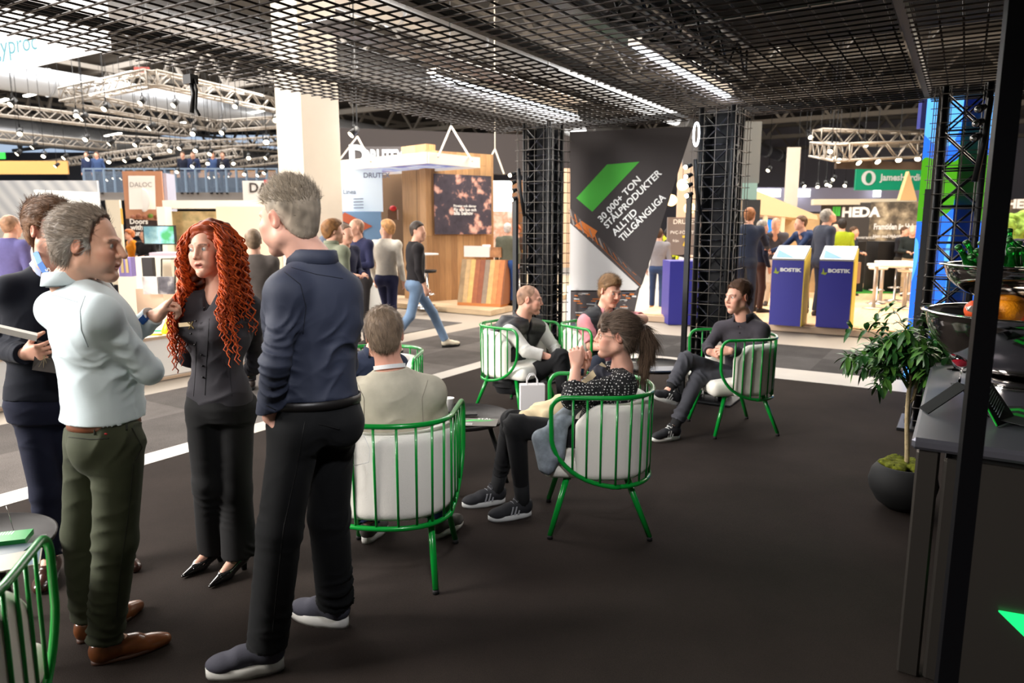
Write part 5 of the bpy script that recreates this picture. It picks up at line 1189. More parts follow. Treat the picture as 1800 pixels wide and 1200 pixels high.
# far pale poster, orange bar
o, a, b, h, n = px_wall(866, 318, 900, 372, 17.4, 17.4, mat('poster_pale', srgb(206, 222, 236)), 'pale_poster', 'pale blue poster beyond the wooden wall, left of the leftmost truss column', 'poster')
px_wall(866, 372, 900, 480, 17.4, 17.4, noise_print('poster_mixed', [(226, 226, 230), (190, 150, 130), (230, 220, 214)], 3.), 'print_wall', 'mixed print panel under the far pale poster', 'panel')
px_wall(877, 375, 899, 392, 17.3, 17.3, cmat('poster_blue', 20, 90, 200), 'blue_board', 'small bright blue panel beside the grey vest man', 'panel')
px_wall(898, 318, 925, 440, 18.2, 18.2, cmat('far_brown', 120, 84, 56), 'brown_wall', 'brown wall beside the leftmost truss column', 'wall')
o = block(842, 441, 892, 450, 15.6, .6, cmat('counter_orange', 226, 150, 80), 'bar_counter', 'orange topped bar counter behind the grey vest man')
block(902, 440, 925, 470, 15.8, .6, cmat('counter_orange2', 240, 170, 60), 'bar_counter', 'bright orange counter front beside the leftmost truss column')
for i, x in enumerate((852, 858)): tag(MB().lathe([(.0005, 0), (.05, 0), (.055, .22), (.0005, .22)], P(x, 438, 15.7) - UP * .12, 12).build('jar', M['white']), ('white jar on the orange topped bar, left one', 'white jar on the orange topped bar, right one')[i], 'jar')
px_wall(985, 298, 1001, 470, 17, 17, cmat('peach_wall', 226, 190, 160), 'peach_pillar', 'peach coloured pillar right of the leftmost truss column', 'pillar')
# sloped rack of wood samples
root = empty('sample_rack', tuple(PZ(840, 538, .1)), 0, 'sloped rack of eight upright wood samples with a white sign on top', 'rack')
A_, B_ = PZ(804, 536, .1), PZ(880, 540, .1); d = nrm(B_ - A_); w = np.linalg.norm(B_ - A_); n = np.cross(d, UP); n = n if n @ _fw > 0 else -n
cols = [(168, 140, 104), (206, 170, 120), (232, 184, 110), (166, 92, 50), (150, 78, 42), (150, 128, 108), (224, 178, 110), (214, 140, 74), (206, 120, 56)]
for k, c in enumerate(cols):
    u0, u1 = k / len(cols), (k + .97) / len(cols); a = A_ + d * w * u0 + UP * .06; b = A_ + d * w * u1 + UP * .06; up = UP * .86 + n * .22
    MB().prism([a, b, b + up, a + up], n * .03).build('wood_sample', cmat(f'sample{k}', *c, rough=.45, var=.15, vscale=10), root)
MB().prism([A_, B_, B_ + n * .55, A_ + n * .55], UP * .06).build('base', cmat('rack_orange', 206, 130, 70), root)
MB().prism([B_ + UP * .05, B_ + n * .55 + UP * .05, B_ + n * .30 + UP * .92, B_ + n * .22 + UP * .92], d * .03).build('side_panel', cmat('rack_brown', 140, 84, 50), root)
a = A_ + UP * .97 + n * .23 + d * .04; MB().prism([a, a + d * .58, a + d * .58 + UP * .22, a + UP * .22], n * .03).build('sign', M['white'], root); a = a + d * .6; MB().prism([a, a + d * .24, a + d * .24 + UP * .20, a + UP * .20], n * .03).build('picture', noise_print('autumn', [(120, 70, 40), (200, 140, 90)], 5.), root)
# bar table and stools
def bar_table(p, label, H=1.05, r=.30, m=None, z0=.1):
    root = empty('bar_table', (p[0], p[1], z0), 0, label, 'table'); MB().lathe([(.0005, H - .03), (r, H - .03), (r, H), (.0005, H)], (p[0], p[1], z0), 32).build('tabletop', m or M['white'], root)
    MB().lathe([(.0005, 0), (.22, 0), (.22, .015), (.03, .03), (.03, H - .03), (.0005, H - .03)], (p[0], p[1], z0), 20).build('pedestal', M['chrome'], root)
def stool(p, label, H=.75, m=None, z0=.1, group=None):
    root = empty('bar_stool', (p[0], p[1], z0), 0, label, 'stool', group); MB().lathe([(.0005, H - .05), (.17, H - .05), (.19, H), (.0005, H)], (p[0], p[1], z0), 20).build('seat', m or M['black'], root)
    MB().lathe([(.0005, 0), (.19, 0), (.19, .012), (.025, .03), (.025, H - .05)], (p[0], p[1], z0), 16).build('column', M['chrome'], root); MB().tube([(p[0] + .14 * math.cos(t), p[1] + .14 * math.sin(t), z0 + .28) for t in np.linspace(0, 6.283, 17)[:-1]], .01, 6, closed=True).build('footrest', M['chrome'], root)
bar_table(P(746, 530, 14.4), 'white round bar table behind the walking man in black', z0=.1)
stool(P(752, 530, 13.9), 'black bar stool beside the white bar table'); stool(P(912, 520, 15.0), 'black bar stool at the orange counter beside the leftmost truss column')
# ---------------------------------------------------------------- right: BOSTIK stand
wfl = planks('stage_wood', srgb(236, 196, 152), srgb(224, 182, 138), w=.2, axis='y', length=2.5, gap=.85)
tag(MB().box((3.2, 17.1, .06), (16.6, 9.9, .12)).build('booth_platform', wfl), 'pale wood platform under the blue kiosks', 'platform')
tag(MB().box((3.2, 12.12, .05), (16.6, .10, .10)).build('platform_edge', cmat('edge_beige', 206, 178, 150)), 'beige step edge in front of the blue kiosks', 'step')
blue = cmat('kiosk_blue', 56, 56, 150, rough=.45); yel2 = cmat('kiosk_yellow', 214, 186, 60, rough=.5); 
def logo(mb, o_, d, up, n, w, mW=1, mG=2):
    text(mb, 'BOSTIK', o_ + d * w * .24, d, up, width=w * .76, height=w * .13, m=mW, bold=.05, out=.006)
    g = lambda x, y: o_ + d * w * x + up * w * y + n * .006
    mb.prism([g(.0, -.06), g(.16, -.10), g(.22, .0), g(.12, -.02), g(.07, .16), g(.05, .0)], n * .003, mG)
def kiosk(x1, y1, x2, y2, label, hf=1.03, hb=1.22):
    a, b = PZ(x1, y1, .12), PZ(x2, y2, .12); d = nrm(b - a); w = .48; b = a + d * w; n = np.cross(d, UP); n = n if n @ _fw > 0 else -n; dep = .46
    root = empty('info_kiosk', tuple((a + b) / 2), 0, label, 'kiosk', 'blue kiosks with sloped screens')
    mb = MB(); sd = [a, a + n * dep, a + n * dep + UP * hb, a + UP * hf]; mb.prism(sd, d * w, 0); mb.build('cabinet', blue, root)
    mb = MB(); mb.prism([k + d * (w + .001) for k in sd], d * .012); mb.build('side_panel', yel2, root)
    mb = MB(); u = nrm(n * dep + UP * (hb - hf)); nn = np.cross(d, u); nn = nn if nn[2] > 0 else -nn; o_ = a + UP * (hf + .005)
    mb.prism([o_ - d * .0, o_ + d * w, o_ + d * w + u * .5, o_ + u * .5], nn * .03); s = mb.build('screen_frame', cmat('frame_silver', 170, 172, 174, rough=.35, metal=.5), root)
    mb = MB(); o2 = o_ + nn * .031 + d * .03 + u * .03; mb.prism([o2, o2 + d * (w - .06), o2 + d * (w - .06) + u * .44, o2 + u * .44], nn * .002, 0); mb.prism([o2 + d * .02 + nn * .003, o2 + d * .30 + nn * .003, o2 + u * .3 + nn * .003], nn * .001, 1); mb.build('screen', [mat('screen_pale', srgb(226, 228, 222), emit=(.9, .95, 1), es=.3), cmat('screen_blue', 90, 140, 200)], s)
    mb = MB(); logo(mb, a + d * .03 + UP * (hf - .17) - n * .001, d, UP, -n, .42, 0, 1); mb.build('logo', [wht, cmat('logo_lime', 160, 176, 60)], root)
    return root
kiosk(1351, 570, 1408, 574, 'blue BOSTIK kiosk with sloped screen, the left one'); kiosk(1433, 574, 1492, 578, 'blue BOSTIK kiosk with sloped screen, the right one')
o = block(1178, 459, 1232, None, 12.2, .6, blue, 'reception_counter', 'plain blue counter left of the middle truss column', z0=.0)
o, a, b, h, n = px_wall(1172, 382, 1232, 448, 15.5, 15.5, cmat('poster_dark7', 116, 106, 104), 'price_poster', 'grey poster with a yellow number 7 left of the middle truss column', 'poster')
d = nrm(b - a); w = np.linalg.norm(b - a); mb = MB(); text(mb, 'DRUTEX', a + d * .12 + UP * (h - .14) + n * .01, d, UP, height=.10, m=0); text(mb, 'PVC-FÖNSTER', a + d * .06 + UP * .45 + n * .01, d, UP, height=.07, m=0); text(mb, 'från', a + d * .12 + UP * .28, d, UP, height=.06, m=0); text(mb, '7', a + d * .32 + UP * .2 + n * .01, d, UP, height=.22, m=1, bold=.03); mb.build('print', [wht, cmat('seven', 220, 190, 70)], o)
px_wall(1190, 286, 1226, 385, 16.5, 16.5, cmat('beige_panel', 206, 178, 156), 'beige_wall', 'beige wall piece above the number poster', 'wall')
px_wall(1170, 382, 1186, 290, 16, 16, cmat('ochre', 200, 150, 50), 'ochre_panel', 'ochre panel beside the beige wall piece', 'panel') if False else None
px_wall(1200, 226, 1232, 292, 14, 14, cmat('grey_fascia', 110, 108, 108), 'grey_fascia', 'grey fascia board between banner and middle truss column', 'panel')
o, *_ = px_wall(1296, 216, 1334, 322, 13.6, 13.6, cmat('grey_wall', 118, 120, 118), 'wall_grey', '', '', struct=True); o, *_ = px_wall(1296, 322, 1330, 352, 13.6, 13.6, cmat('aqua_wall', 142, 176, 170), 'wall_aqua', '', '', struct=True); o, *_ = px_wall(1296, 352, 1326, 560, 13.7, 13.7, cmat('door_dark', 54, 56, 58), 'door_1', '', '', struct=True)
for i, (x, y) in enumerate(((1180, 352), (1212, 366), (1200, 325))):
    p = P(x, y, 15); o = MB().ball(p, .12, 16).build('globe_lamp', mat('globe_glow', (1, .7, .35), emit=(1, .62, .25), es=3.)); tag(o, ('warm glowing globe lamp beside the banner tip', 'warm glowing globe lamp left of the middle truss column', 'warm glowing globe lamp above the number poster')[i], 'lamp', 'warm globe lamps'); MB().bar(p + UP * .1, p + UP * 2.5, .01).build('cord', M['black'], o)
# HEDA wall
dark = cmat('heda_dark', 58, 54, 52); o, a, b, h, n = px_wall(1430, 358, 1515, 560, 21, 20.4, dark, 'exhibition_wall', 'dark wall with a green and white HEDA logo', 'wall', t=.2)
d = nrm(b - a); w = np.linalg.norm(b - a); mb = MB()
for k in range(3): mb.box(a + d * w * (.27 + .055 * k) + UP * (h * .93) + n * .02, (.05 * w, .03, .26), m=1)
text(mb, 'HEDA', a + d * w * .44 + UP * (h * .885) + n * .01, d, UP, height=.26, m=0, bold=.05); text(mb, 'husleverantör', a + d * w * .62 + UP * (h * .70) + n * .01, d, UP, height=.09, m=0); mb.build('logo', [wht, cmat('heda_green', 70, 190, 70)], o)
tree = noise_print('tree_print', [(44, 40, 34), (78, 70, 58), (140, 126, 104), (206, 190, 160)], 2.6, detail=9)
o, a, b, h, n = px_wall(1515, 356, 1900, 560, 20.4, 18.2, tree, 'exhibition_wall', 'tree printed wall reading Framtiden är Hybrid', 'wall', t=.2)
d = nrm(b - a); w = np.linalg.norm(b - a); mb = MB(); text(mb, 'Framtiden är Hybrid', a + d * .12 + UP * (h - .75) + n * .01, d, UP, width=1.15, height=.16, m=0, bold=.03); text(mb, 'Hem med Hybridpumpsystem', a + d * .12 + UP * (h - .98) + n * .01, d, UP, width=1.15, height=.09, m=0, bold=.02)
text(mb, 'HEDA', a + d * w * .63 + UP * (h - .2) + n * .02, d, UP, height=.22, m=0, bold=.05); mb.build('slogan', wht, o)
px_wall(1430, 350, 1610, 360, 20.2, 19.8, cmat('cornice', 226, 214, 190), 'wall_cornice', 'pale lit cornice along the top of the dark wall', 'cornice', t=.3)
# green hanging banner
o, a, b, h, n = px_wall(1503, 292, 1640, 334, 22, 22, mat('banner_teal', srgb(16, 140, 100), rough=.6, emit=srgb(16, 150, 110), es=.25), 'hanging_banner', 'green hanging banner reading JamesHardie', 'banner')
d = nrm(b - a); mb = MB(); c = a + d * .38 + UP * h * .5 + n * .02; mb.add([c + d * .22 * math.cos(t) + UP * .22 * math.sin(t) for t in np.linspace(0, 6.283, 25)[:-1]], [list(range(24))], 0)
mb.add([c + n * .01 + d * .10 * math.cos(t) + UP * .16 * math.sin(t) for t in np.linspace(0, 6.283, 17)[:-1]], [list(range(16))], 1); text(mb, 'JamesHardie', a + d * .72 + UP * h * .40 + n * .02, d, UP, width=1.35, height=.2, m=0, bold=.03); mb.build('print', [wht, cmat('teal_print', 16, 140, 100)], o)
# little wooden obelisk, pitched roof house
A_ = P(1597, 352, 18); mb = MB(); mb.prism([A_ + RT * -.22, A_ + RT * .22, P(1598, 301, 18)], FW * .15); tag(mb.build('wooden_obelisk', cmat('pale_wood', 214, 178, 126)), 'pale wooden pointed obelisk in front of the green banner', 'obelisk')
rf = cmat('roof_beige', 206, 180, 140); mb = MB(); mb.prism([P(1322, 332, 15.5), P(1322, 376, 15.5), P(1438, 386, 15.5), P(1436, 378, 15.5)], FW * 2.2); tag(mb.build('show_house_roof', rf), 'beige sloping roof of a small show house behind the kiosks', 'roof')
px_wall(1322, 376, 1432, 520, 17.2, 17.2, cmat('house_wall', 196, 166, 124, var=.2, vscale=2), 'show_house_wall', 'tan wall of the show house behind the kiosks', 'wall')
for i, x in enumerate((1336, 1366, 1400)): px_wall(x, 376, x + 6, 520, 15.8, 15.8, cmat('pale_post', 220, 206, 176), 'house_post', ('left post under the show house roof', 'middle post under the show house roof', 'right post under the show house roof')[i], 'post', t=.1)
px_wall(1334, 386, 1362, 412, 16.8, 16.8, mat('blue_screen', srgb(40, 130, 220), emit=srgb(40, 130, 220), es=.8), 'blue_screen', 'bright blue screen behind the bald man at the kiosks', 'screen')
o, *_ = px_wall(1374, 262, 1396, 450, 22, 22, M['offwhite'], 'wall_column', '', '', struct=True)
px_wall(1300, 330, 1640, 372, 30, 30, cmat('far_lilac', 176, 172, 196), 'wall_far', '', '', struct=True)
for i, (x0, x1) in enumerate(((1328, 1372), (1396, 1424), (1536, 1548))): o, *_ = px_wall(x0, 332, x1, 346, 29.5, 29.5, mat('bright_window', (.9, .95, 1), emit=(.95, .98, 1), es=2.), f'window_{i + 1}', '', '', struct=True)
# high white tables and stools, black cabinets
steelp = cmat('table_steel', 196, 186, 176, rough=.35, metal=.4)
def high_table(x0, x1, y, d, label):
    c = P((x0 + x1) / 2, y, d); w = (x1 - x0) / FPX * d; root = empty('high_table', (c[0], c[1], .12), 0, label, 'table', 'white high tables right of the kiosks'); mb = MB(); mb.T = (rotm(0, 0, YAW), c)
    mb.box((0, 0, 0), (w, .55, .05), bev=.01); mb.build('tabletop', M['white'], root)
    for s_ in (-.42, .42):
        mb = MB(); mb.T = (rotm(0, 0, YAW), c); mb.cyl((s_ * w, 0, -.02), (s_ * w, 0, .12 - c[2] + .02), .035, n=10); mb.lathe([(.0005, .12 - c[2]), (.2, .12 - c[2]), (.2, .14 - c[2]), (.0005, .15 - c[2])], (s_ * w, 0, 0), 20); mb.build('leg', steelp, root)
high_table(1536, 1600, 466, 13.6, 'white high table nearest the right kiosk'); high_table(1548, 1606, 461, 14.8, 'white high table farther back right of the kiosks')
for i, (x, d) in enumerate(((1540, 14.6), (1572, 15.2), (1592, 13.8))): stool(P(x, 520, d), ('pale stool left of the white high tables', 'pale stool behind the white high tables', 'pale stool right of the white high tables')[i], m=M['white'], z0=.12, group='pale stools at the high tables')
for i, (x0, x1) in enumerate(((1468, 1516), (1538, 1580))): px_wall(x0, 424, x1, 514, 17.2, 17.2, cmat('cabinet_black', 22, 20, 22), 'black_cabinet', ('black cabinet behind the right kiosk', 'black cabinet left of the bald man with a badge')[i], 'cabinet', t=.6)
tag(MB().box((*P(1512, 520, 17.5)[:2], .125), (1.6, 1.4, .01), rz=YAW).build('green_mat', cmat('turf', 60, 150, 50)), 'green turf mat between the black cabinets', 'mat')
o, a, b, h, n = px_wall(1496, 462, 1511, 500, 11.6, 11.9, cmat('folder_case', 150, 110, 84), 'leaflet_rack', 'leaflet rack on the side of the right kiosk', 'rack', t=.06)
# ---------------------------------------------------------------- blue light wall behind the right truss column
def ledwall(x0, x1, Y, label, z0=0., z1=3.05):
    a, b = PY(x0, 450, Y), PY(x1, 450, Y); a = np.array([a[0], Y, z0]); b = np.array([b[0], Y, z0])
    lm = bpy.data.materials.new('led_picture'); lm.use_nodes = True; nt = lm.node_tree; bb = nt.nodes['Principled BSDF']; tc = nt.nodes.new('ShaderNodeTexCoord'); mp = nt.nodes.new('ShaderNodeMapping'); mp.inputs['Scale'].default_value = (1.1, 1, .55)
    n1 = nt.nodes.new('ShaderNodeTexNoise'); n1.inputs['Scale'].default_value = 1.25; n1.inputs['Detail'].default_value = 1.5; rp = nt.nodes.new('ShaderNodeValToRGB'); rp.color_ramp.interpolation = 'CONSTANT'
    nt.links.new(tc.outputs['Object'], mp.inputs[0]); nt.links.new(mp.outputs[0], n1.inputs[0]); nt.links.new(n1.outputs[0], rp.inputs[0]); e = rp.color_ramp.elements; e[0].position = 0; e[0].color = (*srgb(70, 150, 20), 1); e[1].position = .42; e[1].color = (*srgb(40, 110, 235), 1)
    for p_, c_ in ((.50, (90, 175, 255)), (.57, (235, 240, 200)), (.60, (226, 80, 20)), (.63, (120, 190, 20)), (.68, (20, 60, 200))): q = e.new(p_); q.color = (*srgb(*c_), 1)
    nt.links.new(rp.outputs[0], bb.inputs['Base Color']); nt.links.new(rp.outputs[0], bb.inputs['Emission Color']); bb.inputs['Emission Strength'].default_value = .9
    mb = MB(); mb.prism([a, b, b + UP * (z1 - z0), a + UP * (z1 - z0)], (0, .2, 0)); o = mb.build('light_wall', lm); return tag(o, label, 'light wall')
ledwall(1606, 1668, 9.0, 'tall blue and green light wall left of the right truss column'); tag(MB().prism([PY(1668, 450, 9.25) * np.array([1, 1, 0]), PY(1716, 450, 9.25) * np.array([1, 1, 0]), PY(1716, 450, 9.25) * np.array([1, 1, 0]) + UP * 3.05, PY(1668, 450, 9.25) * np.array([1, 1, 0]) + UP * 3.05], (0, .1, 0)).build('printed_wall', noise_print('shaded_print', [(16, 18, 60), (22, 24, 70), (50, 70, 16), (60, 84, 20)], .9, detail=1)), 'blue and green wall behind the right truss column, painted dark for shade', 'wall')  # this stretch lies away from the light; its shade is in the dark colours
ledwall(1716, 1764, 9.0, 'tall blue light wall between the right truss column and the black post')
o, *_ = px_wall(1617, 172, 1632, 226, 8.95, 9.0, cmat('blue_trim', 40, 50, 140), 'light_wall_trim', 'dark blue trim on the left edge of the light wall', 'trim', t=.05)
# green shrub and pot beyond the post
F = Field(.04)
for k in range(26): F.ell(P(1788 + RNG.normal() * 14, 392 + RNG.normal() * 9, 13 + RNG.normal() * .1), .10, None, .03)
V, Fa = F.mesh(); V += (vnormals(V, Fa) * .05 * snoise(V, 18)[:, None]); tag(mesh_obj('shrub', V, Fa, cmat('shrub_green', 110, 140, 50, rough=.8, var=.5, vscale=12)), 'bright green shrub beyond the black post', 'shrub')
# ---------------------------------------------------------------- lighting trusses and spotlights
alu = M['alu']
def htruss(x0, y0, x1, y1, z, label, w=.35, n=None, group='pale lattice lighting trusses over the hall'):
    a, b = PZ(x0, y0, z), PZ(x1, y1, z); L = np.linalg.norm(b - a); return lattice('lighting_truss', a, b, w, w, .035, n or int(L / .38), alu, label, 'truss', group), a, b
tr = []
for (x0, y0, x1, y1, z, lab) in ((115, 168, 267, 137, 5.5, 'lighting truss running left from the corner near the exit sign'), (267, 137, 497, 188, 5.5, 'lighting truss running right from the corner to the white hall column'), (122, 172, 380, 222, 5.4, 'lighting truss parallel behind the nearest one'), (380, 222, 500, 214, 5.4, 'short lighting truss end beside the white hall column'),
  (-60, 186, 330, 232, 5.5, 'lighting truss crossing the left half of the hall'), (-60, 232, 200, 258, 5.5, 'second lighting truss from the left photo edge'), (60, 292, 300, 262, 5.2, 'thin far lighting truss rising to the right'), (185, 302, 420, 268, 5.2, 'far lighting truss below the first spotlights row'), (250, 260, 500, 246, 6.0, 'far lighting truss above the brown banner'), (330, 300, 505, 278, 5.2, 'far lighting truss left of the hall column'),
  (200, 244, 500, 262, 6.2, 'farthest lighting truss above the mezzanine')):
    try: tr.append(htruss(x0, y0, x1, y1, z, lab))
    except Exception as ex: print('truss', lab, ex)
# right hand truss: a square frame with a row of lamps
for (x0, y0, x1, y1, d0, d1, lab) in ((1436, 262, 1482, 268, 19, 16, 'beige lamp truss front corner above the dark HEDA wall'), (1482, 268, 1625, 262, 16, 17, 'beige lamp truss above the green banner'), (1436, 240, 1625, 246, 19, 20, 'rear lamp truss above the green banner')):
    a, b = P(x0, y0, d0), P(x1, y1, d1); b[2] = a[2] if False else b[2]; lattice('lighting_truss', a, b, .35, .35, .03, max(6, int(np.linalg.norm(b - a) / .35)), alu, lab, 'truss', 'pale lattice lighting trusses over the hall')
px_wall(1470, 282, 1625, 296, 16.6, 17, cmat('fascia_brown', 74, 60, 50), 'truss_fascia', 'dark brown fascia hanging under the right lamp truss', 'fascia')
# spotlight things
def make_spot(p, aim, label, s=1.):
    root = empty('stage_spotlight', tuple(p), 0, label, 'spotlight', 'stage spotlights hanging from the hall trusses')
    d = nrm(aim); mb = MB(); mb.cyl(-d * .16 * s, d * .12 * s, .075 * s, .10 * s, 14); mb.build('housing', M['black'], root, local=True)
    MB().cyl(d * .121 * s, d * .128 * s, .088 * s, n=14).build('lens', emat('spot_lens', (1, .86, .62), 9.), root, local=True)
    MB().tube([(-.11 * s, 0, 0), (-.11 * s, 0, .18 * s), (.11 * s, 0, .18 * s), (.11 * s, 0, 0)], .014 * s, 5).bar((0, 0, .18 * s), (0, 0, .30 * s), .04 * s).bar((0, 0, .3 * s), (0, 0, 4.6), .012).build('yoke', M['black'], root, local=True)
    return root
sp0 = None; rs = random.Random(8)
pts = [(186, 188, 17), (147, 205, 17.5), (250, 178, 18), (308, 182, 18.5), (415, 184, 19), (266, 222, 18), (340, 232, 19), (392, 230, 19.5), (468, 246, 17), (485, 208, 18.5), (134, 200, 19), (35, 232, 20), (22, 180, 17), (152, 242, 20), (33, 268, 24), (78, 272, 24), (115, 275, 24), (156, 277, 24), (192, 282, 24), (222, 280, 24), (245, 277, 24), (267, 275, 24), (300, 262, 22), (318, 258, 22), (280, 252, 22), (240, 252, 22), (195, 250, 22), (345, 262, 22), (370, 268, 23), (390, 290, 26), (410, 285, 26), (280, 302, 28), (312, 300, 28), (340, 290, 26), (365, 285, 26), (437, 275, 24), (470, 275, 24), (430, 304, 28), (455, 306, 28), (466, 302, 28), (370, 310, 30), (380, 310, 30), (403, 307, 30), (190, 314, 30), (202, 312, 30), (215, 312, 30), (155, 298, 30), (622, 232, 14), (100, 290, 28), (60, 256, 22),
 (520, 0, 0)][:-1]
ROWS = ((0, 215, 'near row on the lighting trusses'), (215, 250, 'middle row left of the white hall column'), (250, 286, 'far row above the brown banner'), (286, 400, 'farthest row above the mezzanine'))
def row_labels(pl, rows, kind):
    out = {}
    for lo, hi, nm in rows:
        for j, q in enumerate(sorted([p for p in pl if lo <= p[1] < hi])): out[q[:2]] = '%s %s from the left in the %s' % (ORD[j], kind, nm)
    return out
pts = sorted(set(pts)); LB = row_labels(pts, ROWS, 'spotlight')
pr_ = [(1424, 238, 20), (1520, 252, 19), (1506, 282, 16.4), (1540, 280, 16.5), (1579, 277, 16.7), (1615, 275, 16.8), (1462, 262, 17), (1468, 274, 16.8), (1474, 278, 16.4), (1352, 297, 26), (1412, 325, 28), (1437, 326, 28), (1452, 322, 28), (1460, 324, 28), (1486, 324, 28), (1466, 313, 28), (1400, 318, 28), (1320, 300, 24)]
LB.update(row_labels(pr_, ((0, 290, 'right lamp truss above the green banner'), (290, 400, 'distant row over the show house roof')), 'spotlight'))
for i, (x, y, d) in enumerate(pts + pr_):
    p = P(x, y, d); lb = LB[(x, y)]
    if sp0 is None: sp0 = make_spot(p, (.2, -.8, -.75), lb, .72)
    else: c = copy_tree(sp0); c.location = p; c.rotation_euler = (0, 0, rs.uniform(-.8, .8)); c['label'] = lb
# tube lights
for i, (x0, y0, x1, y1, z) in enumerate(((44, 169, 80, 160, 7.2), (115, 153, 152, 144, 7.2), (192, 137, 235, 126, 7.2), (0, 178, 12, 174, 7.2), (295, 221, 325, 215, 7.6), (364, 212, 390, 206, 7.6), (430, 201, 465, 194, 7.6), (88, 253, 110, 248, 7.6), (135, 246, 155, 242, 7.6), (185, 239, 212, 234, 7.6))):
    a, b = PZ(x0, y0, z), PZ(x1, y1, z); o = MB().bar(a, b, .16, .06).build('tube_light', M['tube']); tag(o, ('%s bright tube lamp of the near line under the hall roof' % ORD[i] if i < 4 else '%s bright tube lamp of the farther lines under the hall roof' % ORD[i - 4]), 'lamp', 'tube lamps under the hall roof')
o, *_ = px_wall(-2, 268, 8, 279, 30, 30, mat('exit_green', srgb(40, 170, 60), emit=srgb(40, 190, 60), es=.8), 'exit_sign', 'small green exit sign at the left photo edge', 'sign')
o, *_ = px_wall(236, 118, 262, 131, 24, 24, cmat('red_unit', 170, 80, 70), 'heater_unit', 'red and grey unit on the hall roof above the lighting truss', 'unit')
# ---------------------------------------------------------------- people in the hall
BGH = {}
hairb = dict(col=(84, 60, 42), top=.018, side=.007)
def bgp(x, ytop, d, look, label, top, trousers, face=None, z0=0., H=None, arms=('down', 'down'), stride=0., hair=None, skin=(218, 166, 142), shoes=(50, 40, 36), sex='m', **k):
    p = P(x, 600, d); r = ray(x, ytop); t = d; zt = (CPOS + r * t)[2]; H = (zt - z0) if H is None else H
    az = math.atan2((RT * look[0] + FW * look[1])[1], (RT * look[0] + FW * look[1])[0]); fa = az if face is None else math.atan2((RT * face[0] + FW * face[1])[1], (RT * face[0] + FW * face[1])[0])
    J = standing((p[0], p[1], z0), az, H * 1.0, arms, stride, fa, k.pop('lean', 0.), k.pop('nod', 0.))
    h = .012 if d < 9 else .016; kk = dict(top); kk.setdefault('name', 'shirt'); kk.setdefault('hem', -.03)
    S = dict(near=False, h=h, key='c_' + '_'.join(map(str, kk['col'])), scale=H / 1.76, head=1.06, bulk=k.pop('bulk', 1.05), skin=skin, sex=sex, hair=hairb if hair is None else hair, top=kk, trousers=dict(col=trousers, name='t'), shoes=dict(kind='sneaker', m=cmat('bgshoe_%d_%d_%d' % shoes, *shoes)), group='visitors in the hall')
    S['key'] = 'c_%d_%d_%d' % tuple(kk['col']); S['trousers']['m'] = cloth('t_%d_%d_%d' % tuple(trousers), trousers); S.update(k)
    return person('person', label, J, S)
bald = dict(bald=True, col=(190, 150, 126)); grey = dict(col=(150, 142, 132), top=.014, side=.007); dk = dict(col=(34, 28, 26), top=.02, side=.012)
bgp(36, 379, 8.6, (.2, .98), 'person from behind in a purple blue shirt at the left edge', dict(col=(86, 82, 128)), (40, 40, 52), hair=dict(col=(150, 116, 92), top=.006, side=.004))
bgp(218, 405, 16.5, (.2, 1), 'bald person in a dark jacket behind the pale blue shirt man', dict(col=(46, 48, 60)), (40, 40, 48), hair=bald)
bgp(246, 404, 17.5, (-.6, -.6), 'person in a bright orange jacket near the television', dict(col=(226, 140, 30)), (60, 50, 40), hair=dict(col=(176, 100, 50), top=.03, side=.03), sex='f')
bgp(270, 404, 16.5, (-.1, -1), 'person in black with a badge left of the television stand', dict(col=(30, 28, 32)), (30, 30, 34), arms=('front', 'front'))
bgp(455, 405, 7.4, (-.3, .95), 'person in a grey quilted jacket behind the tall man', dict(col=(98, 90, 86), quilt=.006, hem=-.15, ua=.062), (40, 38, 40), hair=dict(col=(130, 110, 90), top=.02, side=.01))
bgp(588, 388, 8.0, (.55, .8), 'brown haired man in a sage hooded jacket behind the tall man', dict(col=(132, 136, 116), ua=.066, hem=-.12, collar=.05), (20, 20, 22), face=(.9, .4), hair=dict(col=(132, 92, 56), top=.026, side=.016), bulk=1.15)
bgp(594, 386, 13.0, (.5, -.8), 'bald person far behind the sage jacket', dict(col=(120, 130, 150)), (60, 60, 70), hair=bald)
bgp(610, 394, 9.2, (.7, -.5), 'man with glasses in a navy suit jacket talking to the bald man', dict(col=(34, 36, 60), hem=-.12), (30, 32, 52), arms=('front', 'front'), hair=dict(col=(110, 90, 76), top=.008, side=.006))
bgp(637, 385, 10.2, (-.5, -.7), 'bald man in a navy shirt and dark trousers among the visitors', dict(col=(44, 46, 76)), (52, 48, 48), arms=('front', 'front'), hair=bald, face=(-.8, -.5))
bgp(683, 388, 10.6, (.3, .9), 'visitor in a white sweater and navy trousers walking away', dict(col=(222, 214, 200)), (44, 46, 76), face=(-.8, .5), hair=dict(col=(190, 140, 90), top=.024, side=.014), stride=.5)
wm = bgp(733, 391, 9.8, (.85, .35), 'dark haired man in a black sweater and pale jeans walking right', dict(col=(36, 33, 35), ua=.058, sleeve=.85), (122, 146, 176), face=(.95, -.45), stride=.9, hair=dict(col=(70, 60, 54), top=.020, side=.006), shoes=(226, 214, 190), z0=0.)
bgp(892, 393, 14.6, (.1, 1), 'grey haired man in a grey green vest and blue jeans at the bar', dict(col=(98, 98, 84), sleeve=.95), (50, 80, 140), hair=dict(col=(206, 196, 190), top=.014, side=.008), z0=.1)
bgp(908, 396, 16.0, (-.2, -1), 'red haired woman in dark clothes facing the grey green vest man', dict(col=(70, 50, 40)), (40, 36, 36), hair=dict(col=(180, 96, 50), top=.03, side=.03), sex='f', z0=.1)
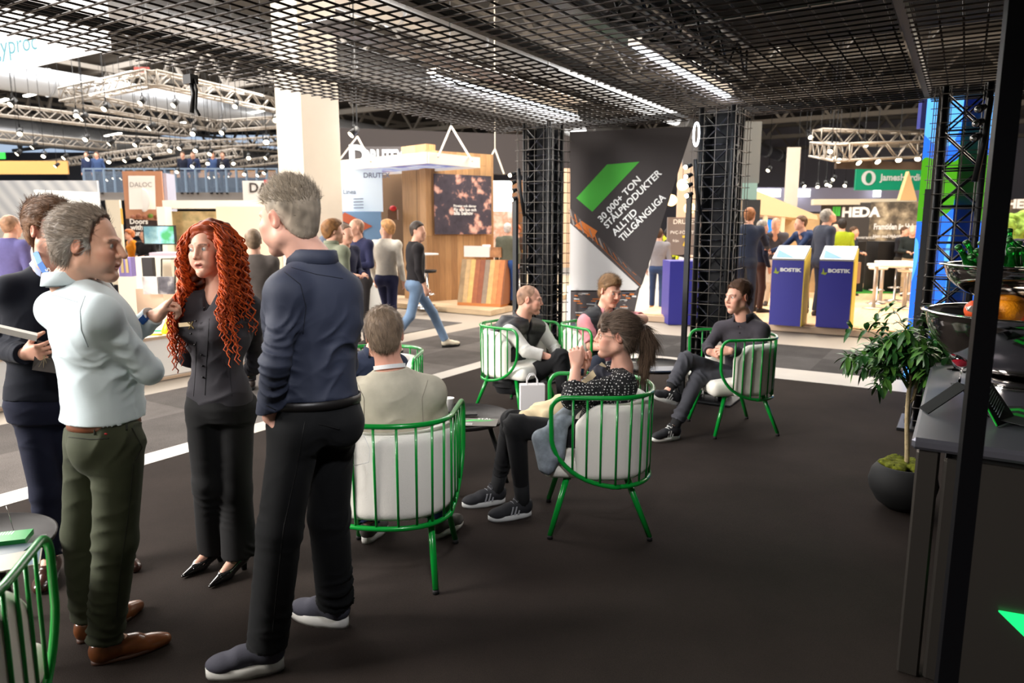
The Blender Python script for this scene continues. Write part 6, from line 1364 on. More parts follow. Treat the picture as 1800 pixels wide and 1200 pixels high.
bgp(1152, 402, 14.4, (.2, .9), 'person in a grey sweater and jeans mostly behind the banner', dict(col=(140, 136, 140)), (50, 66, 100), shoes=(176, 124, 70), stride=.5)
bgp(1168, 402, 16.2, (.8, -.4), 'dark haired woman in a black dress reaching to the right', dict(col=(26, 24, 28), hem=-.35), (30, 28, 30), hair=dict(col=(30, 24, 24), top=.03, side=.03), arms=('reach', 'reach'), sex='f', sleeve=.4)
bgp(1174, 394, 18.0, (-.6, -.5), 'person in a yellow green vest behind the woman in black', dict(col=(170, 176, 40)), (60, 60, 40))
bgp(1304, 367, 12.6, (.5, .85), 'tall man in a navy suit leaning on the left kiosk', dict(col=(44, 50, 66), hem=-.14, ua=.06), (42, 46, 58), arms=('down', 'reach'), hair=dict(col=(150, 96, 60), top=.02, side=.008), z0=.1, lean=.05)
bgp(1326, 388, 13.3, (.8, .2), 'man in a navy shirt and brown trousers, hand in pocket', dict(col=(34, 38, 56)), (74, 54, 50), hair=grey, z0=.1)
bgp(1352, 384, 14.4, (-.3, -.8), 'bald man in a grey jacket bending over the left kiosk', dict(col=(78, 76, 82)), (206, 196, 184), face=(-.5, -.5), nod=.5, hair=bald, z0=.1, lean=.1, arms=('front', 'front'))
bgp(1406, 380, 13.2, (-.85, -.2), 'man with glasses in a blue shirt touching the left kiosk screen', dict(col=(44, 58, 92)), (40, 44, 60), arms=('reach', 'reach'), hair=dict(col=(96, 70, 50), top=.014, side=.01), z0=.1, lean=.08)
bgp(1436, 368, 12.6, (.8, .1), 'grey haired man in a dark jacket looking up between the kiosks', dict(col=(62, 66, 78), ua=.062, hem=-.12), (50, 54, 68), hair=grey, z0=.1, nod=-.5, bulk=1.12)
bgp(1453, 394, 16.0, (.2, -1), 'bald man in a patterned shirt behind the right kiosk', dict(col=(90, 86, 92)), (60, 60, 64), hair=bald, z0=.1)
bgp(1466, 386, 15.5, (.2, .9), 'black haired person in a lime vest behind the right kiosk', dict(col=(140, 156, 30)), (60, 56, 50), hair=dk, z0=.1)
bgp(1484, 399, 16.5, (.6, -.7), 'man reading a white paper in front of the dark wall', dict(col=(44, 52, 66)), (50, 50, 56), arms=('front', 'front'), z0=.1)
bgp(1571, 399, 17.2, (.4, -.8), 'man in a black sweater behind the bald man with a badge', dict(col=(34, 34, 40)), (60, 56, 50), z0=.1, arms=('front', 'front'))
bgp(1587, 396, 16.4, (-.4, -.9), 'bald man with a white badge and beige trousers by the cabinet', dict(col=(30, 36, 36)), (180, 160, 130), hair=bald, z0=.1, arms=('front', 'front'))
bgp(1800, 378, 8.6, (-.7, -.6), 'dark haired woman with hand on chin at the right edge', dict(col=(40, 40, 56)), (40, 40, 48), hair=dict(col=(60, 34, 30), top=.03, side=.03), sex='f', arms=('front', 'chin'))
for i, x in enumerate((183, 200, 345, 362, 395, 412)): bgp(x, 318, 31, (.1, -1), '%s visitor from the left at the far mezzanine railing' % ORD[i], dict(col=((40, 50, 80), (60, 80, 120), (30, 34, 50))[i % 3]), (40, 44, 60), z0=P(x, 343, 31)[2], H=1.72)
# ================================================================ green lounge chairs
def ushape(t, wx, back, front):
    """plan of the rail: t from -1 (left front) over 0 (back) to 1 (right front); facing +y"""
    a = abs(t); sg = 1 if t > 0 else -1
    L1 = front + back - wx * .0; arc = .62
    # straight sides then a round back
    if a > arc: k = (a - arc) / (1 - arc); return np.array([sg * wx, -back + wx * .82 + k * (front + back - wx * .82)])
    th = a / arc * math.pi / 2
    return np.array([sg * wx * math.sin(th) ** .9, -back + wx * .82 * (1 - math.cos(th) ** .9)])
CH_W, CH_B, ZT, ZB, ZS = .315, .30, .80, .315, .43
def make_chair(loc, rz, label):
    root = empty('lounge_chair', loc, rz, label, 'chair', 'green barred lounge chairs with cream cushions')
    g = M['green']; W2 = CH_W; front = .20
    top = [np.append(ushape(t, W2, CH_B, front), ZT) for t in np.linspace(-1, 1, 41)]
    bot = [np.append(ushape(t, W2 * .97, CH_B * .97, -.10), ZB) for t in np.linspace(-1, 1, 41)]
    def corner(sg):                                    # from top front down to bottom front
        p = []; xt, xb = sg * W2, sg * W2 * .97
        for s_ in np.linspace(0, 1, 9)[1:]:
            th = s_ * math.pi / 2; p.append((xt, front + .07 * math.sin(th), ZT - .07 * (1 - math.cos(th))))
        for s_ in np.linspace(0, 1, 13)[1:-1]:
            th = s_ * math.pi / 2; p.append((xt + (xb - xt) * s_, -.10 + (front + .17) * math.cos(th), ZT - .07 - .12 - (ZT - .19 - ZB) * math.sin(th)))
        return p
    rc, lc = corner(1), corner(-1)
    loop = list(map(tuple, top)) + rc + [tuple(p) for p in bot[::-1]] + lc[::-1]
    MB().tube(loop, .0125, 10, closed=True).build('rail_frame', g, root, local=True)
    for i, t in enumerate(np.linspace(-.93, .93, 17)):
        a = ushape(t, W2, CH_B, front); zb = ZB
        if a[1] > -.10: zb = ZT - .19 - (ZT - .19 - ZB) * math.sqrt(max(0, 1 - ((a[1] + .10) / (front + .17)) ** 2)); b = np.array([a[0] * .985, a[1]])
        else: b = ushape(t * .93, W2 * .97, CH_B * .97, -.10); b = np.array([a[0] * .97, a[1] * .97])
        MB().tube([(a[0], a[1], ZT), (b[0], b[1], zb)], .0062, 8).build('bar', g, root, local=True)
    for sx in (-1, 1):
        for y0, y1 in ((.20, .27), (-.16, -.27)):
            o = MB().tube([(sx * .22, y0 * .9, ZB + .02), (sx * .265, y1, .02)], [.018, .0145], 12).build('leg', g, root, local=True)
            MB().tube([(sx * .265, y1, .022), (sx * .2655, y1, .0)], .0155, 12).build('foot_cap', M['rubber'], o, local=True)
    MB().bar((-.22, .17, ZB + .02), (.22, .17, ZB + .02), .025).bar((-.22, -.15, ZB + .02), (.22, -.15, ZB + .02), .025).build('seat_frame', g, root, local=True)
    F = Field(.012)
    F.box((0, .085, ZB + .085), (.565, .46, .125), r=.055, k=.02); F.ell((0, -.07, ZB + .085), (.23, .17, .06), k=.03); F.ell((0, .06, ZB + .10), (.26, .27, .075), k=.03)
    V, Fa = F.mesh(); o = mesh_obj('seat_cushion', V, Fa, M['cream'], root); o.matrix_parent_inverse = Matrix.Identity(4)
    F = Field(.012)
    ts = np.linspace(-.86, .86, 47)
    for t in ts:
        h1 = ss((1 - abs(t)) * 3.0); a = ushape(t, W2 - .052, CH_B - .052, .17)
        F.cone((*a, ZB + .07), (*a, ZB + .07 + .20 + .125 * h1), .045, k=.012)
    V, Fa = F.mesh(); o = mesh_obj('back_cushion', V, Fa, M['cream'], root); o.matrix_parent_inverse = Matrix.Identity(4)
    return root
def put(root, loc, rz, label):
    c = copy_tree(root); c.location = loc; c.rotation_euler = (0, 0, rz); c['label'] = label; return c
ch_W = make_chair((-1.68, 3.58, 0), R(120), 'green barred lounge chair with cream cushion under the woman with the ponytail')
put(ch_W, (-2.30, 2.54, 0), R(27), 'green barred lounge chair seen from behind, under the man in the beige jumper')
put(ch_W, (-1.54, 5.92, 0), R(131), 'green barred lounge chair at right, under the man in the dark grey shirt')
put(ch_W, (-3.42, 5.50, 0), R(-97), 'green barred lounge chair under the man in the black padded vest')
nb = PZ(667, 600, .8) * 0 + CPOS + ray(664, 700) * 5.1
put(ch_W, (nb[0], nb[1], 0), YAW + R(176), 'green barred lounge chair facing the camera, hidden behind the man in the beige jumper')
pk = P(1050, 600, 6.55)
put(ch_W, (pk[0], pk[1], 0), R(-112), 'green barred lounge chair under the man in the pink shirt')
put(ch_W, (-2.20, .53, 0), R(49), 'nearest green barred lounge chair, cut by the lower left photo corner')
# ================================================================ round side tables
def make_table(loc, label, rz=0, r=.33):
    root = empty('side_table', loc, rz, label, 'table', 'round glass side tables with black splayed legs')
    H = .46
    MB().lathe([(.0005, H - .012), (r - .015, H - .012), (r, H - .006), (r + .006, H + .012), (r, H + .014), (r - .006, H), (.0005, H)], (0, 0, 0), 56).build('tabletop', mat('table_glass', srgb(40, 37, 36), rough=.5, spec=.2, bump=.06, bscale=380), root, local=True)
    MB().lathe([(r - .06, H - .03), (r - .05, H - .012), (r - .09, H - .012), (r - .09, H - .03)], (0, 0, 0), 40).build('ring', M['black'], root, local=True)
    for k in range(3):
        a = k * 2.094 + .5; MB().tube([(.16 * math.cos(a), .16 * math.sin(a), H - .015), (.29 * math.cos(a), .29 * math.sin(a), 0)], [.019, .0115], 10).build('leg', M['black'], root, local=True)
    return root
t1 = make_table((-2.67, 3.64, 0), 'round side table with brochures between the man in beige and the ponytailed woman', rz=R(10), r=.31)
def putt(root, loc, rz, label):
    c = copy_tree(root); c.location = loc; c.rotation_euler = (0, 0, rz); c['label'] = label; return c
putt(t1, (-2.25, 5.95, 0), R(100), 'round side table with a dark folder, in front of the man with crossed legs')
t3 = putt(t1, (-3.17, 1.06, 0), R(-20), 'round side table with green brochures at the left photo edge')
# things on the tables
def sheet(c, w, h, rz, mats, name, label, cat='brochure', t=.003, deco=None, group=None):
    mb = MB(); mb.T = (rotm(0, 0, rz), np.array(c, float)); mb.box((0, 0, t / 2), (w, h, t))
    if deco: deco(mb, t)
    o = mb.build(name, mats); return tag(o, label, cat, group)
def deco1(mb, t):
    mb.prism([(-.10, -.01, t + .0003), (-.02, .05, t + .0003), (.07, .052, t + .0003), (-.03, .01, t + .0003)], (0, 0, .0003), 1)
    mb.prism([(0.0, .0, t + .0003), (.10, .03, t + .0003), (.13, .055, t + .0003), (.05, .03, t + .0003)], (0, 0, .0003), 1)
    text(mb, 'STÅL', (.02, .055, t), (1, 0, 0), (0, 1, 0), width=.09, m=2, out=.001)
    for k in range(4): mb.box((-.05, -.03 - k * .012, t + .0004), (.10, .003, .0003), m=2)
gm = [cmat('brochure_grey', 104, 100, 96, rough=.35), cmat('brochure_green', 60, 200, 90, rough=.4), wht]
tp = .4745
sheet(PZ(832, 742, tp), .30, .17, YAW + R(-4), gm, 'brochure', 'grey brochure with green zigzag on the table beside the ponytailed woman', deco=deco1)
c_ = PZ(820, 728, tp); o = MB().box((c_[0], c_[1], tp + .004), (.14, .07, .008), rz=YAW + .1, bev=.002).build('phone', M['black']); tag(o, 'black phone lying behind the grey brochure', 'phone')
def cup(c, label):
    o = MB().lathe([(.0005, 0), (.026, 0), (.036, .085), (.038, .087), (.038, .09), (.034, .09), (.0245, .003), (.0005, .003)], c, 24).build('paper_cup', M['white']); return tag(o, label, 'cup')
cup(PZ(789, 722, tp - .012), 'white paper cup on the table beside the man in the beige jumper')
c_ = PZ(1163, 650, tp); sheet(c_, .26, .19, YAW + .1, [cmat('folder_blue', 56, 66, 84, rough=.4)], 'folder', 'dark blue folder on the table in front of the man with crossed legs', 'folder', t=.012)
o = MB().tube([P(1143, 652, 5.75) + UP * z for z in (0, .06, .1)], .001, 4).tube([P(1152, 652, 5.75) + UP * z for z in (0, .06, .1)], .001, 4).bar(P(1143, 652, 5.75), P(1152, 652, 5.75), .004).build('wire_holder', M['chrome']); tag(o, 'small wire leaflet holder on the table behind the ponytail', 'holder')
def table_item(px, py, w, h, rz, m, name, label, t=.004, cat='brochure', dz=0., deco=None):
    return sheet(PZ(px, py, tp + dz) , w, h, rz, m, name, label, cat, t, deco)
gr2 = [cmat('leaflet_green', 26, 140, 62, rough=.4), wht]
def decog(mb, t):
    for k in range(6): mb.box((-.03 + .01 * k, .03, t + .0003), (.004, .03, .0003), m=1)
table_item(8, 952, .17, .10, YAW + R(18), gr2, 'leaflet_holder_card', 'stack of green leaflets in a clear stand on the left table', t=.022, cat='leaflets', deco=decog)
o = sheet(PZ(15, 958, tp), .22, .14, YAW + R(18), [mat('acrylic', (.8, .82, .82), rough=.08, trans=.8), gr2[0]], 'acrylic_stand', 'clear acrylic leaflet stand on the left table', 'stand', t=.0008)
a = PZ(25, 935, tp); MB().tube([a, a - RT * .012 + UP * .07, a - RT * .02 + UP * .11], .0012, 6).build('upright_rod', M['chrome'], o)
table_item(12, 990, .21, .15, YAW + R(30), [cmat('magazine', 150, 146, 132, rough=.35), cmat('mag_blue', 66, 90, 110, rough=.4)], 'magazine', 'pale magazine lying on the left table in front of the green leaflets', t=.006, cat='magazine', deco=lambda mb, t: mb.prism([(.02, -.07, t + .0003), (.10, -.07, t + .0003), (.10, .07, t + .0003)], (0, 0, .0003), 1))
table_item(-8, 972, .2, .14, YAW + R(5), [cmat('mag_dark', 70, 84, 92, rough=.35)], 'magazine', 'dark magazine under the pale one on the left table', t=.005, cat='magazine')
# paper bag behind the woman's knees
bg = PZ(935, 742); root = empty('paper_bag', tuple(bg), 0, 'white paper carrier bag standing behind the ponytailed woman\'s knees', 'bag')
q = MB(); q.T = (rotm(0, 0, YAW + R(6)), bg + np.array([0, 0, .0])); 
q.box((0, 0, .17), (.21, .09, .34)); q.build('bag_body', cmat('paper_white', 226, 222, 222, rough=.7), root)
for s_ in (-.03, .03):
    q = MB(); q.T = (rotm(0, 0, YAW + R(6)), bg + np.array([0, 0, .0])); q.tube([(-.045, s_, .33), (-.045, s_, .38), (-.02, s_, .425), (.02, s_, .425), (.045, s_, .38), (.045, s_, .33)], .004, 6).build('handle', cmat('paper_white', 226, 222, 222), root)
# ================================================================ potted plant
pp = PZ(1583, 892); root = empty('potted_plant', (pp[0], pp[1], 0), 0, 'slender leafy tree in a round black pot beside the steel counter', 'plant'); px_, py_ = pp[0], pp[1]
MB().lathe([(.0005, 0), (.08, 0), (.14, .045), (.18, .115), (.19, .165), (.175, .23), (.145, .27), (.135, .27), (.15, .235), (.0005, .225)], (px_, py_, 0), 48).build('pot', cmat('pot_black', 24, 24, 25, rough=.75), root)
F = Field(.012); rm = random.Random(2)
for k in range(40):
    a, r_ = rm.random() * 6.28, .115 * math.sqrt(rm.random()); F.ell((px_ + r_ * math.cos(a), py_ + r_ * math.sin(a), .262 + rm.random() * .012), (.035, .035, .02), k=.012)
V, Fa = F.mesh(); V += .006 * snoise(V, 260)[:, None] * np.array([1, 1, 1]); mesh_obj('moss', V, Fa, cmat('moss_green', 116, 122, 24, rough=.95, bump=1., bscale=320, var=.5, vscale=60), root)
bark = cmat('bark', 188, 168, 130, rough=.85, bump=.5, bscale=90, var=.15, vscale=40)
tt = [np.array([px_ + .012 * math.sin(z * 7), py_ + .01 * math.cos(z * 5), z]) for z in np.linspace(.25, .86, 14)]
tr = MB().tube(tt, np.linspace(.014, .011, 14), 9).tube([tt[8] + UP * .02, tt[9] + RT * .03, tt[11] + RT * .04 - UP * .02, tt[13] + RT * .015], .009, 8).build('trunk', bark, root)
lv = MB(); sm_ = MB(); tips = []
top0 = tt[-1]
for k in range(62):
    a = rm.random() * 6.28; el = R(8 + 62 * rm.random()); L_ = .16 + .24 * rm.random() * (1.35 - math.sin(el) * .5)
    base = tt[9] + (tt[-1] - tt[9]) * rm.random() * 1.0 + UP * .04
    d = np.array([math.cos(a) * math.cos(el), math.sin(a) * math.cos(el), math.sin(el)])
    if d @ RT > .5: L_ *= .6
    pts = [base + d * L_ * s_ + UP * (.05 * math.sin(s_ * 3.1) - .035 * s_ * s_) for s_ in np.linspace(0, 1, 5)]
    sm_.tube(pts, np.linspace(.004, .0016, 5), 5)
    for s_ in (2, 3, 4): tips.append((pts[s_], nrm(pts[s_] - pts[s_ - 1])))
def leaf(mb, o, d, L_, w, droop, m):
    d = nrm(d); s_ = nrm(np.cross(d, UP) + 1e-4); n = np.cross(s_, d); V = []; k = 6
    for i in range(k + 1):
        t = i / k; c = o + d * L_ * t - UP * droop * t * t * L_; ww = w * math.sin(math.pi * min(1, t * .96 + .03)) ** .8
        V += [c - s_ * ww + n * ww * .25, c, c + s_ * ww + n * ww * .25]
    mb.add(V, [[3 * i + j, 3 * i + j + 1, 3 * i + 4 + j, 3 * i + 3 + j] for i in range(k) for j in (0, 1)], m, True)
for o_, d in tips:
    n = rm.randint(6, 8); ax = nrm(d); u = nrm(np.cross(ax, UP) + .01); v = np.cross(ax, u)
    st = o_ + ax * .02
    for i in range(n):
        a = i / n * 6.28 + rm.random() * .3; dd = u * math.cos(a) + v * math.sin(a) + ax * .45 - UP * .12
        leaf(lv, st, dd, .060 + .035 * rm.random(), .0150, .15 + .4 * rm.random(), rm.choice([0, 0, 1]))
sm_.build('twigs', cmat('twig_green', 70, 96, 44, rough=.7), root)
lf = lv.build('foliage', [cmat('leaf_dark', 40, 84, 36, rough=.38), cmat('leaf_mid', 76, 120, 48, rough=.4)], root); lf['kind'] = 'stuff'
# ================================================================ the people in the stand
fsock = cmat('sock_black', 22, 22, 24, rough=.9); leather = cmat('shoe_leather', 122, 70, 36, rough=.33, var=.25, vscale=14, coat=.3); dleather = cmat('dark_leather', 62, 36, 28, rough=.25, coat=.5)
def dirp(a, b): return nrm(np.array(b) - np.array(a))
def LR(r, f): return RT * r + FW * f                     # direction: r to the right of the picture, f away
def finish(J): return J
# -------- man in the pale blue shirt
V_ = plane((-2.75, 1.35)); J = dict(head=V_(156, 430, -.02), neck=V_(127, 500, 0), pelvis=V_(184, 748, 0), chest=LR(.80, .60), face=LR(.97, .12) - UP * .10, up=UP + LR(.12, 0), gaze=LR(.98, .1) + UP * .05,
 shR=V_(176, 552, -.15), elR=V_(262, 652, -.04), wrR=V_(205, 612, .17), shL=V_(98, 542, .13), elL=V_(196, 626, .26), wrL=V_(268, 556, .22),
 hipR=V_(208, 775, -.07), knR=V_(203, 950, -.09), hipL=V_(160, 772, .06), knL=V_(146, 935, .10), heelR=PZ(160, 1168), toeR=PZ(300, 1128), heelL=PZ(137, 1132), toeL=PZ(250, 1068),
 hdL=LR(.62, .0) + UP * .45, hnL=LR(-.35, -.45) + UP * .75, hdR=LR(-.6, .5) + UP * .3, hnR=LR(.3, .8))
white_shirt = cmat('shirt_pale_blue', 206, 220, 226, rough=.8, bump=.1, bscale=700)
shirt_sneak = cmat('tongue_grey', 80, 84, 96)
b1, g, Qh, Qt = person('person', 'man in a pale blue shirt and olive trousers, gesturing, blue watch on his wrist', J, dict(h=.004, key='ws', skin=(220, 172, 148), beard=(150, 130, 118), beardw=.35, brow=(104, 84, 70), nose=1.12, scale=1.0, head=1.07, bulk=1.0, mouth=.004,
 hair=dict(col=(134, 122, 110), col2=(205, 202, 198), grey_side=.75, top=.015, side=.013, wave=.0035, n=5200, len=.04, flow=(0, -.9, .1), lift=.12, jit=.2, line=((-.12, -.10), (-.085, -.095), (-.05, -.08), (-.026, -.012), (-.008, .022), (.012, .022), (.018, -.012), (.032, -.012), (.036, .07), (.048, .10), (.08, .13), (.12, .15))),
 top=dict(name='shirt', m=white_shirt, collar=.042, cuff=True, hem=.035, w=1.10, d=1.12, back=.098, fold=1.2, placket=True, button_m=white_shirt), belt=(122, 70, 44),
 trousers=dict(col=(56, 60, 44), w=1.1, knee=.068, hem=.060, fold=1.3, waist=.03), shoes=dict(kind='dress', m=leather, lace_m=cmat('lace_brown', 96, 60, 34), sole_m=cmat('sole_brown', 70, 40, 26)),
 hpL=dict(curls=(.95, 1.0, 1.05, 1.05), thumb=(.15, -.35)), hpR=dict(curls=(.6, .6, .6, .6))))
def wrist_band(body, w, el, m, face_m=None, r=.033, name='watch', label=None):
    ax = nrm(np.array(w) - np.array(el)); c = np.array(w) - ax * .012; u = nrm(np.cross(ax, UP)); v = np.cross(u, ax); K = 24; mb = MB(); V = []
    for i in range(K):
        t = 2 * math.pi * i / K
        for rr, z in ((r, -.011), (r + .005, -.009), (r + .005, .009), (r, .011)): V.append(c + (u * math.cos(t) + v * math.sin(t) * .85) * rr + ax * z)
    mb.add(V, [[i * 4 + j, ((i + 1) % K) * 4 + j, ((i + 1) % K) * 4 + j + 1, i * 4 + j + 1] for i in range(K) for j in range(3)], 0, True)
    q = u if u @ FWD < 0 else -u
    mb.box(c + q * (r + .006), (.02, .032, .03), m=1, rot=np.array([q, ax, np.cross(q, ax)]).T, bev=.003)
    return mb.build(name, [m, face_m or m], body)
wrist_band(b1, g['wrL'], g['elL'], cmat('watch_blue', 20, 130, 214, rough=.5), cmat('watch_blue_dark', 14, 80, 160, rough=.2))
# -------- redhead woman
V_ = plane((-2.94, 2.04)); J = dict(head=V_(369, 440, 0), neck=V_(386, 512, .02), pelvis=V_(386, 690, 0), chest=LR(-.30, -.95), face=LR(-.22, -.97) + UP * .02, up=UP + LR(-.06, 0), gaze=LR(-.62, -.75) + UP * .0,
 shR=V_(334, 536, .0), elR=V_(330, 628, .13), wrR=V_(392, 655, .20), shL=V_(436, 540, .05), elL=V_(452, 640, .15), wrL=V_(425, 660, .22),
 hipR=V_(360, 722, 0), knR=V_(368, 850, -.02), hipL=V_(414, 722, .02), knL=V_(414, 860, 0), heelR=PZ(396, 982), toeR=PZ(357, 1000), heelL=PZ(437, 996), toeL=PZ(398, 1018), hdR=LR(.9, .2), hdL=LR(-.9, .2), hnR=LR(0, 1), hnL=LR(0, 1))
blk = cmat('black_cotton', 50, 48, 54, rough=.85, bump=.1, bscale=700); blkt = cmat('black_trousers', 12, 12, 14, rough=.9)
b2, g2, Qh2, Qt2 = person('person', 'woman with long curly red hair, black shirt, wide black trousers and name badge', J, dict(h=.004, key='rw', sex='f', skin=(218, 168, 146), lip=(184, 98, 90), brow=(92, 56, 40), iris=(110, 130, 140), scale=.98, head=1.03, mouth=.006, nose=.9, neckw=.95, open=True,
 top=dict(name='shirt', m=blk, collar=.036, copen=.75, vneck=.10, hem=-.06, w=1.0, bust=True, fold=1.1, ua=.05, fa=.038, placket=True, sleeve=.96), trousers=dict(m=blkt, w=1.06, knee=.072, hem=.080, waist=.0, short=.02, fold=.8), shoes=dict(kind='pump', m=mat('patent_black', (.01, .01, .01), rough=.08, coat=1.))))
# red curls
def red_hair(c, Q, body, s=1.):
    T = lambda p: np.array(c) + np.asarray(p) @ Q.T * s
    col = np.array(srgb(176, 72, 26))
    F = Field(.006)
    for p, r in (((0, -.025, .05), (.094, .100, .088)), ((0, -.06, -.04), (.105, .075, .11)), ((.088, -.02, -.055), (.040, .062, .115)), ((-.086, -.02, -.055), (.036, .058, .115)), ((0, -.07, -.15), (.13, .06, .10))): F.ell(T(p), np.array(r) * s, Q, .03)
    F.ell(T((-.006, .105, -.012)), np.array((.060, .072, .098)) * s, Q, .014, 's'); F.ell(T((0, .05, -.13)), np.array((.05, .08, .09)) * s, Q, .02, 's')
    V, Fa = F.mesh(); N = vnormals(V, Fa); L = (V - c) @ Q; V = V + N * (.006 * snoise(L, 55) + .004 * np.sin(L[:, 2] * 190 + 4 * snoise(L, 22)))[:, None]
    C = col * (.45 + .35 * snoise(L, 40))[:, None]; Vs, Fs, Cs = [V], [Fa.tolist()], [C]; n0 = len(V)
    rg = random.Random(11); K = 46; n = 5
    for i in range(560):
        sd = rg.random(); az = (rg.random() * 2 - 1) * math.pi * .80 - math.pi / 2          # around the head, open at the face
        el = .25 + 1.2 * rg.random(); r0 = .082
        p = np.array([math.cos(az) * math.cos(el) * r0, -.02 + math.sin(az) * math.cos(el) * r0 * 1.15, .045 + math.sin(el) * .085])
        if p[1] > .055 and abs(p[0]) < .06: p[1] = .045
        out = np.array([p[0], p[1] + .02, 0]); out = out / (np.linalg.norm(out) + 1e-6)
        side = 1 if p[0] > 0 else -1; ln = rg.uniform(.26, .48)
        front = rg.random() < .30
        rad_t = rg.uniform(.105, .150) if not front else rg.uniform(.095, .13); pts = []; wl = rg.uniform(.032, .056); hr = rg.uniform(.005, .011); ph = rg.random() * 6.28
        tgt = np.array([out[0] * rad_t, out[1] * rad_t * .8 - .015, 0])
        if front: tgt = np.array([side * rg.uniform(.09, .125), rg.uniform(.0, .075), 0]); ln = rg.uniform(.34, .60) if side > 0 or rg.random() < .5 else .36
        if tgt[1] > .02 and abs(tgt[0]) < .088: tgt[0] = side * .092
        for k in range(K):
            t = k / (K - 1); fall = ln * t; q = ss(np.array([t * 3.2]))[0]
            b = p * (1 - q) + np.array([tgt[0], tgt[1], 0]) * q; b = np.array([b[0], b[1], p[2] - fall + .03 * math.sin(min(1, t * 4) * math.pi) * .8])
            if b[2] < -.15: b[0] *= 1 + .25 * (-.15 - b[2]) / .3; b[1] += (.12 if (front) else -.02) * min(1, (-.15 - b[2]) / .12) * .6
            a = fall / wl * 6.283 + ph; amp = hr * min(1, t * 4)
            pts.append(b + np.array([math.cos(a) * amp, math.sin(a) * amp, 0]))
        mb = MB(); rr = .0042 * np.sin(np.linspace(.5, 3.0, K)) ** .5 + .0008; mb.tube(T(np.array(pts)), rr * rg.uniform(.6, 1.1), n)
        vv = mb.V[0]; Vs.append(vv); Fs.append([[a_ + n0 for a_ in f] for f in mb.F if len(f) == 4]); n0 += len(vv)
        sh = rg.uniform(.5, 1.5); cc = col * sh * np.array([1, 1 + .25 * (sh - 1), 1]); Cs.append(np.tile(cc, (len(vv), 1)))
    return mesh_obj('hair', np.vstack(Vs), sum(Fs, []), HAIR, body, col=np.clip(np.vstack(Cs), 0, 1))
red_hair(g2['head'], Qh2, b2, 1.03)
bd = V_(374, 560, -.0); bd = g2['pelvis'] + Qt2 @ np.array([.035, .165, np.linalg.norm(g2['neck'] - g2['pelvis']) * .72])
MB().box(bd, (.062, .004, .018), rot=Qt2 @ rotm(0, R(8), 0)).build('name_badge', cmat('badge_gold', 216, 196, 160, rough=.3, metal=.5), b2)
mb = MB(); 
for a in range(4): d = Qt2 @ np.array([math.cos(a * 1.6 + .6) * .02, .002, math.sin(a * 1.6 + .6) * .022]); mb.bar(bd - Qt2[:, 0] * .036, bd - Qt2[:, 0] * .036 + d, .005, .004)
mb.build('pin', cmat('pin_olive', 110, 96, 60, rough=.4, metal=.6), b2)
# -------- man in the dark shirt, seen from behind
V_ = plane((-2.18, 1.80)); J = dict(head=V_(508, 385, 0), neck=V_(548, 462, .02), pelvis=V_(553, 712, 0), chest=LR(-.62, .78), face=LR(-.90, .42) - UP * .06, up=UP + LR(-.14, 0), gaze=LR(-1, .2),
 shL=V_(506, 512, -.12), elL=V_(484, 640, -.20), wrL=V_(474, 732, -.13), shR=V_(602, 508, .15), elR=V_(606, 640, .24), wrR=V_(560, 700, .36),
 hipL=V_(520, 750, -.07), knL=V_(492, 930, -.14), hipR=V_(584, 748, .07), knR=V_(578, 905, .10), heelL=PZ(500, 1172), toeL=PZ(362, 1192), heelR=PZ(612, 1102), toeR=PZ(514, 1082), hdL=LR(.35, .1) - UP * .8, hnL=LR(-.8, -.3), hdR=LR(-.4, .4) - UP * .4, hnR=LR(0, 1))
navy = cmat('shirt_navy', 44, 50, 68, rough=.7, bump=.1, bscale=700)
snk = dict(kind='chunky', m=cmat('sneaker_slate', 72, 72, 84, rough=.8, bump=.3, bscale=400), sole_m=cmat('sole_white', 226, 224, 218, rough=.6), lace_m=cmat('lace_grey', 56, 56, 66), w=1.08)
b3, g3, Qh3, Qt3 = person('person', 'tall man in a dark navy shirt and black jeans, hand in pocket, seen from behind', J, dict(h=.004, key='ds', skin=(222, 172, 152), brow=(150, 130, 110), head=1.06, scale=1.06, bulk=1.02, neckw=1.08,
 hair=dict(col=(150, 138, 122), col2=(206, 182, 166), grey_side=.85, top=.017, side=.002, wave=.0012, n=4200, len=.028, flow=(0, .35, .7), lift=.6, jit=.35, sidefrac=.12, sidelen=.3),
 top=dict(name='shirt', m=navy, collar=.044, hem=.035, cuff=True, w=1.0, fold=1.3, ua=.056, fa=.044), belt=(26, 24, 24),
 trousers=dict(col=(16, 17, 19), w=1.05, knee=.074, hem=.068, fold=1.2), shoes=snk, hpL=dict(curls=(.5, .5, .5, .5))))
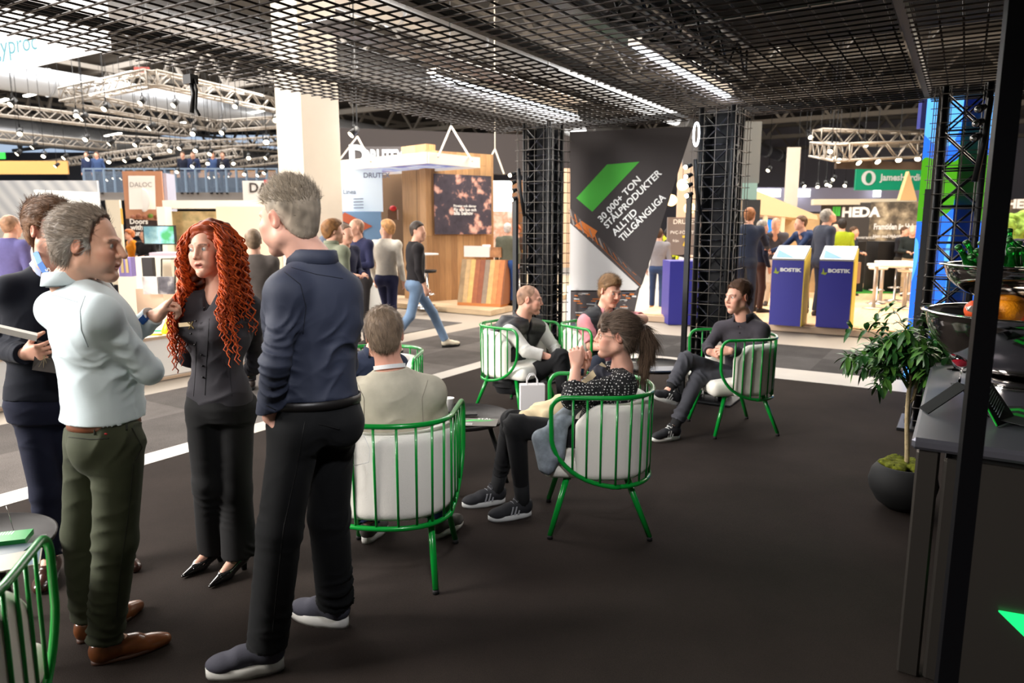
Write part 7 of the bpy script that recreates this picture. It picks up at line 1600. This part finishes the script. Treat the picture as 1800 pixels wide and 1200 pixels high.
# -------- man in the navy jumper
V_ = plane((-3.44, 1.76)); J = dict(head=V_(91, 406, 0), neck=V_(90, 474, .02), pelvis=V_(84, 690, 0), chest=LR(.50, -.86), face=LR(.90, -.35), up=UP, gaze=LR(1, -.1),
 shR=V_(18, 512, -.06), elR=V_(-8, 610, -.02), wrR=V_(44, 622, -.20), shL=V_(170, 512, .08), elL=V_(206, 610, .12), wrL=V_(205, 690, .02),
 hipR=V_(58, 722, -.02), knR=V_(82, 865, -.04), hipL=V_(110, 722, .05), knL=V_(150, 860, .10), heelR=PZ(95, 1000), toeR=PZ(68, 1046), heelL=PZ(196, 985), toeL=PZ(243, 1006), hdR=LR(.9, -.3) + UP * .1, hnR=LR(.2, -.9) - UP * .2, hdL=LR(.1, 0) - UP, hnL=LR(.9, 0))
b4, g4, Qh4, Qt4 = person('person', 'man in a navy jumper with a blue lanyard, behind the pale blue shirt man', J, dict(h=.005, key='nv', skin=(222, 168, 146), scale=1.04, head=1.04, neckw=1.0,
 hair=dict(col=(112, 80, 56), top=.030, side=.012, wave=.003, n=4500, len=.045, flow=(.3, .6, .2), lift=.15, jit=.18, sidelen=.5),
 top=dict(name='jumper', col=(18, 22, 34), hem=-.02, w=1.02, fold=.8, nk=.02, ua=.06, fa=.046), trousers=dict(col=(24, 28, 48), w=1.02, fold=.8, hem=.055),
 shoes=dict(kind='dress', m=dleather), hpR=dict(curls=(.6, .6, .6, .6))))
# collar of the checked shirt
mb = MB(); n0 = g4['neck'] + Qt4 @ np.array([0, 0, .01])
for i in range(24):
    pass
rows = []
for i in range(25):
    a = math.pi / 2 + .45 + (2 * math.pi - .9) * i / 24; ca, sa = math.cos(a), math.sin(a); tip = ss((abs(i / 24 - .5) - .36) / .14)
    rows.append([n0 + Qt4 @ np.array([ca * r_, sa * r_ - .004, z - .014 * max(0, sa) - tip * dz]) for r_, z, dz in ((.062, .0, 0), (.066, .042, 0), (.086, .012, .035), (.084, .006, .035))])
mb.add([p for r_ in rows for p in r_], [[i * 4 + j, (i + 1) * 4 + j, (i + 1) * 4 + j + 1, i * 4 + j + 1] for i in range(24) for j in range(3)], 0, True); mb.build('collar', cmat('collar_lilac', 176, 186, 222, rough=.8), b4)
lan = cmat('lanyard_blue', 28, 110, 196, rough=.5)
mb = MB(); pA, pB = V_(66, 452, -.09), V_(124, 535, -.21)
def ribbon(mb, pts, w, n, m=0):
    pts = [np.array(p, float) for p in pts]
    for a, b in zip(pts[:-1], pts[1:]):
        s_ = nrm(np.cross(b - a, n)) * w / 2; mb.prism([a - s_, b - s_, b + s_, a + s_], np.array(n) * .002, m)
nn = LR(.3, -.95); ribbon(mb, [V_(62, 442, -.04), V_(70, 462, -.12), V_(92, 498, -.165), V_(124, 545, -.19)], .026, nn)
ribbon(mb, [V_(122, 470, -.02), V_(128, 500, -.12), V_(124, 545, -.19)], .026, nn)
a, b = V_(80, 474, -.168), V_(119, 534, -.20); text(mb, 'systemair', a, b - a, np.cross(nn, b - a), width=.15, m=1, bold=.01, out=.006)
mb.build('lanyard', [lan, wht], b4)
mb = MB(); c_ = V_(15, 592, -.30)
mb.prism([V_(-30, 568, -.26), V_(66, 590, -.36), V_(64, 600, -.30), V_(-30, 578, -.20)], UP * .012)
o = mb.build('magazine', cmat('mag_pages', 196, 192, 186, rough=.5)); tag(o, 'open magazine held by the man in the navy jumper', 'magazine')
mb = MB(); Q_ = [V_(66, 598, -.22), V_(92, 606, -.2), V_(98, 656, -.22), V_(56, 650, -.24)]; mb.prism(Q_, LR(0, 1) * .006)
rg = random.Random(5); cen = (Q_[0] + Q_[1] + Q_[2] + Q_[3]) / 4
for k in range(9):
    a = k * .698; e = cen + (Q_[1] - Q_[0]) * .45 * math.cos(a) + (Q_[3] - Q_[0]) * .42 * math.sin(a); mb.bar(cen - LR(0, 1) * .001, e - LR(0, 1) * .001, .0022, .001, 1)
o = mb.build('patterned_folder', [cmat('folder_dark', 66, 60, 58, rough=.6), cmat('folder_line', 190, 176, 140, rough=.6)]); tag(o, 'dark folder with gold star lines held against the navy jumper', 'folder')

# ================================================================ seated people
def VZf(V_):
    def f(x, z, off=0.):
        lo, hi = -400., 2400.
        for _ in range(40):
            m = (lo + hi) / 2
            if V_(x, m, off)[2] > z: lo = m
            else: hi = m
        return V_(x, m, off)
    return f
def glasses(body, hd, Qh, s, m, label=None):
    T = lambda *p: np.array(hd) + Qh @ (np.array(p) * s); mb = MB()
    for sx in (-1, 1):
        pts = [T(sx * .033 + .022 * math.cos(a), .096 - .006 * abs(math.cos(a) + sx), .002 + .016 * math.sin(a)) for a in np.linspace(0, 6.283, 21)[:-1]]
        mb.tube(pts, .0013, 6, closed=True); mb.tube([T(sx * .055, .090, .008), T(sx * .074, .06, .008), T(sx * .079, .0, .004)], .0013, 6)
    mb.tube([T(-.011, .097, .006), T(0, .1, .009), T(.011, .097, .006)], .0013, 6); return mb.build('glasses', m, body)
grey_slk = cmat('sneaker_black', 34, 34, 38, rough=.8); wsole = cmat('sole_white', 226, 224, 218, rough=.6)
V_ = plane((-2.30, 2.54)); Z_ = VZf(V_)
J = dict(head=V_(676, 590, -.02), neck=V_(686, 652, -.03), pelvis=Z_(704, .56, -.02), chest=LR(-.12, .99), face=LR(-.12, .98) - UP * .12, up=UP + LR(-.06, .1),
 shL=V_(632, 690, 0), elL=V_(610, 780, .10), wrL=V_(650, 790, .34), shR=V_(756, 688, -.02), elR=V_(778, 772, .10), wrR=V_(740, 782, .36), hipL=Z_(668, .54, .05), hipR=Z_(738, .54, .05),
 knL=Z_(650, .53, .47), knR=Z_(752, .53, .47), heelL=PZ(640, 956), toeL=PZ(672, 930), heelR=PZ(758, 948), toeR=PZ(812, 920))
bb, g, Qh, Qt = person('person', 'man in a beige jumper and white lanyard sitting with his back to the camera', J, dict(h=.005, key='bg', skin=(214, 160, 138), head=1.08, bulk=1.12, hands=True,
 hair=dict(col=(120, 102, 84), col2=(160, 148, 136), grey_side=.5, top=.016, side=.007, n=4500, len=.024, flow=(0, -.3, -.6), lift=.25, jit=.25), top=dict(name='jumper', col=(176, 170, 152), hem=-.05, fold=.7, nk=.02, ua=.062, fa=.05),
 trousers=dict(col=(40, 56, 92), sit=True), shoes=dict(kind='sneaker', m=cmat('sneaker_grey', 92, 88, 84, rough=.8), sole_m=wsole, lace_m=wsole)))
mb = MB(); pts = [g['neck'] + Qt @ np.array([math.cos(a) * .074, math.sin(a) * .074 - .006, .012 + .016 * math.sin(-a)]) for a in np.linspace(-3.4, .26, 24)]
for a, b in zip(pts[:-1], pts[1:]): mb.prism([a, b, b + Qt[:, 2] * .02, a + Qt[:, 2] * .02], nrm(a - g['neck']) * .002)
mb.build('lanyard', wht, bb)
V_ = plane(tuple((CPOS + ray(664, 700) * 5.1)[:2])); Z_ = VZf(V_)
J = dict(head=V_(664, 580, 0), neck=V_(660, 616, .02), pelvis=Z_(664, .55, .05), chest=LR(.1, -.99), face=LR(.25, -.95) - UP * .2, shR=V_(622, 640, .02), elR=V_(614, 690, -.05), wrR=V_(640, 695, -.28), shL=V_(700, 640, .02), elL=V_(712, 690, -.05), wrL=V_(690, 695, -.28),
 hipR=Z_(645, .53, 0), hipL=Z_(685, .53, 0), knR=Z_(635, .52, -.42), knL=Z_(700, .52, -.42), heelR=Z_(640, 0, -.40), toeR=Z_(632, 0, -.66), heelL=Z_(692, 0, -.4), toeL=Z_(700, 0, -.66))
person('person', 'man in a navy shirt facing the camera, hidden behind the man in beige', J, dict(h=.006, key='nm', skin=(222, 170, 148), hands=False, hair=dict(col=(150, 112, 78), top=.018, side=.006, n=1500, len=.025), top=dict(name='shirt', col=(30, 38, 58), collar=.036, hem=-.02), trousers=dict(col=(36, 40, 52), sit=True), shoes=dict(kind='sneaker', m=grey_slk)))
# -------- man in the black padded vest
V_ = plane((-3.40, 5.50)); Z_ = VZf(V_)
J = dict(head=V_(931, 527, -.02), neck=V_(918, 561, 0), pelvis=V_(900, 664, .02), chest=LR(.80, -.58), face=LR(.98, -.18) - UP * .08, up=UP + LR(.12, 0), gaze=LR(1, -.1),
 shR=V_(898, 583, -.15), elR=V_(925, 617, -.26), wrR=V_(972, 629, -.30), shL=V_(950, 578, .15), elL=V_(975, 612, .08), wrL=V_(985, 632, -.16), hipR=V_(908, 674, -.09), hipL=V_(920, 670, .09),
 knR=Z_(986, .55, -.30), knL=Z_(1000, .55, .0), heelR=Z_(985, 0, -.3), toeR=Z_(1030, 0, -.42), heelL=Z_(1000, 0, .0), toeL=Z_(1040, 0, -.1), hdR=LR(.9, -.1) - UP * .1, hnR=LR(.1, -.8) + UP * .5, hdL=LR(.75, -.5) - UP * .2, hnL=LR(.2, .2) + UP)
bv, g, Qh, Qt = person('person', 'bald man in a black padded vest and light grey sleeves, sitting sideways', J, dict(h=.005, key='vm', skin=(214, 160, 138), beard=(150, 120, 104), beardw=.6, head=1.08, bulk=1.12, bare=('fore',), jaw=1.08, neckw=1.15,
 hair=dict(bald=True, col=(158, 122, 100), line=((-.12, -.06), (-.05, -.04), (-.02, .0), (.02, .02), (.04, .05), (.055, .085), (.12, .13))), top=dict(name='shirt', col=(206, 202, 196), sleeve=.80, hem=0, ua=.062, fa=.05, collar=.03, collar_m=cloth('vm_col', (96, 84, 82)), fold=.7),
 trousers=dict(col=(22, 22, 24), sit=True, w=1.1), shoes=dict(kind='sneaker', m=grey_slk), hpR=dict(curls=(.35, .4, .4, .45), thumb=(.5, .1)), hpL=dict(curls=(.3, .35, .4, .4)),
 ))
F = None
J2 = {k: v for k, v in J.items()}
# the vest: a padded shell over the shirt
def shell(body, g, Qt, TLs, m, name, inf=.030, hem=-.08, quilt=.004, h=.006, zipo=.03, sex='m', bulk=1.1, collar=True, nk=.03):
    TL = np.linalg.norm(g['neck'] - g['pelvis']); F = Field(h)
    F.loft(g['pelvis'], Qt, [(z * TL, 0, cy, a * bulk + inf, b * bulk + inf) for z, cy, a, b in TORSO[sex]], .02)
    for k in 'LR': F.cone(g['neck'] - Qt[:, 2] * .05, g['neck'] * .2 + g['sh' + k] * .8, .06 + inf, .05 + inf, .03); F.cone(g['sh' + k] * .8 + g['neck'] * .2 - Qt[:, 2] * .03, g['pelvis'] + Qt @ np.array([(1 if k == 'R' else -1) * .09, -.005, TL * .5]), .05 + inf, .085 + inf, .04); F.cut(g['sh' + k] * .95 + g['neck'] * .05, g['sh' + k] - g['neck'] + Qt[:, 2] * .0, .16); 
    if collar: F.cone(g['neck'], g['neck'] + Qt[:, 2] * .04 - Qt[:, 1] * .01, .078, .082, .02)
    F.cut(g['pelvis'] + Qt[:, 2] * hem, -Qt[:, 2], .45); F.cut(g['neck'] + Qt[:, 2] * nk * 1.3, Qt[:, 2] + Qt[:, 1] * .5, .2)
    F.cone(g['neck'] - Qt[:, 2] * .05, g['neck'] + Qt[:, 2] * .1, .062, .072, .003, 's')
    if zipo: F.box(g['pelvis'] + Qt @ np.array([0, .15, TL * .62]), (zipo, .2, TL * .95), Qt, .01, .01, 's')
    V, Fa = F.mesh(); N = vnormals(V, Fa); L = (V - g['pelvis']) @ Qt; V = V + N * (quilt * (np.abs(np.sin(L[:, 2] * math.pi / .06)) ** .6 - .5))[:, None]; V = fold_disp(V, N, [(g['pelvis'] + Qt[:, 2] * .15, Qt[:, 2], .2, .005, 50)])
    return mesh_obj(name, V, Fa, m, body)
vestm = cmat('vest_black', 32, 32, 34, rough=.55, bump=.1, bscale=300)
shell(bv, g, Qt, 0, vestm, 'padded_vest')
# -------- man in the pink shirt
V_ = plane(tuple(P(1050, 600, 6.5)[:2])); Z_ = VZf(V_)
J = dict(head=V_(1072, 512, -.06), neck=V_(1062, 545, -.02), pelvis=V_(1050, 648, 0), chest=LR(.40, -.9), face=LR(.50, -.82) - UP * .22, up=UP + LR(.08, -.1), gaze=LR(.6, -.7) - UP * .3,
 shR=V_(1032, 566, -.08), elR=V_(1040, 608, -.20), wrR=V_(1075, 612, -.32), shL=V_(1096, 560, .02), elL=V_(1130, 561, -.12), wrL=V_(1090, 556, -.30), hipR=V_(1040, 655, 0), hipL=V_(1066, 655, 0),
 knR=Z_(1050, .52, -.4), knL=Z_(1095, .52, -.36), heelR=Z_(1050, 0, -.4), toeR=Z_(1065, 0, -.65), heelL=Z_(1095, 0, -.36), toeL=Z_(1110, 0, -.6), hdL=LR(-.9, -.3), hnL=UP, hdR=LR(.7, -.2), hnR=UP)
bpk, g, Qh, Qt = person('person', 'young man in a pink short sleeved shirt and dark vest, arm raised sideways', J, dict(h=.005, key='pk', skin=(226, 172, 148), head=1.08, bulk=1.12, bare=('arm',), jaw=1.05,
 hair=dict(col=(140, 108, 76), top=.022, side=.005, n=3000, len=.028, flow=(.2, .5, .6), lift=.6), top=dict(name='shirt', col=(214, 140, 146), sleeve=.42, hem=-.02, collar=.03, ua=.066), trousers=dict(col=(40, 44, 56), sit=True), shoes=dict(kind='sneaker', m=grey_slk)))
shell(bpk, g, Qt, 0, vestm, 'padded_vest', zipo=.13, bulk=1.08)
# -------- man in the dark grey shirt, legs crossed
V_ = plane((-1.54, 5.92)); Z_ = VZf(V_)
J = dict(head=V_(1298, 522, -.02), neck=V_(1306, 557, 0), pelvis=V_(1306, 662, .04), chest=LR(-.62, -.78), face=LR(-.90, -.40) - UP * .04, up=UP + LR(-.04, 0), gaze=LR(-1, -.3),
 shR=V_(1268, 578, .12), elR=V_(1244, 610, .06), wrR=V_(1247, 618, -.16), shL=V_(1338, 580, -.10), elL=V_(1336, 626, -.16), wrL=V_(1286, 617, -.28), hipR=V_(1292, 664, .05), hipL=V_(1312, 668, -.08),
 knR=V_(1206, 632, -.12), anR=V_(1178, 684, -.20), heelR=V_(1190, 712, -.18), toeR=V_(1143, 698, -.26), footupR=UP + LR(-.25, -.2), knL=V_(1226, 665, -.16), heelL=PZ(1194, 770), toeL=PZ(1146, 777), hdR=LR(.6, -.4) - UP * .1, hnR=LR(-.3, -.8) + UP * .5, hdL=LR(-.9, .2) - UP * .0, hnL=LR(.0, -.85) + UP * .4)
stripe = wht
bdg, g, Qh, Qt = person('person', 'man in a dark grey shirt sitting with crossed legs in striped black trainers', J, dict(h=.005, key='dg', skin=(218, 164, 142), head=1.08, jaw=1.04, iris=(80, 96, 90),
 hair=dict(col=(86, 62, 46), top=.016, side=.005, n=3500, len=.022, flow=(0, .4, .5), lift=.5), top=dict(name='shirt', col=(60, 56, 62), collar=.036, copen=.6, vneck=.05, hem=.0, placket=True, fold=.9, cuff=True),
 trousers=dict(col=(66, 66, 72), sit=True, short=.12, w=1.0), shoes=dict(kind='sneaker', m=cmat('trainer_black', 26, 26, 30, rough=.7), sole_m=wsole, lace_m=wht, stripes=wht, sock=fsock), hpR=dict(curls=(.9, .95, 1., 1.), thumb=(.2, .2)), hpL=dict(curls=(.6, .65, .7, .7), thumb=(.3, .1))))
# -------- woman with the ponytail
V_ = plane((-1.68, 3.58)); Z_ = VZf(V_)
dots = bpy.data.materials.new('dotted_knit'); dots.use_nodes = True; nt = dots.node_tree; b_ = nt.nodes['Principled BSDF']; tc = nt.nodes.new('ShaderNodeTexCoord'); vo = nt.nodes.new('ShaderNodeTexVoronoi'); vo.inputs['Scale'].default_value = 68; vo.inputs['Randomness'].default_value = .35
nt.links.new(tc.outputs['Object'], vo.inputs[0]); rp = nt.nodes.new('ShaderNodeValToRGB'); rp.color_ramp.elements[0].position = .24; rp.color_ramp.elements[0].color = (.62, .60, .58, 1); rp.color_ramp.elements[1].position = .34; rp.color_ramp.elements[1].color = (.008, .008, .009, 1)
nt.links.new(vo.outputs['Distance'], rp.inputs[0]); nt.links.new(rp.outputs[0], b_.inputs['Base Color']); b_.inputs['Roughness'].default_value = .95
J = dict(head=V_(1084, 590, 0), neck=V_(1094, 646, .02), pelvis=V_(1064, 756, 0), chest=LR(-.90, -.30), face=LR(-.98, .05) + UP * .02, up=UP + LR(-.12, 0), gaze=LR(-1, .1),
 shL=V_(1094, 676, -.13), elL=V_(1006, 700, -.22), wrL=V_(1013, 644, -.08), shR=V_(1060, 668, .17), elR=V_(1008, 694, .22), wrR=V_(1026, 645, .08), hipL=V_(1050, 770, -.09), hipR=V_(1050, 765, .09),
 knL=V_(906, 748, -.10), knR=V_(900, 740, .10), heelL=PZ(934, 905), toeL=PZ(858, 917), heelR=PZ(888, 882), toeR=PZ(812, 893), hdL=UP * .95 + LR(-.05, .3), hnL=LR(-.1, -.95) + UP * .1, hdR=UP * .9 + LR(-.15, -.3), hnR=LR(-.1, .95))
legg = cloth('leggings', (20, 20, 22))
bw, g, Qh, Qt = person('person', 'woman with a ponytail and glasses in a dotted black cardigan, hands clasped', J, dict(h=.0042, key='pw', sex='f', skin=(220, 168, 146), lip=(176, 96, 88), head=1.06, mouth=.004, bare=('fore',), bulk=1.06,
 hair=dict(col=(92, 76, 64), col2=(142, 130, 120), grey_side=.45, top=.014, side=.009, n=5200, len=.06, flow=(0, -1., .0), lift=.06, jit=.12, line=((-.12, -.07), (-.07, -.06), (-.03, -.035), (-.02, .0), (.0, .03), (.03, .02), (.05, .05), (.062, .06), (.12, .09)), extra=(((.03, .066, .07), (.045, .078, .035), .022, .012), ((-.03, .066, .07), (-.045, .078, .035), .022, .012), ((0, .07, .085), (.0, .094, .05), .02, .010))),
 top=dict(name='cardigan', m=dots, w=1.12, d=1.15, sleeve=.68, hem=-.10, ua=.066, fa=.062, fold=1.2, vneck=.06), over=[], trousers=dict(m=legg, sit=True, w=.95, knee=.066, hem=.046, short=.20), shoes=dict(kind='sneaker', m=cmat('runner_black', 36, 36, 40, rough=.8, bump=.3, bscale=500), sole_m=cmat('runner_sole', 190, 190, 188), lace_m=cmat('lace_grey2', 120, 120, 124), stripes=cmat('runner_stripe', 150, 150, 154), sock=fsock, w=.95),
 hpL=dict(curls=(.75, .8, .85, .85), thumb=(.3, .2)), hpR=dict(curls=(.8, .8, .85, .9), thumb=(.3, .2))))
glasses(bw, g['head'], Qh, 1.06, cmat('glasses_wire', 150, 130, 110, rough=.25, metal=.8))
wrist_band(bw, g['wrL'] - UP * .02, g['elL'], cmat('band_white', 220, 220, 224, rough=.4), cmat('watch_face', 30, 40, 52, rough=.15), r=.029)
# ponytail
T = lambda *p: g['head'] + Qh @ np.array(p); F = Field(.005)
pt = [T(0, -.105, .035), T(0, -.15, .03), T(.01, -.175, -.03), T(.015, -.175, -.10), T(.01, -.165, -.17), T(.0, -.16, -.22)]
for a, b, ra, rb in zip(pt[:-1], pt[1:], (.020, .032, .040, .036, .022), (.032, .040, .036, .022, .006)): F.cone(a, b, ra, rb, .02)
V, Fa = F.mesh(); N = vnormals(V, Fa); q = (V - g['head']) @ Qh; V = V + N * (.0022 * np.sin(q[:, 0] * 260 + q[:, 1] * 140 + 2 * snoise(q, 14)))[:, None]
cb = np.array(srgb(98, 78, 62)); C = cb * (.75 + .5 * snoise(q * np.array([4, 4, .6]), 30))[:, None]
SV, SF, sr = strands(V, N, 2200, .10, lambda Pv, Nv: np.tile(-Qh[:, 2], (len(Pv), 1)), .0011, lift=.08, jit=.12)
mesh_obj('ponytail', np.vstack([V, SV]), np.vstack([Fa, SF + len(V)]), HAIR, bw, col=np.clip(np.vstack([C, cb * (.6 + .9 * sr[:, None])]), 0, 1))
MB().tube([T(.021 * math.cos(a), -.112 + .004 * math.sin(a), .036 + .021 * math.sin(a)) for a in np.linspace(0, 6.283, 17)[:-1]], .006, 8, closed=True).build('hair_tie', cmat('hair_tie', 200, 180, 160), bw)
# scarf, strap and folded denim jacket on her lap
F = Field(.006); F.cone(V_(1078, 668, -.12), V_(1052, 652, -.10), .028, .03, .02); F.cone(V_(1052, 652, -.10), V_(1040, 690, -.05), .03, .026, .02); V, Fa = F.mesh(); V = fold_disp(V, vnormals(V, Fa), [(V_(1060, 665, -.1), LR(1, 0), .1, .006, 120)])
mesh_obj('scarf', V, Fa, cloth('scarf', (66, 66, 74)), bw)
F = Field(.007); F.cone(V_(1000, 735, -.16), V_(950, 770, -.24), .035, .04, .03); F.cone(V_(950, 770, -.24), V_(962, 818, -.27), .045, .05, .03); F.cone(V_(985, 760, -.2), V_(978, 800, -.27), .04, .045, .03); F.cone(V_(1010, 715, -.1), V_(975, 745, -.16), .04, .04, .03)
V, Fa = F.mesh(); V = fold_disp(V, vnormals(V, Fa), [(V_(960, 790, -.25), LR(1, .3), .15, .009, 70), (V_(1000, 730, -.15), LR(.5, 0) + UP, .12, .008, 80)])
tag(mesh_obj('denim_jacket', V, Fa, cmat('denim_grey', 118, 126, 134, rough=.9, bump=.2, bscale=500, var=.25, vscale=30)), 'faded grey denim jacket folded on the lap of the ponytailed woman', 'jacket')
F = Field(.007); F.cone(V_(925, 735, .05), V_(985, 712, .02), .05, .055, .03); F.cone(V_(985, 712, .02), V_(1015, 700, .0), .05, .035, .03); F.box(V_(960, 726, .04), (.22, .12, .09), Qt, .03, .03)
V, Fa = F.mesh(); V = fold_disp(V, vnormals(V, Fa), [(V_(960, 720, 0), LR(1, .3) + UP, .16, .008, 60)])
tote = tag(mesh_obj('tote_bag', V, Fa, cmat('tote_beige', 206, 188, 152, rough=.9)), 'beige canvas tote bag lying on the lap of the ponytailed woman', 'bag')
mb = MB(); pts = [V_(x, y, o) for x, y, o in ((985, 712, -.02), (1015, 685, -.06), (1045, 655, -.12), (1062, 640, -.06))]
ribbon(mb, pts, .035, LR(-.4, -.9)); mb.build('strap', cmat('tote_beige', 206, 188, 152), tote)
# earphone cable of the man in beige
tag(MB().tube([P(x, y, 3.05) for x, y in ((615, 700), (628, 720), (628, 745), (612, 770), (596, 790), (600, 808), (625, 818), (648, 812), (650, 790), (640, 765), (622, 755))], .0016, 5).build('earphone_cable', M['white']), 'thin white earphone cable hanging over the back of the foremost lounge chair', 'cable')

# ================================================================ seams, pockets and labels on the clothes
from mathutils.bvhtree import BVHTree
def seam(owner, part, pts, r, m, name='seam', steps=14, flat=0.):
    o = [c for c in owner.children if c.name.split('.')[0] == part][0]; M_ = np.array(o.matrix_parent_inverse); off = np.array(owner.location)
    t = BVHTree.FromPolygons([v.co for v in o.data.vertices], [list(p.vertices) for p in o.data.polygons]); W_ = root_matrix(o); Wi = W_.inverted(); out = []
    for (x0, y0), (x1, y1) in zip(pts[:-1], pts[1:]):
        for k in range(steps):
            x, y = x0 + (x1 - x0) * k / steps, y0 + (y1 - y0) * k / steps; h = t.ray_cast(Wi @ Vector(CPOS), Wi.to_3x3() @ Vector(ray(x, y)))
            if h[0] is not None: out.append(np.array(W_ @ h[0]) + np.array(W_.to_3x3() @ h[1]) * .0005)
    if len(out) < 3: return
    out = np.array(out); out[1:-1] = (out[:-2] + out[1:-1] * 2 + out[2:]) / 4
    return MB().tube(out, r, 5).build(name, m, o)
sm1 = cmat('seam_pale', 150, 164, 172, rough=.9); sm2 = cmat('seam_navy', 18, 21, 30, rough=.9); sm3 = cmat('seam_olive', 30, 33, 24, rough=.9); sm4 = cmat('seam_black', 22, 21, 25, rough=.9)
seam(b1, 'shirt', [(66, 522), (98, 519), (140, 532)], .0014, sm1); seam(b1, 'shirt', [(150, 520), (141, 545), (143, 580), (156, 612)], .0014, sm1)
seam(b1, 'trousers', [(121, 768), (160, 772), (194, 770)], .0022, sm3, 'pocket_welt'); seam(b1, 'trousers', [(232, 752), (250, 786), (236, 812)], .002, sm3, 'pocket_edge'); seam(b1, 'trousers', [(234, 815), (226, 900), (212, 1000), (204, 1090)], .0015, sm3)
seam(b1, 'trousers', [(166, 748), (167, 768)], .004, sm3, 'belt_loop', 5); seam(b1, 'trousers', [(222, 742), (223, 760)], .004, sm3, 'belt_loop', 5); seam(b1, 'trousers', [(184, 762), (190, 763)], .003, cmat('label_red', 190, 40, 50), 'label_tab', 4)
seam(b3, 'shirt', [(512, 470), (556, 482), (606, 490)], .0014, sm2); seam(b3, 'shirt', [(500, 478), (528, 500), (538, 540), (532, 590)], .0016, sm2); seam(b3, 'shirt', [(468, 712), (488, 722)], .002, sm2, 'cuff_edge', 6)
seam(b3, 'trousers', [(536, 740), (520, 830), (498, 930), (486, 1040), (478, 1120)], .0016, cmat('seam_jeans', 8, 8, 9)); seam(b3, 'trousers', [(560, 745), (600, 755)], .002, cmat('seam_jeans', 8, 8, 9), 'pocket_edge')
seam(b2, 'shirt', [(368, 560), (364, 620), (360, 700)], .0014, sm4, 'placket'); seam(b2, 'shirt', [(345, 600), (344, 650), (340, 700)], .0012, sm4); seam(b2, 'shirt', [(408, 600), (404, 650), (408, 700)], .0012, sm4)
seam(bb, 'jumper', [(628, 672), (640, 700), (640, 745)], .0016, cmat('seam_beige', 130, 124, 110), 'seam'); seam(bb, 'jumper', [(752, 668), (742, 700), (744, 745)], .0016, cmat('seam_beige', 130, 124, 110), 'seam')
